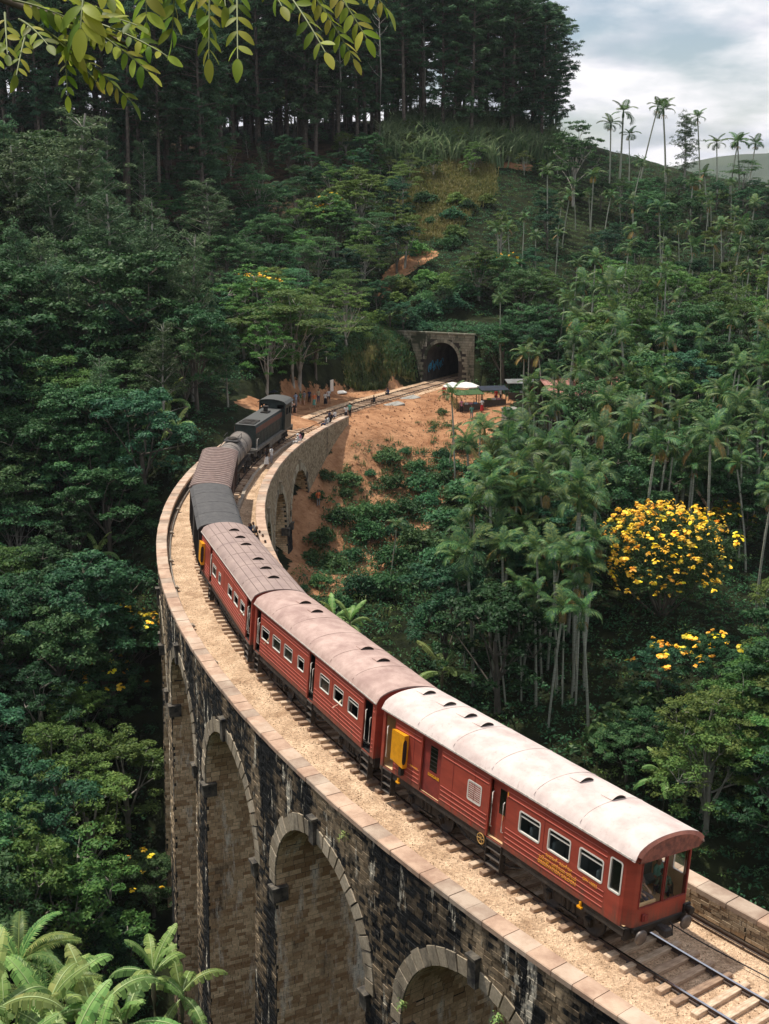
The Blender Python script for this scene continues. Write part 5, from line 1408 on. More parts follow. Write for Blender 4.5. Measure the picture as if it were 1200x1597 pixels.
def person(loc, rz, pose, label, shirt=WHT, lower='trousers', lc=BLK, skin=None, hat=None, long=False, group='visitors around the line', h=1.0):
    P = POSE[pose]; t = thing('person', label, 'person', loc, rz, group); t.scale = (h, h, h)
    def part(nm, me, m=None):
        o = link(nm, me, t)
        if m is not None:
            o.material_slots[0].link = 'OBJECT'; o.material_slots[0].material = m
        return o
    part('body', P['body'], skin or M_SKIN); part('shirt', P['shirt'], cloth(shirt)); part('hair', P['hair'], M_HAIR)
    part(lower if lower in P else 'trousers', P[lower], cloth(lc))
    for e in P['eyes']: part('eye', e)
    if hat: part('hat', P['hat'], cloth(hat))
    if long: part('long_hair', P['long'])
    return t

# ------------------------------------------------------------------ plants: prototypes (real leaf-sized faces), hidden nowhere: each prototype is the first one planted
M_BARK = mat('grey_bark', (.16, .14, .115), .9, scale=3, col2=(.08, .07, .055), bump=.4, stretch=(1, 1, .3))
M_BARKP = mat('pale_bark', (.42, .40, .35), .85, scale=3, col2=(.22, .20, .17), bump=.3, stretch=(1, 1, .3))
M_BARKD = mat('pine_bark', (.16, .13, .105), .9, scale=3, col2=(.07, .058, .048))
M_PALMT = mat('palm_stem', (.42, .43, .36), .8, scale=2, col2=(.24, .25, .19), stretch=(.4, .4, 4))
L_DARK = leaf_mat('leaf_dark', [(.013, .050, .026), (.030, .098, .044), (.062, .165, .058)], transl=.3, spec=.2)
L_MID = leaf_mat('leaf_mid', [(.020, .070, .030), (.046, .130, .050), (.095, .205, .066)], transl=.34, spec=.2)
L_LIGHT = leaf_mat('leaf_light', [(.048, .115, .030), (.095, .190, .046), (.17, .26, .065)], transl=.36, spec=.2)
L_BLUE = leaf_mat('leaf_greyish', [(.030, .074, .036), (.062, .130, .060), (.12, .20, .09)], transl=.28, spec=.12)
L_PINE = leaf_mat('pine_needles', [(.030, .078, .042), (.055, .125, .062), (.09, .17, .08)], transl=.3, rough=.65, spec=.12)
L_PALM = leaf_mat('palm_leaf', [(.016, .058, .026), (.036, .105, .036), (.12, .20, .055)], rough=.5, transl=.28, spec=.25)
L_PALMY = leaf_mat('palm_leaf_yellowing', [(.10, .12, .03), (.20, .17, .04), (.35, .24, .07)], rough=.45, transl=.25)
L_BAN = leaf_mat('banana_leaf', [(.09, .19, .05), (.18, .31, .085), (.36, .46, .15)], rough=.48, transl=.36, spec=.3)
L_BROWN = leaf_mat('leaf_brownish', [(.04, .05, .02), (.09, .07, .03), (.17, .09, .045)], transl=.25)
L_GRASS = leaf_mat('grass_blades', [(.04, .09, .03), (.09, .15, .05), (.18, .21, .08)], transl=.3)
L_DRY = leaf_mat('dry_grass', [(.10, .15, .04), (.20, .23, .07), (.36, .33, .12)], transl=.3)
L_REED = leaf_mat('reed_leaf', [(.05, .13, .055), (.12, .22, .11), (.24, .34, .18)], transl=.3)
M_FLOWER = leaf_mat('yellow_petals', [(.78, .52, .02), (.92, .68, .04), (1.0, .80, .12)], transl=.2)
M_FLOWERO = leaf_mat('amber_petals', [(.70, .40, .02), (.85, .52, .03), (.92, .62, .05)], transl=.2)
L_FORE = leaf_mat('olive_leaflet', [(.11, .19, .02), (.24, .31, .03), (.42, .46, .07)], transl=.55, rough=.5, spec=.22)  # olive yellow leaflet tones

def leaf_quads(C, N, size, asp=.5, rs=None):
    """rhombus leaves: centres C (n,3), normals N (n,3), sizes (n,) -> V (4n,3), F (n,4)"""
    n = len(C)
    N = N / (np.linalg.norm(N, axis=1, keepdims=True) + 1e-9)
    r = (rs or rng).normal(size=(n, 3)); T = np.cross(N, r); T /= np.linalg.norm(T, axis=1, keepdims=True) + 1e-9
    B = np.cross(N, T); s = np.broadcast_to(np.asarray(size, float), (n,))[:, None]
    V = np.stack([C - T * s * .5, C + B * s * asp * .5, C + T * s * .5, C - B * s * asp * .5], 1).reshape(-1, 3)
    return V, np.arange(4 * n).reshape(n, 4)
def foliage_mesh(name, clumps, per, leaf, m, flat=.6, asp=.5, up=.8, outw=.6, vbase=.35, center=None, droop=0.0):
    """clumps: rows x,y,z,r ; leaves gather on the upper outside of each clump"""
    cl = np.array(clumps); LASTCL[0] = cl; n = len(cl) * per; idx = np.repeat(np.arange(len(cl)), per)
    d = rng.normal(size=(n, 3)); d /= np.linalg.norm(d, axis=1, keepdims=True)
    d[:, 2] = np.where(d[:, 2] < -.25, -d[:, 2] * .6, d[:, 2])
    rad = cl[idx, 3] * rng.uniform(.35, 1.08, n) ** .6
    off = d * rad[:, None]; off[:, 2] *= flat
    if droop: off[:, 2] -= droop * (np.hypot(off[:, 0], off[:, 1]) ** 2) / (cl[idx, 3] + 1e-6)
    C = cl[idx, :3] + off
    N = d * outw + np.array([0, 0, up]) + rng.normal(size=(n, 3)) * .55
    sz = leaf * rng.uniform(.6, 1.35, n)
    V, F = leaf_quads(C, N, sz, asp)
    v = np.clip(vbase + .22 * rng.normal(size=n) + .25 * (rng.random(len(cl))[idx] - .5) + .25 * d[:, 2], 0, 1)  # last term paints top light: upper leaves of each clump lighter
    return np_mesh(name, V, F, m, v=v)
def limb(b, p0, p1, r0, r1, sag=.15, n=5, k=6):
    p0 = Vector(p0); p1 = Vector(p1); mid = (p0 + p1) / 2 + Vector((random.uniform(-1, 1), random.uniform(-1, 1), random.uniform(-.3, .8))) * (p1 - p0).length * sag
    P = []; 
    for i in range(n + 1):
        t = i / n; P.append(p0 * (1 - t) ** 2 + mid * 2 * t * (1 - t) + p1 * t * t)
    b.tube(P, [r0 + (r1 - r0) * i / n for i in range(n + 1)], k, cap=False); return P

CL = {}; LASTCL = [None]
def proto(kind, trunk_me, crown_me, parts=()):
    o = bpy.data.objects.new(kind, None); COL.objects.link(o); KIDS[o.name] = []; CL[o.name] = LASTCL[0]
    if trunk_me: link('trunk', trunk_me, o)
    if crown_me: link('crown', crown_me, o)
    for nm, me in parts: link(nm, me, o)
    o['_proto'] = 1
    return o

def broadleaf(h=10, R=4.2, lobes=9, cl_per=9, per=60, leaf=.27, m=L_DARK, bark=M_BARK, flat=.62, low=.35, kind='broadleaf_tree', thin=1.0, clr=.95):
    """tree of unit: height h; crown lobes on a domed shell, each lobe made of clumps"""
    b = MB(); clumps = []
    base_h = h * low
    tp = limb(b, (0, 0, -.6), (random.uniform(-.4, .4), random.uniform(-.4, .4), h * .55), .024 * h, .012 * h, .06, 6, 8)
    for i in range(lobes):
        a = 2.4 * i + random.uniform(-.4, .4); q = math.sqrt((i + .5) / lobes)
        rr = R * q * random.uniform(.62, .92); zt = base_h + (h - base_h) * (math.sqrt(max(.02, 1 - (q * .93) ** 2))) * random.uniform(.78, 1.0) - .6
        lc = Vector((rr * math.cos(a), rr * math.sin(a), zt)); lr = R * random.uniform(.30, .44)
        st = tp[random.randint(2, 5)]
        limb(b, st, lc - Vector((0, 0, lr * .4)), .008 * h, .003 * h, .15)
        for j in range(cl_per):
            d = Vector((random.gauss(0, 1), random.gauss(0, 1), random.gauss(.25, .8))).normalized()
            p = lc + Vector((d.x * lr, d.y * lr, d.z * lr * flat)) * random.uniform(.55, 1.0)
            clumps.append((p.x, p.y, p.z, lr * random.uniform(.30, .5) * clr))
            if j % 3 == 0: limb(b, lc - Vector((0, 0, lr * .4)), p, .004 * h, .0015 * h, .1, 3, 4)
    for j in range(int(lobes * 1.5)):      # lower skirt
        a = random.uniform(0, 2 * PI); r = R * random.uniform(.5, .95); clumps.append((r * math.cos(a), r * math.sin(a), base_h + random.uniform(-.1, .25) * (h - base_h), R * .17))
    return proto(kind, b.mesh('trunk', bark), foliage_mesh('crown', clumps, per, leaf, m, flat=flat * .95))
def feathery(h=11, R=4.5, m=L_MID, layers=5, per=70, leaf=.26, bark=M_BARKP, kind='feathery_tree'):
    """flat-layered crown of fine leaves with pale limbs showing"""
    b = MB(); clumps = []
    tp = limb(b, (0, 0, -.6), (random.uniform(-.8, .8), random.uniform(-.8, .8), h * .7), .014 * h, .007 * h, .08, 7, 7)
    for i in range(layers * 5):
        a = random.uniform(0, 2 * PI); q = random.uniform(.15, 1); z = h * (.98 - .32 * q * q - random.uniform(0, .25)); r = R * q * random.uniform(.8, 1)
        c = Vector((r * math.cos(a), r * math.sin(a), z)); limb(b, tp[random.randint(3, 7)], c, .0045 * h, .0015 * h, .12, 5, 5)
        for j in range(4):
            p = c + Vector((random.gauss(0, .55), random.gauss(0, .55), random.gauss(0, .12))); clumps.append((p.x, p.y, p.z, R * random.uniform(.15, .24)))
    return proto(kind, b.mesh('trunk', bark), foliage_mesh('crown', clumps, per, leaf, m, flat=.28, asp=.38, up=1.2, vbase=.45, droop=.12))
def silver_oak(h=20, R=3.6, m=L_BLUE):
    """tall pale trunk with drooping greyish foliage sprays along ascending limbs"""
    b = MB(); clumps = []
    tp = limb(b, (0, 0, -.8), (random.uniform(-.7, .7), random.uniform(-.7, .7), h * .96), .013 * h, .003 * h, .02, 12, 8)
    for i in range(34):
        t = .30 + .68 * (i + random.random()) / 34; st = Vector((0, 0, h * t)); k = min(11, int(t * 12)); st = tp[k]
        rr = R * (1.08 - .75 * max(0, (t - .45) / .55)) * random.uniform(.6, 1.05); a = i * 2.4 + random.random()
        e = st + Vector((rr * math.cos(a), rr * math.sin(a), rr * random.uniform(.3, 1.1))); limb(b, st, e, .0035 * h, .001 * h, .1, 4, 5)
        for j in range(6):
            q = random.uniform(.35, 1.1); p = st.lerp(e, q) + Vector((random.gauss(0, .55), random.gauss(0, .55), random.gauss(-.1, .6))); clumps.append((p.x, p.y, p.z, random.uniform(.45, .85)))
    return proto('silver_oak_tree', b.mesh('trunk', M_BARKP), foliage_mesh('crown', clumps, 46, .34, m, flat=.7, asp=.32, up=.5, outw=.8, vbase=.5, droop=.25))
def pine(h=30, m=L_PINE, low=.3, R=4.6):
    b = MB(); clumps = []
    tp = limb(b, (0, 0, -1), (random.uniform(-.6, .6), random.uniform(-.6, .6), h * .98), .0115 * h, .003 * h, .015, 12, 7)
    n = 74
    for i in range(n):
        t = low + (1 - low) * (i + random.random()) / n; st = tp[min(12, int(t * 12))].copy(); st.z = h * t
        u_ = (t - low) / (1 - low); rr = R * (.55 + .45 * math.sin(PI * min(1, u_ * .85 + .1))) * (1 if u_ < .8 else 1 - (u_ - .8) * 2.6) * random.uniform(.35, 1.15); a = i * 2.4 + random.random() * 2
        e = st + Vector((rr * math.cos(a), rr * math.sin(a), rr * random.uniform(-.1, .55))); limb(b, st, e, .003 * h, .001 * h, .08, 3, 4)
        for j in range(4):
            q = random.uniform(.5, 1.05); p = st.lerp(e, q) + Vector((random.gauss(0, .3), random.gauss(0, .3), random.gauss(.1, .25))); clumps.append((p.x, p.y, p.z, random.uniform(.45, .8)))
    for i in range(5):
        z = h * random.uniform(.15, low); a = random.uniform(0, 6.3); b.tube([(0, 0, z), (math.cos(a) * 1.4, math.sin(a) * 1.4, z + .2)], .03, 4)
    return proto('pine_tree', b.mesh('trunk', M_BARKD), foliage_mesh('crown', clumps, 44, .55, m, flat=.8, asp=.24, up=.5, outw=1.0, vbase=.45))
def frond_mesh(L=2.0, n=17, droop=.9, wid=.66, lw=.060, m=L_PALM, hang=.50, up0=.9, name='frond', vb=.5):
    """arching feather frond along +x with broad paired leaflets"""
    P = []; a = up0; x = z = 0; st = L / n
    for i in range(n + 1): P.append(Vector((x, 0, z))); a -= droop * 1.9 / n * (1 + i / n); x += math.cos(a) * st; z += math.sin(a) * st
    V = []; F = []; W = []
    for i in range(2, n + 1):
        t = i / n; c = P[i]; tan = (P[i] - P[i - 1]).normalized(); ll = wid * (math.sin(PI * min(1, .22 + t * .72)) ** .6) * random.uniform(.88, 1.08)
        for s in (-1, 1):
            d = (Vector((0, s, 0)) * .8 + tan * .62).normalized(); nrm = Vector((0, 0, 1)) - tan * tan.z
            w = tan * lw
            m1 = c + d * ll * .5 + Vector((0, 0, .03 - hang * .12 * ll)); e = c + d * ll + Vector((0, 0, -hang * ll * random.uniform(.5, 1.0)))
            o = len(V); V += [c - w * .4, c + w * .4, m1 + w * .9, m1 - w * .9, e]
            F += [(o, o + 1, o + 2, o + 3)]; W.append(min(1, max(0, vb + random.gauss(0, .26)))); F += [(o + 3, o + 2, o + 4, o + 4)]; W.append(min(1, max(0, vb + .14 + random.gauss(0, .26))))
    o = len(V)
    for i in range(n + 1): V += [P[i] + Vector((0, -.022, 0)), P[i] + Vector((0, .022, 0)), P[i] + Vector((0, 0, .03))]
    for i in range(n):
        for k in range(3): k2 = (k + 1) % 3; F.append((o + i * 3 + k, o + i * 3 + k2, o + i * 3 + 3 + k2, o + i * 3 + 3 + k)); W.append(.75)
    me = bpy.data.meshes.new(name); me.from_pydata([tuple(v) for v in V], [], [f if f[2] != f[3] else f[:3] for f in F]); me.materials.append(m)
    at = me.attributes.new('v', 'FLOAT', 'FACE'); at.data.foreach_set('value', W); me.update(); return me
FR = [frond_mesh(1.9, up0=1.35, droop=.36, vb=.6), frond_mesh(2.0, up0=1.0, droop=.62, vb=.55), frond_mesh(1.9, up0=.55, droop=.85, vb=.5), frond_mesh(1.7, up0=-.1, droop=.75, vb=.3)]
FRY = frond_mesh(1.7, up0=-.5, droop=.35, m=L_PALMY, name='frond')
def areca(h=11, lean=0.0, dead=False, seed=0):
    random.seed(100 + seed)
    b = MB(); n = 10; P = [(lean * (i / n) ** 1.6 * h * .12, 0, -.5 + (h + .5) * i / n) for i in range(n + 1)]
    b.tube(P, [.085 + .02 * (1 - i / n) for i in range(n + 1)], 7, cap=False)
    o = proto('areca_palm', b.mesh('trunk', M_PALMT), None)
    top = Vector(P[-1]); b = MB(); b.tube([top, top + Vector((0, 0, .35)), top + Vector((0, 0, .95))], [.12, .125, .05], 8); link('crownshaft', b.mesh('crownshaft', MATS.get('crownshaft') or mat('crownshaft', (.07, .13, .04), .4, scale=3, col2=(.045, .09, .03))), o)
    k = (10, 11, 9, 8, 12, 10, 9, 11)[seed % 8]
    for i in range(k):
        lv = i / k; f = FR[0] if lv < .25 else FR[1] if lv < .6 else FR[2] if lv < .85 else FR[3]
        if dead and i == k - 1: f = FRY
        q = link('frond', f, o); q.location = top + Vector((0, 0, .85 - .25 * lv)); q.rotation_euler = (random.uniform(-.12, .12), random.uniform(-.12, .12), i * 2.4 + random.uniform(-.3, .3)); s = random.uniform(.72, 1.2); q.scale = (s, s * random.uniform(.8, 1.15), s)
    b = MB()
    if seed % 2 == 0:
        for i in range(5): b.tube([top, top + Vector((math.cos(i * 1.3) * .3, math.sin(i * 1.3) * .3, -.15)), top + Vector((math.cos(i * 1.3) * .4, math.sin(i * 1.3) * .4, -.5))], .03, 4)
        link('fruit_spray', b.mesh('fruit_spray', MATS.get('fruit') or mat('fruit', (.25, .16, .05), .8)), o)
    return o
def fishtail(h=9):
    b = MB(); b.tube([(0, 0, -.6), (0, 0, h)], [.2, .16], 8, cap=False); o = proto('drooping_palm', b.mesh('trunk', M_PALMT), None)
    f = frond_mesh(3.6, n=30, up0=1.1, droop=.95, wid=1.1, lw=.055, hang=1.5, m=L_PALM, vb=.25, name='frond'); g = frond_mesh(3.2, n=28, up0=.5, droop=.8, wid=1.0, lw=.055, hang=1.5, m=L_PALM, vb=.2, name='frond')
    for i in range(13):
        q = link('frond', f if i < 7 else g, o); q.location = (0, 0, h * (1 - .30 * i / 13)); q.rotation_euler = (0, 0, i * 2.4)
    return o
def banana_leaf(L=2.4, W=.62, up0=1.1, droop=1.0, tear=.35, n=26, vb=.5, m=None):
    P = []; a = up0; x = z = 0; st = L / n
    for i in range(n + 1): P.append(Vector((x, 0, z))); a -= droop * 1.7 / n * (.35 + 1.3 * i / n); x += math.cos(a) * st; z += math.sin(a) * st
    V = []; F = []; W_ = []
    for s in (-1, 1):
        i0 = 3; 
        while i0 < n:
            k = min(n - i0, random.choice([1, 1, 2, 3]) if tear > 0 else n - i0)
            sg = random.uniform(.15, .75) * (1 if tear else .5); tone = random.gauss(0, .13)
            for i in range(i0, i0 + k):
                for (ia, gap) in ((i, 0),):
                    t0, t1 = i / n, (i + 1) / n
                    w0 = W * .5 * math.sin(PI * min(1, (t0 - .08) * 1.06)) ** .55 if t0 > .09 else .02; w1 = W * .5 * math.sin(PI * min(.985, (t1 - .08) * 1.06)) ** .55
                    g = .12 * st if i == i0 + k - 1 and tear else 0
                    A, B = P[i], P[i + 1]; tn = (B - A).normalized()
                    B2 = B - tn * g * 2
                    sl_ = tn * .25
                    a1 = A + (Vector((0, s, 0)) * .6 + sl_ * .3) * w0 + Vector((0, 0, .10 * w0)); a2 = A + (Vector((0, s, 0)) + sl_) * w0 - Vector((0, 0, sg * w0))
                    b1 = B2 + (Vector((0, s, 0)) * .6 + sl_ * .3) * w1 + Vector((0, 0, .10 * w1)); b2 = B2 + (Vector((0, s, 0)) + sl_) * w1 - Vector((0, 0, sg * w1))
                    o = len(V); V += [A, B, b1, a1, b2, a2]; F += [(o, o + 1, o + 2, o + 3), (o + 3, o + 2, o + 4, o + 5)]; q = min(1, max(0, vb + tone + random.gauss(0, .05))); W_ += [q, q * .85]
            i0 += k
    me = bpy.data.meshes.new('leaf'); me.from_pydata([tuple(v) for v in V], [], F); me.materials.append(m or L_BAN); at = me.attributes.new('v', 'FLOAT', 'FACE'); at.data.foreach_set('value', W_)
    b = MB(); b.tube([p + Vector((0, 0, .012)) for p in P], [.045 * (1 - .8 * i / n) for i in range(n + 1)], 5, cap=False); mr = b.mesh('midrib', M_MIDRIB)
    return me, mr
M_MIDRIB = mat('banana_midrib', (.36, .46, .20), .5)
M_PSTEM = mat('banana_stem', (.17, .20, .09), .6, scale=3, col2=(.10, .075, .04), stretch=(1, 1, .3))
BL = [banana_leaf(2.5, .66, 1.25, .55, vb=.6), banana_leaf(2.6, .70, 1.0, .95, vb=.5), banana_leaf(2.5, .64, .6, 1.0, vb=.4), banana_leaf(2.3, .60, .2, .9, tear=.6, vb=.3)]
def banana(n=8, hs=2.6, seed=0):
    random.seed(300 + seed)
    b = MB(); b.tube([(0, 0, -.4), (0, 0, hs * .5), (.05, 0, hs)], [.15, .12, .08], 8, cap=False); o = proto('banana_plant', None, None); link('stem', b.mesh('stem', M_PSTEM), o)
    for i in range(n):
        k = min(3, int(4 * i / n)); me, mr = BL[k]; q = link('leaf', me, o); q.location = (.04, 0, hs - .15 - .05 * i); q.rotation_euler = (random.uniform(-.15, .15), random.uniform(-.15, .15), i * 2.45 + random.uniform(-.3, .3)); s = random.uniform(.85, 1.12); q.scale = (s, s, s)
        link('midrib', mr, q)
    return o
def bush(R=1.2, m=L_MID, per=50, n=26, leaf=.19, kind='shrub', hh=.8, bark=M_BARK):
    cl = []; b = MB()
    for i in range(n):
        a = i * 2.4; t = (i + .5) / n; z = 1 - .95 * t; r = math.sqrt(max(0, 1 - z * z)) * random.uniform(.75, 1.1); r *= random.uniform(.6, 1.35); p = (R * .78 * r * math.cos(a), R * .72 * r * math.sin(a), R * hh * (.12 + .8 * z) * random.uniform(.6, 1.3)); cl.append(p + (R * random.uniform(.16, .40),))
        if i % 3 == 0: limb(b, (0, 0, -.2), p, .03, .01, .1, 3, 4)
    cl += [(random.uniform(-.4, .4) * R, random.uniform(-.4, .4) * R, .4 * R, R * .45) for _ in range(4)]
    return proto(kind, None, foliage_mesh('foliage', cl, per, leaf, m, flat=.9, up=.5), [('stems', b.mesh('stems', bark))])
def flower_mesh(s=.16, m=M_FLOWER):
    V = []; F = []; W = []
    n = 12
    C = rng.normal(size=(n, 3)) * s * .42; C[:, 2] = np.abs(C[:, 2]) * 1.3
    v, f = leaf_quads(C, C + np.array([0, 0, .3]), s * 1.0, .9); return np_mesh('flower_cluster', v, f, m, v=rng.random(n))
FLW = [flower_mesh(.22), flower_mesh(.26), flower_mesh(.19), flower_mesh(.21, M_FLOWERO)]

# ------------------------------------------------------------------ planting
random.seed(21)
PB = {  # prototypes with their model height and crown radius
    'round': [(broadleaf(10, 4.2, 9, 9, 100, .27, L_DARK), 10, 4.2), (broadleaf(9, 4.4, 11, 8, 100, .25, L_MID), 9, 4.4), (broadleaf(11, 4.0, 10, 9, 95, .28, L_DARK, flat=.7), 11, 4.0)],
    'light': [(broadleaf(10, 4.0, 10, 10, 95, .23, L_LIGHT, M_BARKP, flat=.5), 10, 4.0), (broadleaf(9, 3.8, 9, 10, 95, .22, L_LIGHT, M_BARKP, flat=.6), 9, 3.8)],
    'open': [(broadleaf(11, 4.4, 14, 9, 62, .26, L_MID, M_BARKP, flat=.5, low=.25, clr=.8), 11, 4.4), (broadleaf(10, 4.0, 12, 9, 60, .24, L_LIGHT, M_BARKP, flat=.5, low=.25, clr=.8), 10, 4.0)],
    'feather': [(feathery(11, 4.6, L_MID), 11, 4.6), (feathery(10, 4.4, L_LIGHT), 10, 4.4)],
    'oak': [(silver_oak(20, 3.6), 20, 3.6), (silver_oak(18, 3.3), 18, 3.3)],
    'pine': [(pine(30, low=.3), 30, 4.0), (pine(32, low=.42), 32, 4.0), (pine(28, low=.16, R=4.8), 28, 4.6)],
    'brown': [(broadleaf(7, 3.6, 9, 9, 95, .22, L_BROWN), 7, 3.6)],
    'palm': [(areca(9.5, .3, False, 0), 10.8, 1.9), (areca(11.0, -.3, True, 1), 12.3, 1.9), (areca(12.5, .5, False, 2), 13.8, 1.9), (areca(8.0, -.6, False, 3), 9.3, 1.9), (areca(10.2, .1, True, 4), 11.5, 1.9), (areca(12.0, -.8, True, 5), 13.3, 1.9), (areca(9.0, .7, False, 6), 10.3, 1.9), (areca(11.5, .2, False, 7), 12.8, 1.9)],
    'fish': [(fishtail(), 10.0, 3.4)],
    'banana': [(banana(8, 2.6, 0), 4.4, 2.0), (banana(7, 2.2, 1), 4.0, 2.0), (banana(9, 3.0, 2), 4.9, 2.0)],
    'bush': [(bush(1.2, L_MID), 1.5, 1.2), (bush(1.2, L_DARK, kind='shrub'), 1.5, 1.2), (bush(1.1, L_LIGHT), 1.4, 1.1)],
    'pbush': [(bush(1.3, L_PALM, 40, 14, .34), 1.5, 1.3)],
}
random.seed(5)
USED = {}
PROTECT = [   # outlines in the photograph that nothing nearer may cover (with the distance of what they show)
    ([(250, 1000), (235, 850), (290, 725), (340, 690), (370, 640), (450, 615), (560, 560), (610, 515), (735, 515), (740, 600), (650, 640), (540, 650), (480, 700), (480, 880), (520, 920), (680, 1060), (1100, 1290), (1210, 1400), (1300, 1700), (300, 1700), (262, 1300)], 170),
    ([(480, 640), (560, 610), (700, 600), (745, 640), (705, 690), (690, 720), (600, 700), (600, 760), (520, 760)], 150),
    ([(760, 600), (860, 595), (850, 640), (780, 650)], 150),
    ([(962, 800), (1140, 790), (1150, 930), (1100, 1000), (960, 920)], 99),
]
def covers(x, y, z0, z1, r, tol=.5):
    for t in (0, .25, .5, .75, 1.0):
        z = z0 + (z1 - z0) * t
        for sx in (-.8, 0, .8):
            px, py, d = project(x + sx * r, y, z)
            for poly, dist in PROTECT:
                if d < dist:
                    c = False; n = len(poly)
                    for i in range(n):
                        x1, y1 = poly[i]; x2, y2 = poly[(i + 1) % n]
                        if (y1 > py) != (y2 > py) and px < (x2 - x1) * (py - y1) / (y2 - y1) + x1: c = not c
                    if c: return True
    return False
def near_bridge(x, y, r):
    d = abs(math.hypot(x - TCX, y - TCY) - TR); a = math.degrees(math.atan2(y - TCY, x - TCX)); a = a - 360 if a > 0 else a
    return d < 4.4 + r and -224 < a < -120
PLANTED = {}
def plant(kind, pos, H=None, idx=None, label=None, group=None, wide=1.0, rz=None, cat=None, sink=.0, name=None):
    lst = PB[kind]; k = random.randrange(len(lst)) if idx is None else idx
    p, mh, mr = lst[k]; s = (H / mh) if H else random.uniform(.85, 1.15)
    loc = (pos[0], pos[1], pos[2] - sink); rz = random.uniform(0, 2 * PI) if rz is None else rz; sc = (s * wide, s * wide, s)
    tilt = (random.gauss(0, .05), random.gauss(0, .05), rz) if kind in ('palm', 'oak', 'pine') else (0, 0, rz)
    if kind == 'pine': tilt = (tilt[0] * .35, tilt[1] * .35, rz)
    if not USED.get(p.name):
        USED[p.name] = True; o = p; o.location = loc; o.rotation_euler = tilt; o.scale = sc
        if '_proto' in o: del o['_proto']
    else: o = copy_tree(p, loc, rz, sc, rot=tilt)
    o['label'] = label or DEF[kind][0]; o['category'] = cat or DEF[kind][1]; o['group'] = group or DEF[kind][2]
    PLANTED[kind] = PLANTED.get(kind, 0) + 1
    return o
DEF = {
    'round': ('dense dark green broadleaf tree in the valley forest', 'tree', 'dark broadleaf trees of the valley forest'),
    'light': ('bright green broadleaf tree standing among darker trees', 'tree', 'bright green broadleaf trees'),
    'open': ('open crowned broadleaf tree with pale limbs showing through', 'tree', 'open crowned trees with pale limbs'),
    'feather': ('layered tree with fine feathery leaves on spreading limbs', 'tree', 'layered feathery trees'),
    'oak': ('tall tree with pale trunk and drooping greyish green foliage', 'tree', 'tall grey green trees'),
    'pine': ('tall dark pine with bare lower trunk in the hilltop wood', 'pine tree', 'pines of the hilltop wood'),
    'brown': ('low bushy tree with brownish olive leaves', 'tree', 'brownish bushy trees'),
    'palm': ('slender areca palm with ringed grey stem and arching fronds', 'palm', 'areca palms on the valley side'),
    'fish': ('large palm with long drooping feathery fronds', 'palm', 'drooping palms'),
    'banana': ('banana plant with torn broad green leaves', 'banana plant', 'banana plants'),
    'bush': ('rounded green shrub on the valley side', 'shrub', 'shrubs on the slopes'),
    'pbush': ('leafy broad leaved shrub among the trees', 'shrub', 'shrubs on the slopes'),
}
def top_at(kind, px, py, H, label=None, check=True, wide=1.0, y0=14, **k):
    """plant one with its top seen at (px, py)"""
    p = on_ground(px, py, H, y0)
    if p is None: return None
    mr = PB[kind][0][2] * H / PB[kind][0][1] * wide
    if near_bridge(p.x, p.y, mr * .5 if kind != 'palm' else .5): return None
    if check and covers(p.x, p.y, p.z + H * (.0 if kind == 'palm' else .3), p.z + H * .97, mr * .8): return None
    return plant(kind, p, H, label=label, wide=wide, **k)
def base_at(kind, px, py, H, label=None, wide=1.0, **k):
    p = on_ground(px, py, 0)
    return plant(kind, p, H, label=label, wide=wide, **k) if p else None

# ---- named trees one can pick out in the photograph
top_at('oak', 95, 160, 24, 'tall pale trunked tree at the left edge below the overhanging twigs', check=False, wide=1.5, idx=0)
top_at('oak', 30, 215, 20, 'tall grey green tree left of the tall pale trunked tree', check=False, wide=1.4, idx=1)
top_at('oak', 170, 290, 20, 'grey green tree right of the tall pale trunked tree', check=False, wide=1.4)
top_at('oak', 325, 275, 15, 'rounded pale limbed tree below the hilltop pines on the left', check=False, wide=1.7)
top_at('light', 560, 258, 11, 'broad bright green tree on the slope left of the dry grass patch', check=False, wide=1.35)
fy = top_at('light', 520, 300, 10, 'green tree with scattered yellow flowers on the slope above the tunnel', check=False, wide=1.2, name='f')
top_at('feather', 405, 265, 12, 'flat crowned green tree below the hilltop pines', check=False, wide=1.2)
top_at('open', 400, 412, 11, 'layered tree with yellowish flowers above the huts beside the line', check=False, wide=1.5)
fx = top_at('feather', 455, 440, 12.5, 'thin leaved tree with a pale leaning trunk above the huts', check=False, wide=1.4)
top_at('open', 900, 188, 15, 'dark drooping tree on the skyline right of the hilltop pines', check=False, wide=1.0, idx=0)
top_at('oak', 1075, 172, 15, 'wispy tree on the skyline between the tall palms', check=False, wide=1.0, idx=1)
top_at('feather', 1165, 245, 9, 'spreading tree on the skyline at the right edge', check=False, wide=1.1, idx=0)
top_at('light', 1130, 335, 9, 'yellowish green tree near the right edge below the skyline palms', check=False, wide=1.1)
top_at('light', 945, 487, 10, 'rounded bright tree in front of the pinkish roofs', check=False, wide=1.0)
for i, (px, py, H) in enumerate([(1005, 160, 15), (972, 168, 14), (1045, 162, 15), (1100, 175, 15), (955, 188, 12), (985, 205, 11), (1125, 218, 12), (1143, 216, 12), (1160, 215, 12), (1172, 218, 11), (1110, 265, 10), (990, 250, 10), (858, 262, 11), (925, 268, 10), (945, 300, 9), (1080, 280, 10), (880, 300, 9)]):
    top_at('palm', px, py, H, ['tallest palm on the skyline, standing alone against the cloud', None][i > 0] or 'slender palm standing out against the sky on the right ridge', check=False, wide=1.35, group='palms on the skyline')
base_at('fish', 985, 830, 11, 'large palm with long drooping fronds above the yellow flowering tree', wide=1.1)
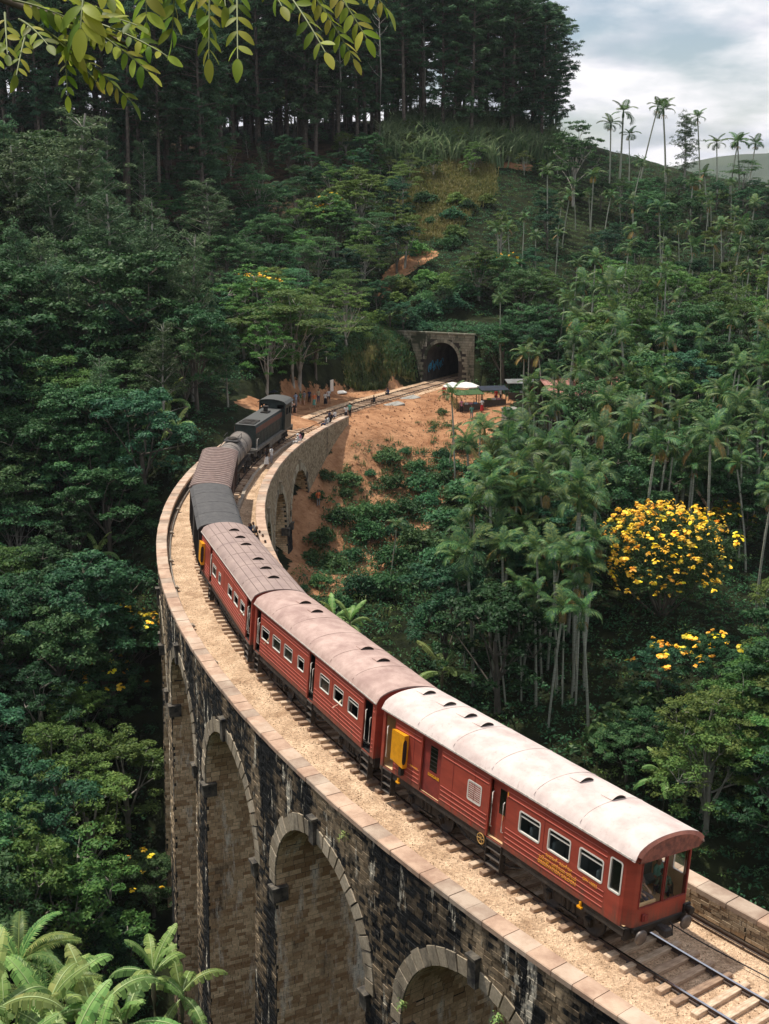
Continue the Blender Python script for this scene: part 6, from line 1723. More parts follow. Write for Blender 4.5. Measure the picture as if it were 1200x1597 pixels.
base_at('fish', 1060, 850, 10, 'drooping palm at the right of the larger drooping palm', wide=.9)
for px, py, H, lab in [(712, 610, 10, 'tall palm rising in front of the bare orange slope'), (748, 655, 7.5, 'shorter palm in front of the bare orange slope'), (700, 668, 5.5, 'low bushy palm at the edge of the orange slope')]:
    top_at('palm', px, py, H, lab, check=False, wide=1.2)
# pines on the hilltop
random.seed(41)
npine = 0
def pine_lab(X, row):
    w = ['at the left edge of the wood', 'above the left grey green tree', 'above the tall pale trunked tree', 'over the dark slope at left', 'over the left part of the bare litter', 'over the middle of the bare litter', 'by the gap of sky between trunks', 'left of the dead trunks', 'behind the dead trunks', 'above the left end of the reeds', 'above the middle of the reeds', 'above the right end of the reeds'][min(11, max(0, int((X + 60) / 80)))]
    return ('front row pine ' if row < 2 else 'pine deeper in the wood ') + w
for row in range(7):
    for px in range(-60, 905, 31):
        if row > 4 and not 260 < px < 650: continue
        X = px + random.uniform(-13, 13); Y = (242 if px > 560 else 236) + row * 9 + random.uniform(-4, 4)
        if px < 330: Y = 196 + row * 9 + random.uniform(-4, 4)
        if X > 780 and row > 3: continue
        g = at_y(X, 200, Y); z = gq(g.x, g.y); H = random.uniform(27, 38)
        bx, by, _ = project(g.x, g.y, z)
        if X > 700: H = min(H, 36 - (X - 700) * .052) * random.uniform(.9, 1)
        if X > 862: H *= .66
        if X > 892: continue
        if by > (238 if px > 600 else 262) and px > 380: continue
        if random.random() < .14: continue
        lab = pine_lab(X, row)
        if X > 850: lab = 'pine at the right end of the hilltop wood against the sky'
        plant('pine', (g.x, g.y, z), H, idx=2 if (row < 2 and random.random() < .6) or X > 820 else None, label=lab, group='pines of the hilltop wood, ' + lab[5:60], wide=random.uniform(.95, 1.3) * (1.15 if X > 760 else 1)); npine += 1
# a few bare dead trunks at the edge of the wood
for px, py, H in ((592, 245, 30), (660, 215, 24), (530, 240, 27), (645, 200, 20)):
    p = on_ground(px, py, 0)
    if p:
        b = MB(); b.tube([(0, 0, -.5), (.3, 0, H * .5), (-.2, .1, H)], [.22, .16, .04], 7, cap=False)
        t = thing('dead_tree', {592: 'tallest bare grey trunk at the edge of the pine wood', 660: 'forked bare grey trunk above the reeds', 530: 'bare trunk left of the tallest bare trunk', 645: 'thin bare trunk beside the forked bare trunk'}[px], 'dead tree', p, 0, 'bare dead trees at the wood edge'); b.build('trunk', M_BARKP, t)
        for i in range(12):
            z = H * random.uniform(.45, .97); a = random.uniform(0, 6.3); q = MB(); l = random.uniform(1.2, 3); q.tube([(0, 0, z), (math.cos(a) * l * .5, math.sin(a) * l * .5, z + .3 * l), (math.cos(a) * l, math.sin(a) * l, z + .8 * l)], [.06, .04, .015], 5); q.build('branch', M_BARKP, t)

# ---- zones: (outline of tree tops in the photograph, kinds with weights, height range, column step, row step)
def inp(px, py, poly):
    c = False; n = len(poly)
    for i in range(n):
        x1, y1 = poly[i]; x2, y2 = poly[(i + 1) % n]
        if (y1 > py) != (y2 > py) and px < (x2 - x1) * (py - y1) / (y2 - y1) + x1: c = not c
    return c
ZONES = [
    ([(-160, 120), (200, 160), (330, 330), (330, 420), (-160, 470)], {'oak': 6, 'round': 2}, (13, 19), 62, 55),
    ([(330, 330), (480, 250), (640, 250), (640, 330), (590, 420), (580, 480), (540, 520), (420, 520), (330, 470)], {'light': 3, 'round': 4, 'feather': 3, 'open': 1}, (7, 10), 50, 34),
    ([(-160, 430), (300, 420), (420, 520), (540, 530), (540, 560), (400, 590), (330, 640), (-160, 660)], {'round': 6, 'feather': 2, 'oak': 2}, (8, 13), 56, 42),
    ([(-160, 640), (335, 620), (285, 690), (235, 800), (232, 1000), (-160, 1000)], {'round': 7, 'open': 1, 'feather': 2}, (8, 12), 76, 56),
    ([(-200, 980), (232, 980), (250, 1180), (255, 1330), (-200, 1330)], {'round': 5, 'open': 4, 'light': 1}, (8, 12), 92, 76),
    ([(-200, 1310), (255, 1310), (262, 1480), (-200, 1480)], {'round': 4, 'brown': 4}, (5, 7), 90, 60),
    ([(470, 205), (600, 172), (700, 168), (880, 200), (910, 262), (790, 250), (700, 240), (640, 262), (600, 300), (470, 270)], {'bush': 2, 'light': 4, 'feather': 1, 'round': 3}, (3, 5.5), 36, 17),
    ([(600, 320), (650, 270), (770, 262), (775, 310), (690, 375), (640, 370)], {'bush': 1}, (2, 3), 46, 26),
    ([(230, 250), (330, 200), (470, 175), (600, 185), (600, 250), (460, 290), (330, 330), (240, 330)], {'light': 2, 'feather': 2, 'round': 4, 'oak': 1}, (4, 8), 42, 26),
    # above and right of the tunnel
    ([(580, 420), (660, 400), (740, 420), (745, 505), (620, 512), (590, 500)], {'bush': 3, 'round': 2}, (3, 5), 30, 16),
    ([(740, 330), (830, 300), (880, 470), (860, 560), (745, 560)], {'round': 4, 'palm': 3, 'light': 3}, (6, 9), 34, 28),
    ([(830, 290), (1010, 262), (1290, 280), (1000, 330), (880, 420)], {'bush': 2, 'round': 4, 'palm': 5, 'light': 3}, (4.5, 8), 30, 16),
    ([(860, 440), (1000, 320), (1290, 290), (1290, 560), (860, 560)], {'round': 4, 'palm': 9, 'light': 3, 'feather': 1}, (8, 12.5), 33, 28),
    ([(740, 560), (850, 650), (870, 560), (1290, 560), (1290, 760), (800, 780), (740, 700)], {'palm': 9, 'round': 2}, (9, 13), 33, 32),
    ([(700, 800), (820, 730), (960, 760), (960, 900), (1000, 1000), (960, 1090), (700, 1000), (690, 900)], {'palm': 10, 'round': 1}, (8, 11.5), 31, 28),
    ([(530, 960), (700, 930), (720, 1080), (680, 1110), (560, 1010)], {'round': 3, 'feather': 3, 'bush': 2, 'banana': 1}, (4.5, 7), 46, 34),
    ([(700, 1060), (1000, 1060), (1050, 1150), (1050, 1240), (990, 1260), (720, 1120)], {'palm': 4, 'round': 3, 'pbush': 2, 'banana': 1}, (4, 7), 48, 36),
    ([(1140, 690), (1300, 690), (1300, 1020), (1150, 960)], {'round': 3, 'open': 3, 'palm': 4}, (8, 11), 66, 60),
    ([(1010, 1040), (1330, 940), (1330, 1420), (1200, 1400), (1060, 1250)], {'light': 6, 'round': 2, 'open': 1}, (8, 10), 84, 58),
]
random.seed(77)
seq = []
for zi, (poly, kinds, (h0, h1), sx, sy) in enumerate(ZONES):
    xs_ = [p[0] for p in poly]; ys_ = [p[1] for p in poly]; y = min(ys_); r = 0
    while y < max(ys_):
        x = min(xs_) + (sx / 2 if r % 2 else 0)
        while x < max(xs_):
            X = x + random.uniform(-.35, .35) * sx; Y = y + random.uniform(-.35, .35) * sy
            if inp(X, Y, poly):
                kd = random.choices(list(kinds), list(kinds.values()))[0]; H = random.uniform(h0, h1)
                if kd == 'bush': H = random.uniform(1.6, 3.2)
                if kd == 'pbush': H = random.uniform(2, 3.5)
                if kd == 'banana': H = random.uniform(3.8, 4.8)
                if kd == 'palm': H *= 1.08
                seq.append((zi, kd, X, Y, H))
            x += sx
        y += sy; r += 1
KN2 = {'round': 'dark broadleaf tree', 'light': 'bright green tree', 'open': 'open crowned tree', 'feather': 'feathery leaved tree', 'oak': 'grey green tree', 'brown': 'brownish olive bushy tree', 'palm': 'slender areca palm', 'banana': 'banana plant', 'bush': 'rounded green shrub', 'pbush': 'broad leaved shrub'}
KP = {'round': 'dark broadleaf trees', 'light': 'bright green trees', 'open': 'open crowned trees', 'feather': 'feathery trees', 'oak': 'grey green trees', 'brown': 'brownish bushy trees', 'palm': 'areca palms', 'banana': 'banana plants', 'bush': 'shrubs', 'pbush': 'broad leaved shrubs'}
_z8 = 'of the tea hillside below the skyline'
ZLAB2 = {0: 'of the tall upper left stand', 1: 'of the slope above the huts', 2: 'of the hillside behind the locomotive', 3: 'of the wood left of the curve', 4: 'of the valley left of the piers', 5: 'of the thicket above the bananas',
         6: 'among the hilltop reeds', 7: 'in the yellow grass', 8: 'on the litter under the pines', 9: 'above the tunnel', 10: 'beside the dry grass', 11: _z8, 12: 'of the right hillside', 13: 'around the wooden house', 14: 'of the palm grove', 15: 'beside the middle coach', 16: 'behind the last coach', 17: 'by the yellow flowering tree', 18: 'of the wood at the right edge'}
YB = (1050, 1165, 800, 960)    # keep clear for the big yellow flowering tree
def part_of(zi, X, Y):
    xs_ = [p[0] for p in ZONES[zi][0]]; ys_ = [p[1] for p in ZONES[zi][0]]; x0, x1 = max(0, min(xs_)), min(1200, max(xs_)); u = (X - x0) / (x1 - x0 + 1); v = (Y - min(ys_)) / (max(ys_) - min(ys_) + 1)
    if X < 0 or X > 1200: return 'outer edge '
    a = ['upper', 'middle', 'lower'][min(2, max(0, int(v * 3)))]; c = ['left', 'centre', 'right'][min(2, max(0, int(u * 3)))]; return a + ' ' + c + ' '
for (zi, kd, X, Y, H) in seq:
    if 930 < X < 1175 and 760 < Y < 1010: continue
    if zi == 11 and 880 < X < 945 and 300 < Y < 380: continue
    if 1000 < X < 1150 and 1010 <= Y < 1060 and kd != 'palm': continue
    if kd == 'palm' and PLANTED.get('palm', 0) >= 285: kd = 'round'
    pf = part_of(zi, X, Y); sz = ('tall ' if H > 10 else 'low ' if H < 8 else '') if kd not in ('oak', 'brown') else ''; KN = KN2
    top_at(kd, X, Y, H, sz + KN[kd] + ', ' + pf + ZLAB2[zi], group=(sz + KP[kd] + ', ' + pf + ZLAB2[zi]),  wide=random.uniform(.95, 1.2) * (1.05 if kd == 'palm' else 1))
print('PLANTED', PLANTED)

random.seed(8)
for i in range(20):
    X = random.uniform(815, 1020); Y = random.uniform(530, 640); top_at('palm', X, Y, random.uniform(8, 11), 'areca palm standing in front of the sheds and the wooden house', check=False, wide=random.uniform(1, 1.2), group='areca palms in front of the house')
for (X, Y, H) in ((975, 520, 7), (1010, 560, 8), (860, 560, 6), (930, 580, 6), (900, 540, 6), (1020, 600, 7)): top_at('round', X, Y, H, 'dark leafy tree partly hiding the sheds beside the wooden house', check=False, wide=1.0, group='trees hiding the sheds')


random.seed(55)
for i in range(34):
    X = 190 + i * 13 + random.uniform(-6, 6); g = at_y(X, 200, random.uniform(258, 276)); plant('round' if i % 3 else 'light', (g.x, g.y, gq(g.x, g.y) - .3), random.uniform(8, 13), label='leafy tree growing low behind the pine trunks on the crest', group='low trees on the crest behind the pines', wide=1.2)

# ------------------------------------------------------------------ tunnel
random.seed(9)
tp = _pt.copy(); ta = math.atan2(_tt.y, _tt.x)
tun = thing('railway_tunnel', 'stone faced railway tunnel mouth with a dark arched opening at the foot of the hill', 'tunnel', (tp.x, tp.y, 0), ta)
# local: x into the hill, y left
TW, TSP, TCR = 2.45, 2.9, 5.35
wl, wr_ = 8.2, 4.8      # wall extents to the left (+y) and right (-y)
n = 20; arcp_ = [(-TW, -.4)] + [(-TW * math.cos(PI * i / n), TSP + (TCR - TSP) * math.sin(PI * i / n)) for i in range(n + 1)] + [(TW, -.4)]
b = MB(); V = []
ztw = 6.45
for (y, z) in arcp_: V.append((0, y, z)); V.append((0, y * 1.0, ztw))
m_ = len(arcp_)
b.add(V, [(2 * i, 2 * i + 1, 2 * i + 3, 2 * i + 2) for i in range(m_ - 1)])
b.add([(0, -wr_, -.4), (0, -TW, -.4), (0, -TW, ztw), (0, -wr_, ztw)], [(0, 1, 2, 3)]); b.add([(0, TW, -.4), (0, wl, -.4), (0, wl, ztw), (0, TW, ztw)], [(0, 1, 2, 3)])
b.add([(0, -wr_, ztw), (0, wl, ztw), (.9, wl, ztw), (.9, -wr_, ztw)], [(0, 1, 2, 3)]); b.add([(0, wl, -.4), (.9, wl, -.4), (.9, wl, ztw), (0, wl, ztw)], [(0, 1, 2, 3)])
b.build('portal_wall', M_MORTAR, tun)
M_PORT = stone_mat('portal_stone', (.17, .165, .12), (.36, .34, .26), (.045, .055, .035), (.50, .47, .40), (.50, .62), (.58, .68))
def keep(xa, xb, za, zb):
    for x in (xa, xb):
        for z in (za, zb):
            if abs(x) < TW + .35 and (z < TSP or (x / (TW + .35)) ** 2 + ((z - TSP) / (TCR - TSP + .35)) ** 2 < 1): return False
    return True
blocks(courses(-wr_, wl, -.3, ztw, 1.0, keep, L=.8, Hh=.36, j=.03), lambda a, z, p: Vector((-p, a, z)), 'portal_masonry', M_PORT, tun)
for i in range(17):
    t0, t1 = PI * i / 17 + .01, PI * (i + 1) / 17 - .01; b = MB()
    P = [(-(TW + g) * math.cos(t), TSP + (TCR - TSP + g) * math.sin(t)) for t, g in ((t0, 0), (t1, 0), (t1, .45), (t0, .45))]
    b.add([(x, p[0], p[1]) for x in (-.09, .2) for p in P], [(0, 1, 2, 3), (0, 1, 5, 4), (1, 2, 6, 5), (2, 3, 7, 6), (3, 0, 4, 7)])
    me = b.mesh('arch_stone', M_PORT); me.attributes.new('v', 'FLOAT', 'FACE').data.foreach_set('value', [random.random()] * 5); link('arch_stone', me, tun)
y = -wr_
while y < wl:
    b = MB(); l = random.uniform(.9, 1.2); b.box((.22, y + l / 2, ztw + .13), (.75, l - .02, .26), bev=.03); b.build('coping_stone', M_PORT, tun); y += l
b = MB(); V = []
for x in np.linspace(.02, 34, 18):
    for (yy, z) in arcp_: V.append((x, yy, z))
b.add(V, [(i * m_ + j, i * m_ + j + 1, (i + 1) * m_ + j + 1, (i + 1) * m_ + j) for i in range(17) for j in range(m_ - 1)])
b.add([(34, yy, z) for (yy, z) in arcp_], [tuple(range(m_))])
b.build('tunnel_lining', mat('dark_lining', (.075, .07, .065), .9, scale=1, col2=(.03, .03, .03), bump=.3), tun)  # dark grey lining, mottled darker
b = MB()
random.seed(4)
for i in range(9):      # looping painted letters on the left inner wall
    x0 = .8 + i * .55; z0 = 1.0 + (i % 3) * .25
    b.tube([(x0 + .22 * math.cos(a) * (1 + .3 * math.sin(i)), TW - .03, z0 + .55 + .5 * math.sin(a * (1 + (i % 2)))) for a in np.linspace(0, 5.2, 12)], .06, 4)
tg = b.build('graffiti', mat('blue_spray_paint', (.03, .22, .38), .6), tun, 'blue looping graffiti on the inner left wall'); tg['kind'] = 'stuff'
# pole, small shelter, boards beside the line (left of the tunnel approach)
M_CONC = mat('grey_render', (.34, .33, .30), .9, scale=2, col2=(.20, .19, .17), bump=.2)
M_TIN = mat('grey_tin', (.26, .28, .28), .5, metal=.3, scale=2, col2=(.15, .14, .13)); M_TARP = mat('dark_blue_tarpaulin', (.02, .03, .055), .6, scale=2, col2=(.012, .015, .02))
M_PLANK = mat('old_planks', (.12, .09, .065), .85, scale=4, col2=(.06, .045, .035), stretch=(1, 1, 6)); M_RUST = mat('rusty_pink_roof', (.46, .23, .19), .7, scale=1.2, col2=(.26, .12, .09))
p = at_z(506, 612, -.2)
t = thing('wayside_shrine', 'small pale shelter with pitched roof beside the line near the tunnel', 'shelter', p, .6)
b = MB()
for x in (-.8, .8):
    for y in (-.7, .7): b.box((x, y, 1.0), (.14, .14, 2.2))
b.box((0, 0, .35), (1.9, 1.7, .7)); b.build('frame', M_CONC, t)
b = MB(); b.lathe([(1.55, 2.05), (1.2, 2.35), (.5, 2.9), (.12, 3.5), (0, 3.7)], 4, 0, Matrix.Rotation(PI / 4, 4, 'Z'), smooth=False); b.build('roof', M_TIN, t)
p = at_z(510, 612, -.2); t = thing('pole', 'thin pale pole standing beside the small shelter', 'pole', p); b = MB(); b.cyl((0, 0, -.3), (0, 0, 5.4), .05, 8); b.build('shaft', M_GUTTER, t); b = MB(); b.box((0, 0, 5.3), (.5, .06, .06)); b.build('cross_arm', M_GUTTER, t)
p = at_z(518, 617, -.2); t = thing('notice_board', 'white upright notice board right of the small shelter', 'notice board', p, -.4); b = MB(); b.box((0, 0, 1.3), (.06, .9, 1.5)); b.build('panel', M_WHITE, t)
for s in (-.35, .35): b = MB(); b.cyl((0, s, -.2), (0, s, 1.2), .03, 6); b.build('post', M_TIN, t)
p = at_z(531, 613, -.1); t = thing('boat_shaped_trough', 'pale upturned sheet lying on the orange soil near the notice board', 'sheet', p, .5); b = MB(); b.lathe([(0, .35), (.35, .3), (.6, .12), (.68, 0)], 12, 0, Matrix.Diagonal((1.5, .7, 1, 1))); b.build('shell', M_WHITE, t)
def hut(px, py, rz, W, D, H, label, wallm, roofm, slope=.35, zg=-.25, open_front=True, name='hut'):
    p = at_z(px, py, zg); t = thing(name, label, 'hut', p, rz, 'small huts beside the line')
    for x in (-W / 2, W / 2):
        for y in (-D / 2, D / 2): b = MB(); b.box((x, y, H / 2 - .2), (.12, .12, H + .4)); b.build('post', M_PLANK, t)
    b = MB(); b.box((0, D / 2, H * .45), (W, .05, H * .9)); b.build('back_wall', wallm, t)
    for x in (-W / 2, W / 2): b = MB(); b.box((x, 0, H * .4), (.05, D, H * .8)); b.build('side_wall', wallm, t)
    if open_front: b = MB(); b.box((0, -D / 2 + .2, .5), (W, .35, 1.0)); b.build('counter', M_PLANK, t)
    b = MB(); a = math.atan2(slope, D); M = Matrix.Translation((0, 0, H + .15)) @ Matrix.Rotation(a, 4, 'X')
    b.box((0, 0, 0), (W + .7, D + .8, .05), 0, M); rf = b.build('roof', roofm, t)
    for k in range(int(W / .5)): b = MB(); b.box((-W / 2 + .25 + k * .5, 0, .04), (.05, D + .8, .04), 0, M); b.build('roof_ridge', roofm, rf)
    return t
hut(388, 640, .5, 5.5, 3.0, 2.3, 'dark tarpaulin hut behind the locomotive cab', M_TARP, M_TARP)
hut(425, 624, .4, 4.5, 2.6, 2.2, 'dark open stall with flat blue roof right of the locomotive cab', M_PLANK, M_TARP)
hut(372, 652, .5, 3.0, 2.6, 2.0, 'small black hut left of the tarpaulin hut', M_TARP, M_TIN)
# refreshment stall with two white parasols on the right of the line
for (px, py, rad, lab) in ((706, 622, 1.25, 'left white parasol beside the line near the tunnel'), (727, 622, 1.7, 'larger right white parasol over the stall near the tunnel')):
    p = at_z(px, py, -.4); p.z = gq(p.x, p.y); t = thing('parasol', lab, 'parasol', p, 0, 'white parasols near the tunnel'); b = MB(); b.cyl((0, 0, -.2), (0, 0, 2.7), .03, 8); b.build('pole', M_GUTTER, t)
    b = MB(); b.lathe([(0, 2.75), (rad * .5, 2.6), (rad, 2.25), (rad * .99, 2.12)], 8, 0, None, False); c = b.build('canopy', M_WHITE, t)
    for k in range(8): b = MB(); a = k * PI / 4; b.tube([(0, 0, 2.70), (rad * math.cos(a), rad * math.sin(a), 2.22)], .012, 4); b.build('rib', M_TIN, c)
def stall(px, py, rz, W, label, roofm, goods):
    p = at_z(px, py, -.4); p.z = gq(p.x, p.y); t = thing('market_stall', label, 'stall', p, rz, 'stalls near the tunnel')
    for x in (-W / 2, W / 2):
        for y in (-.8, .8): b = MB(); b.box((x, y, 1.0), (.09, .09, 2.4)); b.build('post', M_PLANK, t)
    b = MB(); b.box((0, -.6, .8), (W, .7, .08)); b.box((0, -.9, .4), (W, .04, .8)); b.build('table', M_PLANK, t)
    b = MB(); b.box((0, 0, 2.25), (W + .5, 2.2, .06), 0, Matrix.Rotation(.12, 4, 'X')); b.build('roof', roofm, t)
    for k in range(goods):
        q = thing('fruit_crate', 'small %s crate on the %s' % (['green', 'white', 'pink', 'blue'][k % 4], label), 'crate', tuple(p + Vector((math.cos(rz) * (k - goods / 2 + .5) * .6 + math.sin(rz) * .6, math.sin(rz) * (k - goods / 2 + .5) * .6 - math.cos(rz) * .6, .84))), rz, 'crates on the stalls')
        b = MB(); b.box((0, 0, .1), (.45, .4, .2)); b.build('box', cloth([(.2, .4, .12), (.7, .7, .66), (.6, .3, .35), (.15, .3, .45)][k % 4]), q)
    return t
stall(728, 632, .3, 3.2, 'leafy roofed stall under the white parasols', MATS.get('thatch') or mat('thatch', (.06, .12, .04), .9, scale=6, col2=(.03, .06, .02)), 4)
stall(768, 628, .2, 3.0, 'dark stall behind the palm stems right of the parasols', M_TARP, 3)
stall(812, 622, .1, 3.4, 'stall with tin roof right of the dark stall', M_TIN, 3)
p = at_z(796, 655, -1.0); p.z = gq(p.x, p.y) - .2
t = thing('concrete_block_hut', 'small grey concrete tank on the orange soil right of the stalls', 'water tank', p, .3); b = MB(); b.box((0, 0, .9), (1.6, 1.6, 2.2), bev=.06); b.build('tank_wall', M_CONC, t); b = MB(); b.box((0, 0, 2.05), (1.75, 1.75, .14), bev=.02); b.build('lid', M_CONC, t)
# culvert slabs beside the line
for px, py, lab in ((615, 632, 'broken concrete slab leaning at the edge of the orange slope'), (640, 622, 'flat concrete slab beside the line at the head of the slope')):
    p = at_z(px, py, -.35); t = thing('concrete_slab', lab, 'slab', p, .7, 'concrete slabs by the line'); b = MB(); b.box((0, 0, 0), (2.4, 1.4, .35), bev=.04); b.build('slab', M_CONC, t); t.rotation_euler = (.12, -.1, .7)
# wooden house among the palms
p = on_ground(900, 680, 0); hz_ = p.z
H0 = thing('wooden_house', 'two storey dark wooden house with balcony and pinkish roof among the palms', 'house', (p.x, p.y, p.z), .35)
for x in (-4, -2, 0, 2, 4):
    for y in (-2.2, 2.2): b = MB(); b.box((x, y, 2.6), (.18, .18, 5.6)); b.build('post', M_PLANK, H0)
b = MB(); b.box((0, .2, 2.6), (8.6, 4.4, .16)); b.build('floor', M_PLANK, H0)
for z0, z1 in ((2.7, 5.3), (0, 2.5)):
    x = -4.2
    while x < 4.2:
        b = MB(); b.box((x + .14, -1.2 if z0 > 1 else -.6, (z0 + z1) / 2), (.26, .05, z1 - z0)); b.build('wall_board', M_PLANK, H0); x += .28
for x in (-2.6, .2, 2.8): b = MB(); b.box((x, -1.25 , 3.9), (1.0, .06, 1.1)); w = b.build('window', M_DARK, H0); b = MB(); b.box((x, -1.29, 3.9), (1.1, .03, .06)); b.box((x, -1.29, 3.9), (.06, .03, 1.2)); b.build('window_frame', M_PLANK, w)
b = MB(); b.box((0, -2.25, 3.55), (8.6, .07, .08)); b.build('balcony_rail', M_PLANK, H0)
for k in range(36): b = MB(); b.box((-4.2 + k * .24, -2.25, 3.12), (.05, .05, .85)); b.build('baluster', M_PLANK, H0)
for s, l in ((-1, 3.2), (1, 3.2)):
    M = Matrix.Translation((0, s * 1.55, 5.95)) @ Matrix.Rotation(-s * .42, 4, 'X'); b = MB(); b.box((0, 0, 0), (9.8, 3.6, .05), 0, M); rf = b.build('roof', M_RUST, H0)
    for k in range(20): q = MB(); q.box((-4.75 + k * .5, 0, .04), (.06, 3.6, .05), 0, M); q.build('roof_ridge', M_RUST, rf)
def small_roof(px, py, Hh, W, D, rz, roofm, label, edge=None):
    p = on_ground(px, py, Hh); t = thing('open_shed', label, 'shed', (p.x, p.y, p.z), rz, 'sheds around the wooden house')
    for x in (-W / 2 + .2, W / 2 - .2):
        for y in (-D / 2 + .2, D / 2 - .2): b = MB(); b.box((x, y, Hh / 2 - .2), (.14, .14, Hh + .4)); b.build('post', M_PLANK, t)
    b = MB(); b.box((0, D / 2 - .2, Hh * .45), (W - .4, .06, Hh * .9)); b.build('wall', M_PLANK, t)
    M = Matrix.Translation((0, 0, Hh)) @ Matrix.Rotation(.22, 4, 'X'); b = MB(); b.box((0, 0, 0), (W, D, .05), 0, M); rf = b.build('roof', roofm, t)
    for k in range(int(W / .5)): q = MB(); q.box((-W / 2 + .25 + k * .5, 0, .04), (.06, D, .05), 0, M); q.build('roof_ridge', roofm, rf)
    if edge: b = MB(); b.box((0, -D / 2 - .05, -.05), (W, .08, .16), 0, M); b.build('fascia', M_WHITE, rf)
small_roof(872, 598, 3.2, 6.5, 4.0, .55, M_TIN, 'long grey tin roofed shed with a white edge left of the house', True)
small_roof(985, 548, 3.6, 6.0, 4.0, -.2, M_RUST, 'upper pinkish roofed shed behind the house')
small_roof(985, 575, 3.0, 5.0, 3.6, .3, M_RUST, 'lower pinkish roofed shed right of the house')
small_roof(940, 555, 3.2, 3.6, 2.6, .1, M_TIN, 'pale grey roofed shed between the pinkish roofs')
# rail fence of thin poles in front of the stalls
t = thing('pole_fence', 'low bamboo rail fence on the orange ground right of the stalls', 'fence')
pp = [on_ground(px, 655 + (px - 800) * .05, 0) for px in range(800, 860, 9)]
for q in pp: b = MB(); b.cyl((q.x, q.y, q.z - .3), (q.x, q.y, q.z + 1.1), .04, 6); b.build('post', M_PLANK, t)
for hgt in (.5, 1.0): b = MB(); b.tube([(q.x, q.y, q.z + hgt) for q in pp], .03, 5); b.build('rail', M_PLANK, t)
# fallen trunk below the palms on the right
a = on_ground(1042, 722, 0); c = on_ground(1112, 812, 0)
if a and c:
    t = thing('fallen_trunk', 'pale fallen trunk lying down the slope behind the yellow flowering tree', 'fallen trunk', a); b = MB(); d = c - a; b.tube([(0, 0, 1.4), tuple(d * .5 + Vector((0, 0, 1.2))), tuple(d + Vector((0, 0, .5)))], [.22, .18, .12], 8); b.build('trunk', mat('fresh_wood', (.42, .27, .18), .8), t)

# ------------------------------------------------------------------ people
def at_feet(px, py, z=-.24): return at_z(px, py, z)
S = 'stand'
ppl = [
    (462, 634, 2.2, 'phone', 'person in pale blue top at the hut edge left of the group beside the line', (.35, .45, .6), 'trousers', GRY, M_SKINP, None, False),
    (497, 628, -1.0, S, 'person in cream top between the orange top and the small shelter', BEI, 'trousers', NVY, None, None, False),
    (546, 651, 1.0, S, 'person in teal top behind the man at the end of the parapet', TEAL, 'trousers', BLK, None, None, False),
    (752, 634, 1.4, S, 'person in white shirt between the two stalls', WHT, 'skirt', RED_, None, None, False),
    (720, 634, -1.4, S, 'person in lilac top at the leafy stall counter', PNK, 'trousers', BLK, None, None, True),
    (469, 632, 2.6, S, 'person in green top and light shorts at the left of the group beside the line', GRN, 'shorts', KHK, M_SKINP, None, False),
    (475, 631, 1.2, 'walk', 'person in grey top standing second from left in the group beside the line', GRY, 'shorts', KHK, M_SKINP, None, False),
    (483, 629, -2.0, S, 'person dressed all in dark blue in the middle of the group beside the line', NVY, 'trousers', BLK, None, None, False),
    (490.5, 635, -1.4, 'walk', 'woman in orange top and pale green skirt beside the line', ORG, 'skirt', TEAL, M_SKINP, None, True),
    (508, 633, -1.8, S, 'man in white shirt and long black sarong near the small shelter', WHT, 'skirt', BLK, None, None, False),
    (513, 628.5, -1.2, 'walk', 'person in white top and black shorts right of the man in the sarong', WHT, 'shorts', BLK, None, None, False),
    (447, 652, -1.0, S, 'woman in pink top and long white skirt beside the locomotive cab', PNK, 'skirt', WHT, None, None, True),
    (452, 651, -2.2, 'phone', 'woman all in white beside the locomotive cab', WHT, 'skirt', WHT, None, None, True),
    (454.5, 646, -1.2, S, 'man in white shirt and dark trousers behind the women by the cab', WHT, 'trousers', BLK, M_SKINP, None, False),
    (460, 651.5, -2.0, S, 'woman in black top with bare legs right of the women in white', BLK, 'shorts', BLK, M_SKINP, None, True),
    (540, 655.5, -1.6, 'walk', 'man in white shirt and black sarong at the end of the right parapet', WHT, 'skirt', BLK, None, None, False),
    (692.5, 615, -1.8, S, 'person in bright red shirt under the left parasol', RED_, 'trousers', GRN, None, None, False),
    (698, 617, -1.2, S, 'person in beige clothes right of the person in red', BEI, 'trousers', BEI, None, None, False),
    (774, 622, -1.6, S, 'person in red and white top among the palms by the stalls', RED_, 'trousers', NVY, None, None, False),
    (781, 620, 2.6, S, 'person in white top right of the one in red by the stalls', WHT, 'trousers', BLK, None, None, False),
    (736, 640, -1.5, S, 'person in pale striped clothes beside the leafy stall', TEAL, 'trousers', GRY, None, None, False),
]
for (px, py, rz, pose, lab, sh, lo, lc, sk, hat, lg) in ppl:
    q = at_feet(px, py); 
    if px > 680: q.z = gq(q.x, q.y) - .02
    person(q, rz, pose, lab, sh, lo, lc, sk, hat, lg)
def on_parapet(a, label, sh, lo, lc, pose='sit', dr=None, z=None, rz=None, hat=None, long=False, sk=None, group='people by the right parapet'):
    q = arc(a, (-RI + CW / 2) if dr is None else dr, (HP) if z is None else z); out = math.atan2(q.y - TCY, q.x - TCX)
    return person(q, out if rz is None else out + rz, pose, label, sh, lo, lc, sk, hat, long, group)
def ang_of(px, py, z):
    q = at_z(px, py, z); a = math.degrees(math.atan2(q.y - TCY, q.x - TCX)); return a - 360 if a > 0 else a
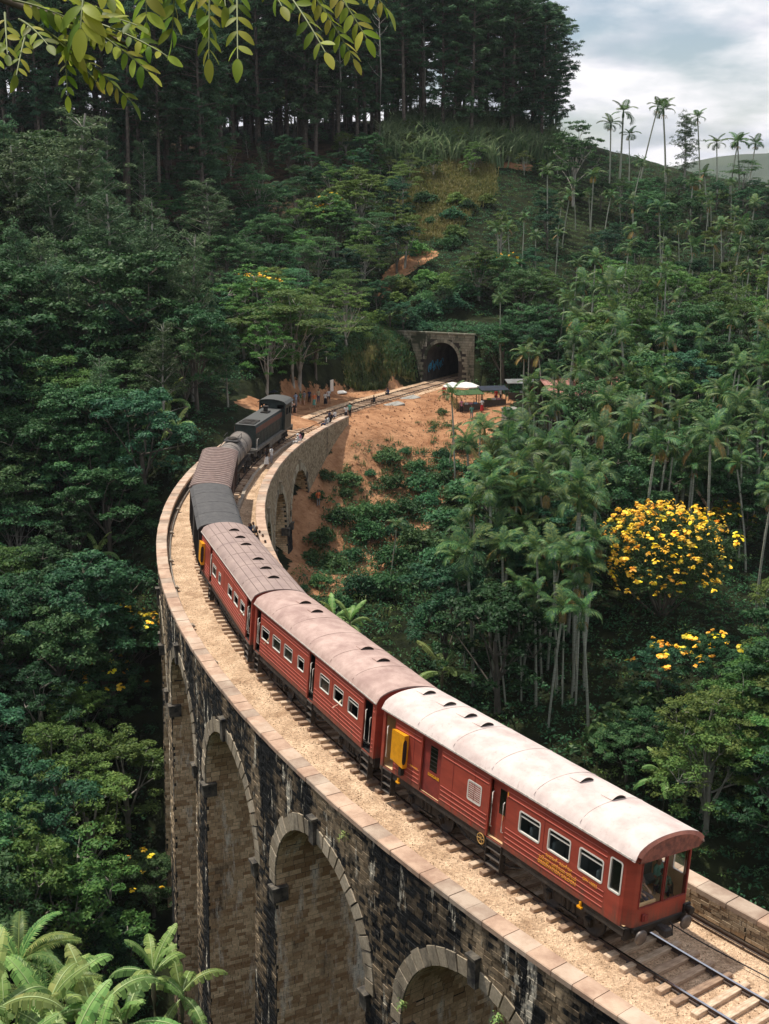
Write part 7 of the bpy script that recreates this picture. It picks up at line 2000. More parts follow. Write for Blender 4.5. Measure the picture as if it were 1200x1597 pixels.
for (px, py, lab, sh, lo, lc, kw) in [
    (490, 662, 'left of three people sitting on the far end of the parapet, in grey blue', GRY, 'trousers', NVY, {}),
    (494.5, 660, 'middle one of three people sitting on the far end of the parapet, in white', WHT, 'trousers', GRY, {}),
    (499, 658, 'right of three people sitting on the far parapet, long black hair', BLK, 'trousers', BLK, dict(long=True)),
    (451, 690, 'person in white with a white cap sitting on the parapet beside the locomotive', WHT, 'trousers', WHT, dict(hat=WHT)),
    (456, 687, 'woman in lilac sitting on the parapet next to the person in the white cap', PNK, 'skirt', WHT, dict(long=True)),
    (461, 684, 'person in black and white at the right of the white cap on the parapet', BLK, 'trousers', BLK, {})]:
    on_parapet(ang_of(px, py, HP), lab, sh, lo, lc, **kw)
for (px, py, pose, lab, sh, lo, lc, kw) in [
    (416, 728, S, 'woman in black top and white skirt on the walkway beside the tank wagon', BLK, 'skirt', WHT, dict(long=True)),
    (424, 724, S, 'person in white on the walkway beside the tank wagon', WHT, 'trousers', GRY, {}),
    (516, 655, 'squat', 'person squatting in dark clothes at the end of the right parapet', NVY, 'trousers', BLK, {}),
    (524, 654, 'squat', 'person squatting in white shirt at the end of the right parapet', WHT, 'trousers', NVY, {}),
    (606, 618, 'squat', 'person in dark blue sitting on the far rail below the tunnel', NVY, 'trousers', BLK, {}),
    (585, 630, 'squat', 'person in black sitting on a sleeper left of the slabs', BLK, 'trousers', BLK, {}),
    (393, 838, 'squat', 'leftmost of the people crouching between coach and parapet, dark hair and navy top', NVY, 'trousers', BLK, dict(long=True)),
    (399, 836, 'squat', 'person in white sleeveless top crouching by the parapet', WHT, 'trousers', BLK, {}),
    (404.5, 843, 'squat', 'person in black crouching in the middle of the row by the parapet', BLK, 'trousers', BLK, {}),
    (409, 850, 'squat', 'person in dark blue crouching by the parapet near the end of the row', (.06, .09, .25), 'trousers', NVY, {}),
    (414, 856, 'squat', 'person in purple blue crouching second from the right by the parapet', (.10, .09, .28), 'trousers', BLK, {}),
    (418, 866, 'squat', 'rightmost person by the parapet, cream top', BEI, 'trousers', WHT, {})]:
    q = at_feet(px, py, -.22); out = math.atan2(q.y - TCY, q.x - TCX); person(q, out + random.uniform(-.5, .5), pose, lab, sh, lo, lc, group='people on the walkway and line', **kw)
q = on_ground(478, 812, 0)
q = arc(-190.6, -RI - 1.2); q.z = gq(q.x, q.y); person(q, -1.2, S, 'person in orange red shirt standing at the foot of the far arch', ORG, 'trousers', GRY, None, None, False, 'visitors around the line')
# passengers: leaning out of the coach windows and seated behind the end windows of the last coach
def in_coach(t, x, y, z, rz, pose, label, sh, lc, sk=None, group='passengers in the train', **k):
    M = Matrix.Translation(t.location) @ t.rotation_euler.to_matrix().to_4x4(); q = M @ Vector((x, y, z - .24)); return person(q, t.rotation_euler.z + rz, pose, label, sh, 'trousers', lc, sk, None, False, group)
in_coach(coach3, 4.7, -.98, 2.10, 0, 'lean', 'passenger in white leaning an arm out of the near window of the first coach', WHT, BLK)
in_coach(coach2, 3.15, -.98, 2.0, -.2, 'lean', 'passenger in cream with arm and head out of a window of the middle coach', (.85, .72, .5), BLK, M_SKINP)
in_coach(coach2, -5.4, -.95, 2.0, 0, 'lean', 'passenger resting an arm on the first window sill of the middle coach', (.80, .45, .15), BLK)
Lh = 6.70
in_coach(saloon, Lh - .62, -.78, 2.02, .2, 'sit', 'passenger in grey shirt reclining behind the left end window', (.40, .40, .42), BLK, None)
in_coach(saloon, Lh - .70, -.28, 2.02, .1, 'phone' if 0 else 'sit', 'passenger with dark sunglasses in brownish shirt behind the left end window', (.22, .15, .13), NVY, M_SKINP)
in_coach(saloon, Lh - .35, .45, 2.02, 2.6, 'sit', 'passenger in dark green turned away behind the right end window', (.05, .10, .07), (.04, .05, .09), None)
in_coach(saloon, Lh - 1.0, .9, 2.02, .2, 'sit', 'passenger in teal further back behind the right end window', TEAL, BLK, None)

# ------------------------------------------------------------------ ground cover (nobody could count it)
def many_on_ground(px, py, y1=330.0):
    dx = (px - 600) / FPX; uy = -(py - 798.5) / FPX; dy = CP + uy * SP; dz = -SP + uy * CP
    Y = np.full(len(px), 16.0); done = np.zeros(len(px), bool); out = np.full(len(px), np.nan)
    for Yk in np.arange(16, y1, 1.3):
        x = dx / dy * Yk; z = CAMH + dz / dy * Yk
        u = np.clip((x - GX0) / GS, 0, len(_gx) - 1.001); v = np.clip((Yk - GY0) / GS, 0, len(_gy) - 1.001); v = np.full(len(px), v)
        i = u.astype(int); j = v.astype(int); fu = u - i; fv = v - j
        g = (_GZ[j, i] * (1 - fu) + _GZ[j, i + 1] * fu) * (1 - fv) + (_GZ[j + 1, i] * (1 - fu) + _GZ[j + 1, i + 1] * fu) * fv
        hit = (~done) & (g >= z); out[hit] = Yk; done |= hit
    ok = done; Yh = out[ok]; return np.c_[dx[ok] / dy[ok] * Yh, Yh]
def gnp(x, y):
    u = np.clip((x - GX0) / GS, 0, len(_gx) - 1.001); v = np.clip((y - GY0) / GS, 0, len(_gy) - 1.001); i = u.astype(int); j = v.astype(int); fu = u - i; fv = v - j
    return (_GZ[j, i] * (1 - fu) + _GZ[j, i + 1] * fu) * (1 - fv) + (_GZ[j + 1, i] * (1 - fu) + _GZ[j + 1, i + 1] * fu) * fv
def masks(P):
    bare = np.zeros(len(P), bool)
    for A in SOIL:
        if len(A) > 2: bare |= in_poly(P[:, 0], P[:, 1], A)
    dry = np.zeros(len(P), bool)
    for A in DRY[:1]: dry |= in_poly(P[:, 0], P[:, 1], A)
    tea = in_poly(P[:, 0], P[:, 1], TEA[0])
    lit = in_poly(P[:, 0], P[:, 1], LITTER[0])
    tr = np.abs(np.hypot(P[:, 0] - TCX, P[:, 1] - TCY) - TR); ang = np.degrees(np.arctan2(P[:, 1] - TCY, P[:, 0] - TCX)); ang = np.where(ang > 0, ang - 360, ang)
    sd = np.hypot(P[:, 0] - TCX, P[:, 1] - TCY) - TR
    line = (tr < 5.6) & (ang > -223) & (ang < -120) | ((ang < -196) & (ang > -214) & (sd > 0) & (sd < 9.5))
    return bare, dry, tea, lit, line
rng = np.random.default_rng(3)
px = rng.uniform(-150, 1350, 34000); py = np.where(rng.random(34000) < .35, rng.uniform(200, 600, 34000), rng.uniform(250, 1700, 34000))
P = many_on_ground(px, py)
bare, dry, tea, lit, line = masks(P)
low = np.clip((140 - P[:, 1]) / 30, 0, 1); weeds = bare & (vnoise(P[:, 0], P[:, 1], 4.5, 3) * .6 + vnoise(P[:, 0], P[:, 1], 1.6, 4) * .4 < .16 + .58 * low)
P = P[~((bare & ~weeds) | dry | tea | line) & (rng.random(len(P)) < np.where(lit, .12, 1))]
# extra at distance: leave out far ones already covered by others
cell = np.floor(P / np.array([[.9, .9]])).astype(int); _, u = np.unique(cell, axis=0, return_index=True); P = P[u]
print('undergrowth', len(P))
def cover(name, P, r0, r1, per, leaf, m, label, flat=.7, asp=.45, vb=.4):
    z = gnp(P[:, 0], P[:, 1]); r = rng.uniform(r0, r1, len(P)); cl = np.c_[P, z + r * .35, r]
    me = foliage_mesh(name, cl, per, leaf, m, flat=flat, asp=asp, vbase=vb); o = link(name, me); setting(o, label, 'stuff'); return o
h = rng.random(len(P)); dist = P[:, 1]
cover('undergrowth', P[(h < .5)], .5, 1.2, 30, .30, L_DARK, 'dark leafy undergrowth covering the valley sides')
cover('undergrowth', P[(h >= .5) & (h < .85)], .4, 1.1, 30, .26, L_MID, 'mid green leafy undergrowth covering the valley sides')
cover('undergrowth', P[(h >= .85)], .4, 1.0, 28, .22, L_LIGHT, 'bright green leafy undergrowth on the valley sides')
# creepers and bushes hanging over the bank left of the far abutment, over the tunnel wall
Q = rng.uniform([-7.5, .3], [8.5, 6.5], (220, 2)); Q = np.array([[_pt.x + _tt.x * b_ - _tt.y * a_, _pt.y + _tt.y * b_ + _tt.x * a_] for a_, b_ in Q]); Q2 = rng.uniform([-15, -3], [-5.2, 7], (260, 2)); Q2 = np.array([[_pt.x + _tt.x * b_ - _tt.y * a_, _pt.y + _tt.y * b_ + _tt.x * a_] for a_, b_ in Q2]); Q3 = rng.uniform([3.6, -4], [9.5, -.3], (200, 2)); Q3 = np.array([[_pt.x + _tt.x * b_ - _tt.y * a_, _pt.y + _tt.y * b_ + _tt.x * a_] for a_, b_ in Q3]); Q = np.r_[Q, Q2, Q3]; cover('undergrowth', Q, .4, .9, 26, .26, L_MID, 'bushes growing over the top of the tunnel wall')
# tea rows
A = TEA[0]; ax_ = [q[0] for q in A]; ay_ = [q[1] for q in A]; T = []
for y in np.arange(min(ay_), max(ay_), 2.1):
    for x in np.arange(min(ax_), max(ax_), .75): T.append((x + rng.uniform(-.1, .1), y + 2.2 * math.sin(x * .09) + rng.uniform(-.1, .1)))
T = np.array(T); T = T[in_poly(T[:, 0], T[:, 1], A)]
cover('tea_bushes', T, .45, .62, 26, .22, L_MID, 'rows of clipped tea bushes across the hillside', flat=.7, vb=.5)
# grasses
def blades(name, P, n, hh, w, lean, m, label, spread=.35, tips=0):
    idx = np.repeat(np.arange(len(P)), n); k = len(idx); z = gnp(P[:, 0], P[:, 1])[idx]
    bx = P[idx, 0] + rng.normal(size=k) * spread; by = P[idx, 1] + rng.normal(size=k) * spread
    H = hh * rng.uniform(.5, 1.2, k); a = rng.uniform(0, 2 * PI, k); ln = lean * H * rng.uniform(.3, 1.2, k); c, s = np.cos(a), np.sin(a); wx = -s * w; wy = c * w
    b0 = np.c_[bx - wx, by - wy, z - .05]; b1 = np.c_[bx + wx, by + wy, z - .05]; m0 = np.c_[bx + c * ln * .35 + wx * .8, by + s * ln * .35 + wy * .8, z + H * .62]; m1 = np.c_[bx + c * ln * .35 - wx * .8, by + s * ln * .35 - wy * .8, z + H * .62]
    t0 = np.c_[bx + c * ln + wx * .1, by + s * ln + wy * .1, z + H * (1 - .25 * lean)]; t1 = np.c_[bx + c * ln - wx * .1, by + s * ln - wy * .1, z + H * (1 - .25 * lean)]
    V = np.stack([b0, b1, m0, m1, t0, t1], 1).reshape(-1, 3); o = np.arange(k)[:, None] * 6
    F = np.concatenate([np.stack([o[:, 0], o[:, 0] + 1, o[:, 0] + 2, o[:, 0] + 3], 1), np.stack([o[:, 0] + 3, o[:, 0] + 2, o[:, 0] + 4, o[:, 0] + 5], 1)])
    v = np.clip(.5 + .25 * rng.normal(size=k) + .25 * (vnoise(bx, by, 6, 4) - .5) * 2, 0, 1)
    me = np_mesh(name, V, F, m, v=np.r_[v, np.clip(v + .15, 0, 1)]); o = link(name, me); setting(o, label, 'stuff'); return o
def sample_poly(A, n):
    ax_ = [q[0] for q in A]; ay_ = [q[1] for q in A]; X = np.c_[rng.uniform(min(ax_), max(ax_), n), rng.uniform(min(ay_), max(ay_), n)]; return X[in_poly(X[:, 0], X[:, 1], A)]
blades('dry_grass', sample_poly(DRY[0], 5200), 6, 1.2, .06, .6, L_DRY, 'tall yellowing grass on the open hillside patch')
Dg = sample_poly(DRY[0], 700); cover('undergrowth', Dg[:260], .3, .8, 18, .22, L_MID, 'low green bushes in the yellow grass')
blades('bank_grass', sample_poly(DRY[1], 2600), 6, .9, .06, .7, L_GRASS, 'olive green grass on the bank left of the tunnel')
Bk = sample_poly(DRY[1], 900); bb = masks(Bk); Bk = Bk[~bb[4]]; cover('undergrowth', Bk[:700], .4, 1.1, 26, .24, L_MID, 'green bushes on the bank left of the tunnel')
RE = area([(590, 250), (620, 200), (700, 195), (800, 205), (880, 235), (880, 262), (780, 262), (700, 255), (640, 262)])
if len(RE) > 2:
    Rp = sample_poly(RE, 1500); blades('reeds', Rp[:700], 13, 5.0, .15, .85, L_REED, 'tall arching pale green reeds on the hilltop below the pines', spread=.5)
    cover('undergrowth', Rp[900:], .6, 1.3, 30, .26, L_MID, 'leafy bushes among the hilltop reeds')
# roadside grass by the sleepers and along the edge of the cutting
G_ = []
for i in range(260):
    s = random.uniform(12, 110); d = random.choice([1.45, 1.5, 1.6, -1.45]) + random.gauss(0, .12); q = trk(s, d)
    if vnoise(s, 0, 4, 8) > .55: G_.append((q.x, q.y))
G_ = np.array(G_); k = len(G_) * 16; idx = np.repeat(np.arange(len(G_)), 16)
bx = G_[idx, 0] + rng.normal(size=k) * .09; by = G_[idx, 1] + rng.normal(size=k) * .09; H = rng.uniform(.06, .22, k); a = rng.uniform(0, 6.3, k); c, s = np.cos(a), np.sin(a)
V = np.stack([np.c_[bx - s * .012, by + c * .012, np.full(k, -.24)], np.c_[bx + s * .012, by - c * .012, np.full(k, -.24)], np.c_[bx + c * H * .5, by + s * H * .5, -.24 + H]], 1).reshape(-1, 3)
o = link('grass_tufts', np_mesh('grass_tufts', V, np.arange(3 * k).reshape(k, 3), L_GRASS, v=rng.random(k))); setting(o, 'small green grass tufts between the sleeper ends', 'stuff')
# clods and stones on the bare slope
Sp = sample_poly(SOIL[0], 5000); z = gnp(Sp[:, 0], Sp[:, 1]); r = rng.uniform(.05, .28, len(Sp)) ** 1.2; k = len(Sp)
t4 = np.array([[1, 0, -.3], [-.5, .87, -.3], [-.5, -.87, -.3], [0, 0, .8]]); jit = rng.uniform(.6, 1.3, (k, 4, 3)); V = (t4[None] * jit * r[:, None, None] + np.c_[Sp, z][:, None, :]).reshape(-1, 3); o_ = np.arange(k)[:, None] * 4
F = np.concatenate([o_ + np.array([[0, 1, 3]]), o_ + np.array([[1, 2, 3]]), o_ + np.array([[2, 0, 3]])])
M_CLOD = stone_mat('soil_clods', (.26, .12, .06), (.54, .32, .18), (.16, .08, .045), (.6, .42, .28), (.62, .75), (.7, .8))
o = link('soil_clods', np_mesh('soil_clods', V, F, M_CLOD, v=np.tile(rng.random(k), 3))); setting(o, 'clods and stones scattered over the bare orange slope', 'stuff')

WD = []
for (sx_, sy_, sr_) in [(605, 705, 22), (650, 722, 24), (560, 792, 32), (600, 790, 30), (640, 785, 34), (498, 830, 26), (520, 872, 30), (612, 862, 44), (652, 832, 40), (688, 740, 34), (545, 742, 26), (508, 725, 22), (560, 905, 40), (700, 700, 26), (575, 822, 36), (690, 660, 16), (660, 905, 40), (500, 790, 22)]:
    q = on_ground(sx_, sy_ + sr_ * .5, 0)
    if q: WD += [(q.x + random.gauss(0, sr_ * .055), q.y + random.gauss(0, sr_ * .075)) for _ in range(int(sr_ * 1.5))]
WD = np.array(WD); WD = WD[~masks(WD)[4]]
cover('scrub', WD, .18, .55, 26, .20, L_MID, 'ragged green scrub and weeds spreading between the shrubs on the orange slope', flat=.8, vb=.5)
blades('weeds', WD[::2], 8, .7, .04, .6, L_GRASS, 'tufts of grass among the scrub on the orange slope')
# ------------------------------------------------------------------ shrubs one can pick out on the orange slope
random.seed(31)
SH = [(605, 705, 22), (612, 745, 24), (650, 722, 18), (660, 745, 28), (690, 705, 16), (545, 742, 22), (508, 705, 12), (512, 738, 17), (560, 792, 28), (530, 800, 24), (600, 790, 26), (575, 822, 30), (640, 785, 26), (668, 772, 22), (498, 830, 24), (520, 872, 28), (548, 860, 22), (484, 862, 16), (612, 862, 34), (652, 832, 34), (688, 740, 22), (703, 722, 24), (598, 902, 38), (560, 905, 30), (650, 892, 36), (470, 915, 14), (705, 800, 30), (632, 700, 10), (578, 735, 10), (495, 770, 14), (690, 640, 9), (725, 690, 20), (690, 860, 34), (530, 935, 26), (500, 900, 20), (740, 730, 20), (625, 820, 26), (540, 765, 14), (715, 760, 26)]
for i, (px_, py_, r) in enumerate(SH):
    p = on_ground(px_, py_ + r * .7, 0)
    if p is None or near_bridge(p.x, p.y, .3): continue
    d = p.length; R = r / FPX * d * 1.15; side_ = 'beside the far arches' if px_ < 520 else 'below the head of the bare slope' if py_ < 760 else 'on the lower part of the orange slope'
    plant('bush', p, R * 1.25, label='%s green shrub %s' % ('large' if r > 27 else 'small' if r < 18 else 'rounded', side_), group='%s shrubs %s' % ('large' if r > 27 else 'small' if r < 18 else 'rounded', side_), idx=random.choice([0, 0, 1]))
top_at('palm', 805 - 195, 810, 5.5, 'young palm with yellowing fronds on the lower orange slope', check=False, wide=1.3, idx=4)

# ------------------------------------------------------------------ yellow flowering trees
def flowers_on(t, n, zmin=.55, s=1.0, seed=1, part='flower_cluster'):
    """clusters sitting on the outer clumps of a planted tree"""
    src = t.name.split('.')[0]; rs = np.random.default_rng(seed)
    nm = t.get('_src'); cl = CL.get(nm)
    if cl is None: return
    zc = cl[:, 2] + cl[:, 3]; k = np.argsort(-(zc + .25 * np.hypot(cl[:, 0], cl[:, 1])))[:max(4, int(len(cl) * (1 - zmin)))]
    for i in range(n):
        c = cl[rs.choice(k)]; d = rs.normal(size=3); d[2] = abs(d[2]) + .35; d /= np.linalg.norm(d); q = c[:3] + d * c[3] * 1.12
        o = link(part, FLW[rs.integers(4)], t); o.location = tuple(q); o.rotation_euler = (rs.uniform(-.4, .4), rs.uniform(-.4, .4), rs.uniform(0, 6)); z = s * rs.uniform(.6, 1.2) / t.scale[0]; o.scale = (z, z, z)
# the big one on the right
random.seed(12); rng = np.random.default_rng(12)
pt = on_ground(1040, 800, 8.6)
cl = []; nrm_ = []
for i in range(330):
    t_ = (i + .5) / 330; zz = 1 - 1.25 * t_; a = i * 2.39996; r = math.sqrt(max(0, 1 - zz * zz)); w = (1 + .16 * math.sin(3 * a + 1) + .12 * math.sin(5 * a) + .10 * math.sin(9 * a + 6 * zz)) * random.uniform(.86, 1.08)
    n_ = Vector((r * math.cos(a), r * math.sin(a), zz)); cl.append((5.3 * w * n_.x, 5.3 * w * n_.y, 4.6 + 4.2 * n_.z, random.uniform(.55, .85))); nrm_.append(n_)
for i in range(90): cl.append((random.uniform(-3.6, 3.6), random.uniform(-3.6, 3.6), random.uniform(2.2, 6.5), 1.0))
t = thing('flowering_tree', 'big round tree covered with bright yellow flower clusters on the right', 'flowering tree', pt); t.scale = (.92, .92, .95)
b = MB()
for i in range(14): limb(b, (0, 0, -.5), cl[i * 22][:3], .12, .02, .15, 6, 6)
b.build('trunk', M_BARK, t); link('crown', foliage_mesh('crown', cl, 62, .24, L_MID, flat=.8, vbase=.35), t)
k = 0; tries = 0
while k < 292 and tries < 6000:
    tries += 1; i = random.randrange(330); n_ = nrm_[i]; wgt = max(0, n_.z * .8 + .15 + .45 * (-n_.y) - .30 * n_.x) * (.25 + 1.3 * float(vnoise(cl[i][0] + 9, cl[i][2] + 9, 1.7, 6)))
    if random.random() > wgt: continue
    c = cl[i]; d = (n_ + Vector((random.gauss(0, .35), random.gauss(0, .35), random.gauss(.25, .3)))).normalized(); q = Vector(c[:3]) + n_ * c[3] * 1.05 + d * .25
    o = link('flower_cluster', FLW[random.randrange(3)], t); o.location = q; s = random.uniform(.85, 1.45); o.scale = (s, s, s); o.rotation_euler = (random.uniform(-.4, .4), random.uniform(-.4, .4), random.uniform(0, 6)); k += 1
NE = []; NV = []; 
for i in range(520):
    j = random.randrange(330); n_ = nrm_[j]
    if random.random() > max(.12, n_.z * .9 + .1 + .35 * (-n_.y) - .2 * n_.x): continue
    q = Vector(cl[j][:3]) + n_ * cl[j][3] * 1.0 + Vector((random.gauss(0, .3), random.gauss(0, .3), random.gauss(.1, .25)))
    c_ = rng.normal(size=(6, 3)) * .09; NV.append(c_ + np.array(q)); NE.append(c_ + np.array([0, 0, .2]))
v_, f_ = leaf_quads(np.concatenate(NV), np.concatenate(NE), .2, .9); o = link('small_flowers', np_mesh('small_flowers', v_, f_, M_FLOWER, v=rng.random(len(f_))), t); o['kind'] = 'stuff'
FL = [(1135, 782, 5.5, 44, 'smaller yellow flowering tree behind the right shoulder of the big one', 'light'), (1105, 985, 6, 30, 'dark tree with sparse yellow flowers below the big flowering tree', 'round'), (1030, 1000, 4.5, 26, 'low dark tree with few flowers below the big flowering tree', 'round'),
      (205, 948, 6.5, 34, 'dark tree with scattered yellow flowers beside the left parapet', 'round'), (165, 1025, 6, 22, 'lower dark tree with scattered amber flowers left of the piers', 'round'), (-5, 950, 6, 14, 'tree with amber flowers cut by the left edge', 'round'), (235, 1330, 5, 8, 'small tree with a few yellow flowers beside the tall pier', 'round'),
      (520, 302, 9, 70, 'green tree with many yellow flowers on its left side above the tunnel slope', 'light'), (400, 425, 9, 30, 'layered tree dotted with yellow flowers above the huts', 'feather'), (790, 390, 6, 16, 'small tree with a few yellow flowers right of the dry grass', 'light'), (750, 400, 5, 10, 'bushy tree with a few yellow flowers above the tunnel on the right', 'round')]
for (px_, py_, H, n, lab, kd) in FL:
    p = on_ground(px_, py_, H)
    if p is None: continue
    idx = random.randrange(len(PB[kd])); t = plant(kd, p, H, idx=idx, label=lab, group='trees with scattered yellow flowers', wide=1.15); t['_src'] = PB[kd][idx][0].name; t['category'] = 'flowering tree'
    flowers_on(t, n, .30, 1.15 if py_ > 700 else 1.4, seed=n)
    if '_src' in t: del t['_src']

# ------------------------------------------------------------------ bananas and feathery plants near the camera, lower left
random.seed(17)
for (px_, py_, Y, H, rz, lab) in [
    (60, 1500, 26, 3.9, .3, 'largest sunlit banana plant at the lower left corner'), (-30, 1490, 24, 3.4, 1.5, 'banana plant cut by the lower left corner'), (140, 1500, 27.5, 3.5, 2.2, 'bright banana plant right of the largest one'), (100, 1560, 24, 3.3, .9, 'low banana plant in front of the largest one'),
    (192, 1520, 28, 3.1, 2.9, 'small banana plant at the right of the sunlit clump'), (20, 1570, 22.5, 3.3, 4.0, 'foremost banana plant at the bottom edge'), (150, 1575, 25, 2.9, 5.0, 'little banana plant at the bottom edge beside the foremost one'), (0, 1535, 26.5, 3.2, 2.0, 'banana plant behind the foremost one at the left edge'), (95, 1480, 29, 3.4, 3.6, 'banana plant behind the largest sunlit one'),
    (235, 1455, 43, 4.3, 1.0, 'taller banana plant standing in shade beside the pier'), (280, 1490, 44, 3.8, 2.0, 'banana plant with drooping leaves touching the tall pier'),
    (150, 832, 84, 4.6, .2, 'banana plant with one long leaf among dark trees on the left'), (262, 590, 128, 5.5, 0, 'tallest banana plant on the bank behind the goods vans'), (245, 612, 126, 5.0, 2, 'banana plant left of the one behind the goods vans'), (275, 640, 126, 4.2, 1, 'lowest banana plant behind the goods vans'),
    (545, 940, 92, 4.5, .5, 'banana plant beside the roof of the middle coach'), (520, 935, 94, 3.8, 1.7, 'banana plant partly behind the middle coach roof'), (690, 1010, 84, 4.6, .4, 'banana plant with a pale leaf at the foot of the palm grove'), (1040, 1175, 70, 4.5, 2.5, 'banana plant in the shade behind the last coach')]:
    if Y > 50:
        p = on_ground(px_, py_ - 6, H); o = plant('banana', p, H, label=lab, group='banana plants', rz=rz) if p else None; continue
    p = at_y(px_, py_, Y); pz = gq(p.x, p.y); need = p.z - pz
    o = plant('banana', (p.x, p.y, p.z - H if abs(need - H) > .4 else pz), H, label=lab, group='banana plants', rz=rz)
    if need > H + .4:      # raise the stem foot to the ground: a taller stem below
        b = MB(); s_ = o.scale[2]; b.tube([(0, 0, 0), (0, 0, -(need - H) / s_ - .4)], [.15, .19], 8, cap=False); b.build('lower_stem', M_PSTEM, o)
FF = frond_mesh(2.0, n=34, droop=.55, wid=.34, lw=.030, hang=.3, up0=1.2, m=L_BAN, vb=.25, name='frond')
for (px_, py_, Y, k, lab) in [(20, 1400, 29, 9, 'feathery fern like plant behind the sunlit bananas'), (62, 1450, 28, 7, 'smaller feathery plant between the bananas at the left edge')]:
    p = at_y(px_, py_, Y); pz = gq(p.x, p.y); t = thing('tree_fern', lab, 'tree fern', (p.x, p.y, pz), 0, 'feathery plants at the lower left'); h_ = max(.4, p.z - pz - 2.2)
    b = MB(); b.tube([(0, 0, -.4), (0, 0, h_)], [.16, .12], 8); b.build('trunk', M_BARKD, t)
    for i in range(k): o = link('frond', FF, t); o.location = (0, 0, h_); o.rotation_euler = (random.uniform(-.2, .2), random.uniform(-.1, .3), i * 2.4)
# ferns sprouting from the viaduct wall
for a_, z_ in ((-149.0, -.2), (-144.2, -2.2), (-146.9, -4.9)):
    q = arc(a_, RO + .12, z_); t = thing('wall_fern', {-149.0: 'small pale fern sprouting just under the coping', -144.2: 'small creeper beside the right side of the nearest arch', -146.9: 'small weed at the left foot of the nearest arch'}[a_], 'fern', q)
    b = np.random.default_rng(5); C = b.normal(size=(40, 3)) * .14; v_, f_ = leaf_quads(C, C + np.array([0, 0, .3]), .16, .35); link('leaves', np_mesh('leaves', v_, f_, L_BAN, v=b.random(40)), t)

# ------------------------------------------------------------------ the branch hanging into the picture at the top left
random.seed(23)
BR = thing('overhanging_branch', 'leafy branch with hanging compound leaves across the top left close to the camera', 'branch', at_y(-140, -130, 3.4))
Bo = Vector(BR.location)
def leaflet_mesh(L, W, curl):
    n = 6; V = []; F = []
    for i in range(n + 1):
        t = i / n; w = W * .5 * (math.sin(PI * min(1, t * .94 + .03)) ** .75); z = -curl * t * t * L
        V += [(L * t, -w, z + .10 * w), (L * t, 0, z - .10 * w), (L * t, w, z + .10 * w)]
    for i in range(n): F += [(i * 3, i * 3 + 1, i * 3 + 4, i * 3 + 3), (i * 3 + 1, i * 3 + 2, i * 3 + 5, i * 3 + 4)]
    me = bpy.data.meshes.new('leaflet'); me.from_pydata(V, [], F); me.materials.append(L_FORE); me.attributes.new('v', 'FLOAT', 'FACE').data.foreach_set('value', [random.uniform(0, 1)] * len(F)); me.polygons.foreach_set('use_smooth', [True] * len(F)); return me
LM = [leaflet_mesh(.045, .019, .15 + .1 * (i % 4)) for i in range(9)]
M_TWIG = mat('green_twig', (.16, .19, .06), .5); M_TWIGB = mat('brown_twig', (.10, .08, .05), .8)
nl = 0
def compound(a, b_, Y0, Y1, npair, size=1.0, droop=.0, face=0.0):
    """one compound leaf along the line from direction a to direction b_ (photo pixels), leaflets in opposite pairs"""
    global nl
    A = at_y(a[0], a[1], Y0) - Bo; B = at_y(b_[0], b_[1], Y1) - Bo; L = (B - A).length
    mid = (A + B) / 2 + Vector((0, 0, .06 * L)); P = [A * (1 - t) ** 2 + mid * 2 * t * (1 - t) + B * t * t for t in np.linspace(0, 1, 9)]
    t_ = MB(); t_.tube(P, [.0035 * (1 - .6 * i / 8) for i in range(9)], 5); tw = t_.build('twig', M_TWIG, BR)
    for k in range(npair * 2 + 1):
        if nl >= 298: return
        end = k == npair * 2
        u = 1.0 if end else .22 + .74 * (k // 2) / max(1, npair - .5) ; u = min(u, 1); i = min(7, int(u * 8)); q = P[i].lerp(P[i + 1], u * 8 - i); T = (P[i + 1] - P[i]).normalized()
        view = Vector((0, -1, .15)); nn = (Vector((random.gauss(0, .35), -.55 + random.gauss(0, .3), .8 + face)).normalized())
        S = T.cross(nn).normalized() * (1 if k % 2 else -1)
        X = T if end else (T * .62 + S * .8 + Vector((0, 0, -.12))).normalized()
        Yv = nn.cross(X).normalized(); Z = X.cross(Yv); M = Matrix((X, Yv, Z)).transposed().to_4x4(); s = size * random.uniform(.82, 1.1) * (1.25 if end else 1)
        o = link('leaflet', random.choice(LM), tw); o.matrix_local = Matrix.Translation(q) @ M @ Matrix.Scale(s, 4); nl += 1
stem = MB(); st = [at_y(-140, -130, 3.4) - Bo, at_y(-40, -20, 3.4) - Bo, at_y(40, 12, 3.35) - Bo, at_y(130, 38, 3.3) - Bo, at_y(200, 70, 3.3) - Bo]
stem.tube(st, [.02, .014, .010, .007, .004], 7); stem.build('stem', M_TWIGB, BR)
for (x0, y0, x1, y1) in ((-140, -130, 100, -60), (100, -60, 330, -50), (330, -50, 560, -60)):
    stem = MB(); stem.tube([at_y(x0, y0, 3.4) - Bo, at_y((x0 + x1) / 2, (y0 + y1) / 2 - 8, 3.5) - Bo, at_y(x1, y1, 3.5) - Bo], [.014, .012, .009], 6); stem.build('stem', M_TWIGB, BR)
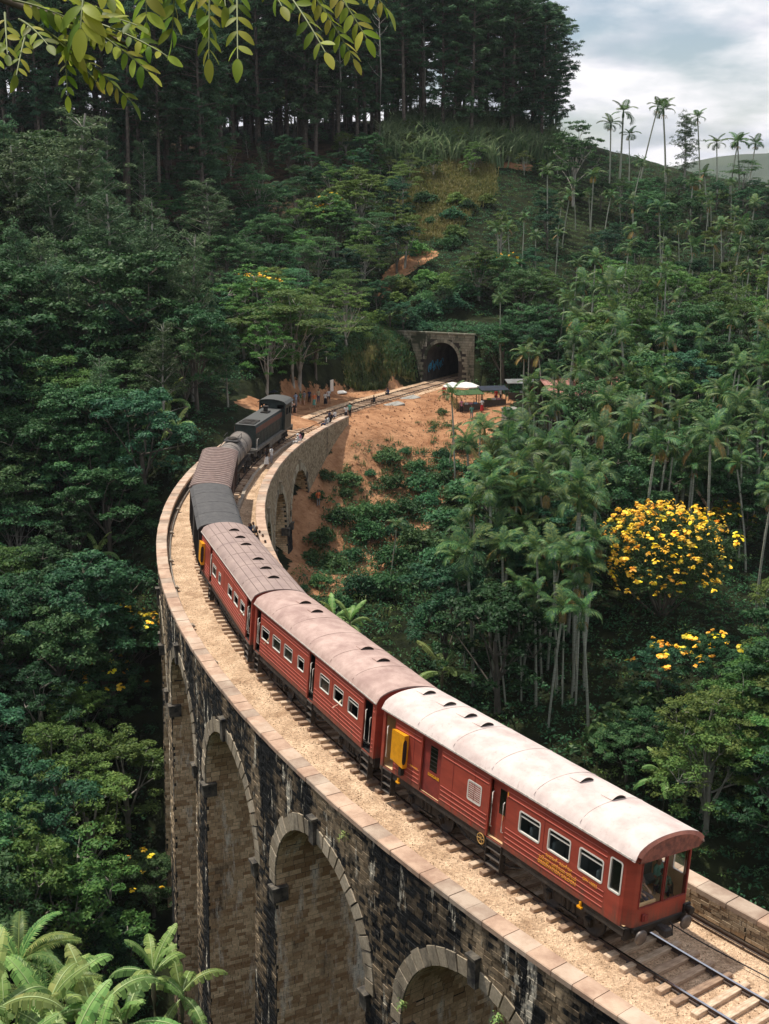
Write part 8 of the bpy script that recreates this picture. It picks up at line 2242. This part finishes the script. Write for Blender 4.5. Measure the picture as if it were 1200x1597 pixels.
for a, b_, n, s in [((45, 40), (26, 118), 5, .85), ((8, 20), (12, 85), 4, .9), ((100, 30), (106, 150), 6, .8), ((60, 40), (205, 158), 10, .95), ((85, 60), (150, 128), 5, .8), ((110, 25), (232, 112), 8, 1.1), ((130, 30), (262, 88), 7, .95), ((130, 30), (215, 40), 5, 1.1),
                    ((60, 15), (150, 60), 6, 1.0), ((20, 0), (110, 30), 6, 1.0), ((80, -10), (170, 20), 5, 1.1), ((228, -40), (229, 35), 3, 1.45), ((276, -50), (268, 60), 5, 1.25), ((328, -50), (326, 92), 7, 1.1), ((370, -50), (371, 92), 6, 1.1),
                    ((150, -30), (190, 22), 3, 1.3), ((130, 0), (126, 45), 3, 1.7), ((400, -50), (440, 10), 3, 1.0), ((425, -40), (508, 82), 7, .95), ((465, -40), (552, 92), 9, 1.0), ((505, -40), (572, 60), 7, 1.1), ((560, -30), (602, 12), 3, 1.0), ((345, -50), (352, 10), 2, 1.1), ((290, -50), (310, 12), 3, 1.2), ((0, 60), (-10, 100), 3, .9), ((30, 30), (75, 70), 4, .9), ((150, 45), (182, 95), 4, 1.0)]:
    compound(a, b_, 3.3 + random.uniform(-.12, .2), 3.25 + random.uniform(-.2, .2), n, s)
print('leaflets', nl)

# ------------------------------------------------------------------ thin air: one closed box of even haze round everything
b = MB(); b.box((0, 150, 45), (8400, 8400, 650)); m = bpy.data.materials.new('haze'); m.use_nodes = True; t_ = m.node_tree; t_.nodes.remove(t_.nodes['Principled BSDF'])
pv = t_.nodes.new('ShaderNodeVolumePrincipled'); pv.inputs['Density'].default_value = .00007; pv.inputs['Color'].default_value = (.85, .9, .97, 1); t_.links.new(pv.outputs[0], t_.nodes['Material Output'].inputs['Volume'])
hz = b.build('haze', m); setting(hz, 'pale haze over the valley and the distant hills', 'stuff')

for k_, lst in PB.items():      # models that found no place are taken out again
    for (p_, _h, _r) in lst:
        if '_proto' in p_:
            for ch in list(KIDS.get(p_.name, ())):
                for g in KIDS.get(ch.name, ()): bpy.data.objects.remove(g)
                bpy.data.objects.remove(ch)
            bpy.data.objects.remove(p_)
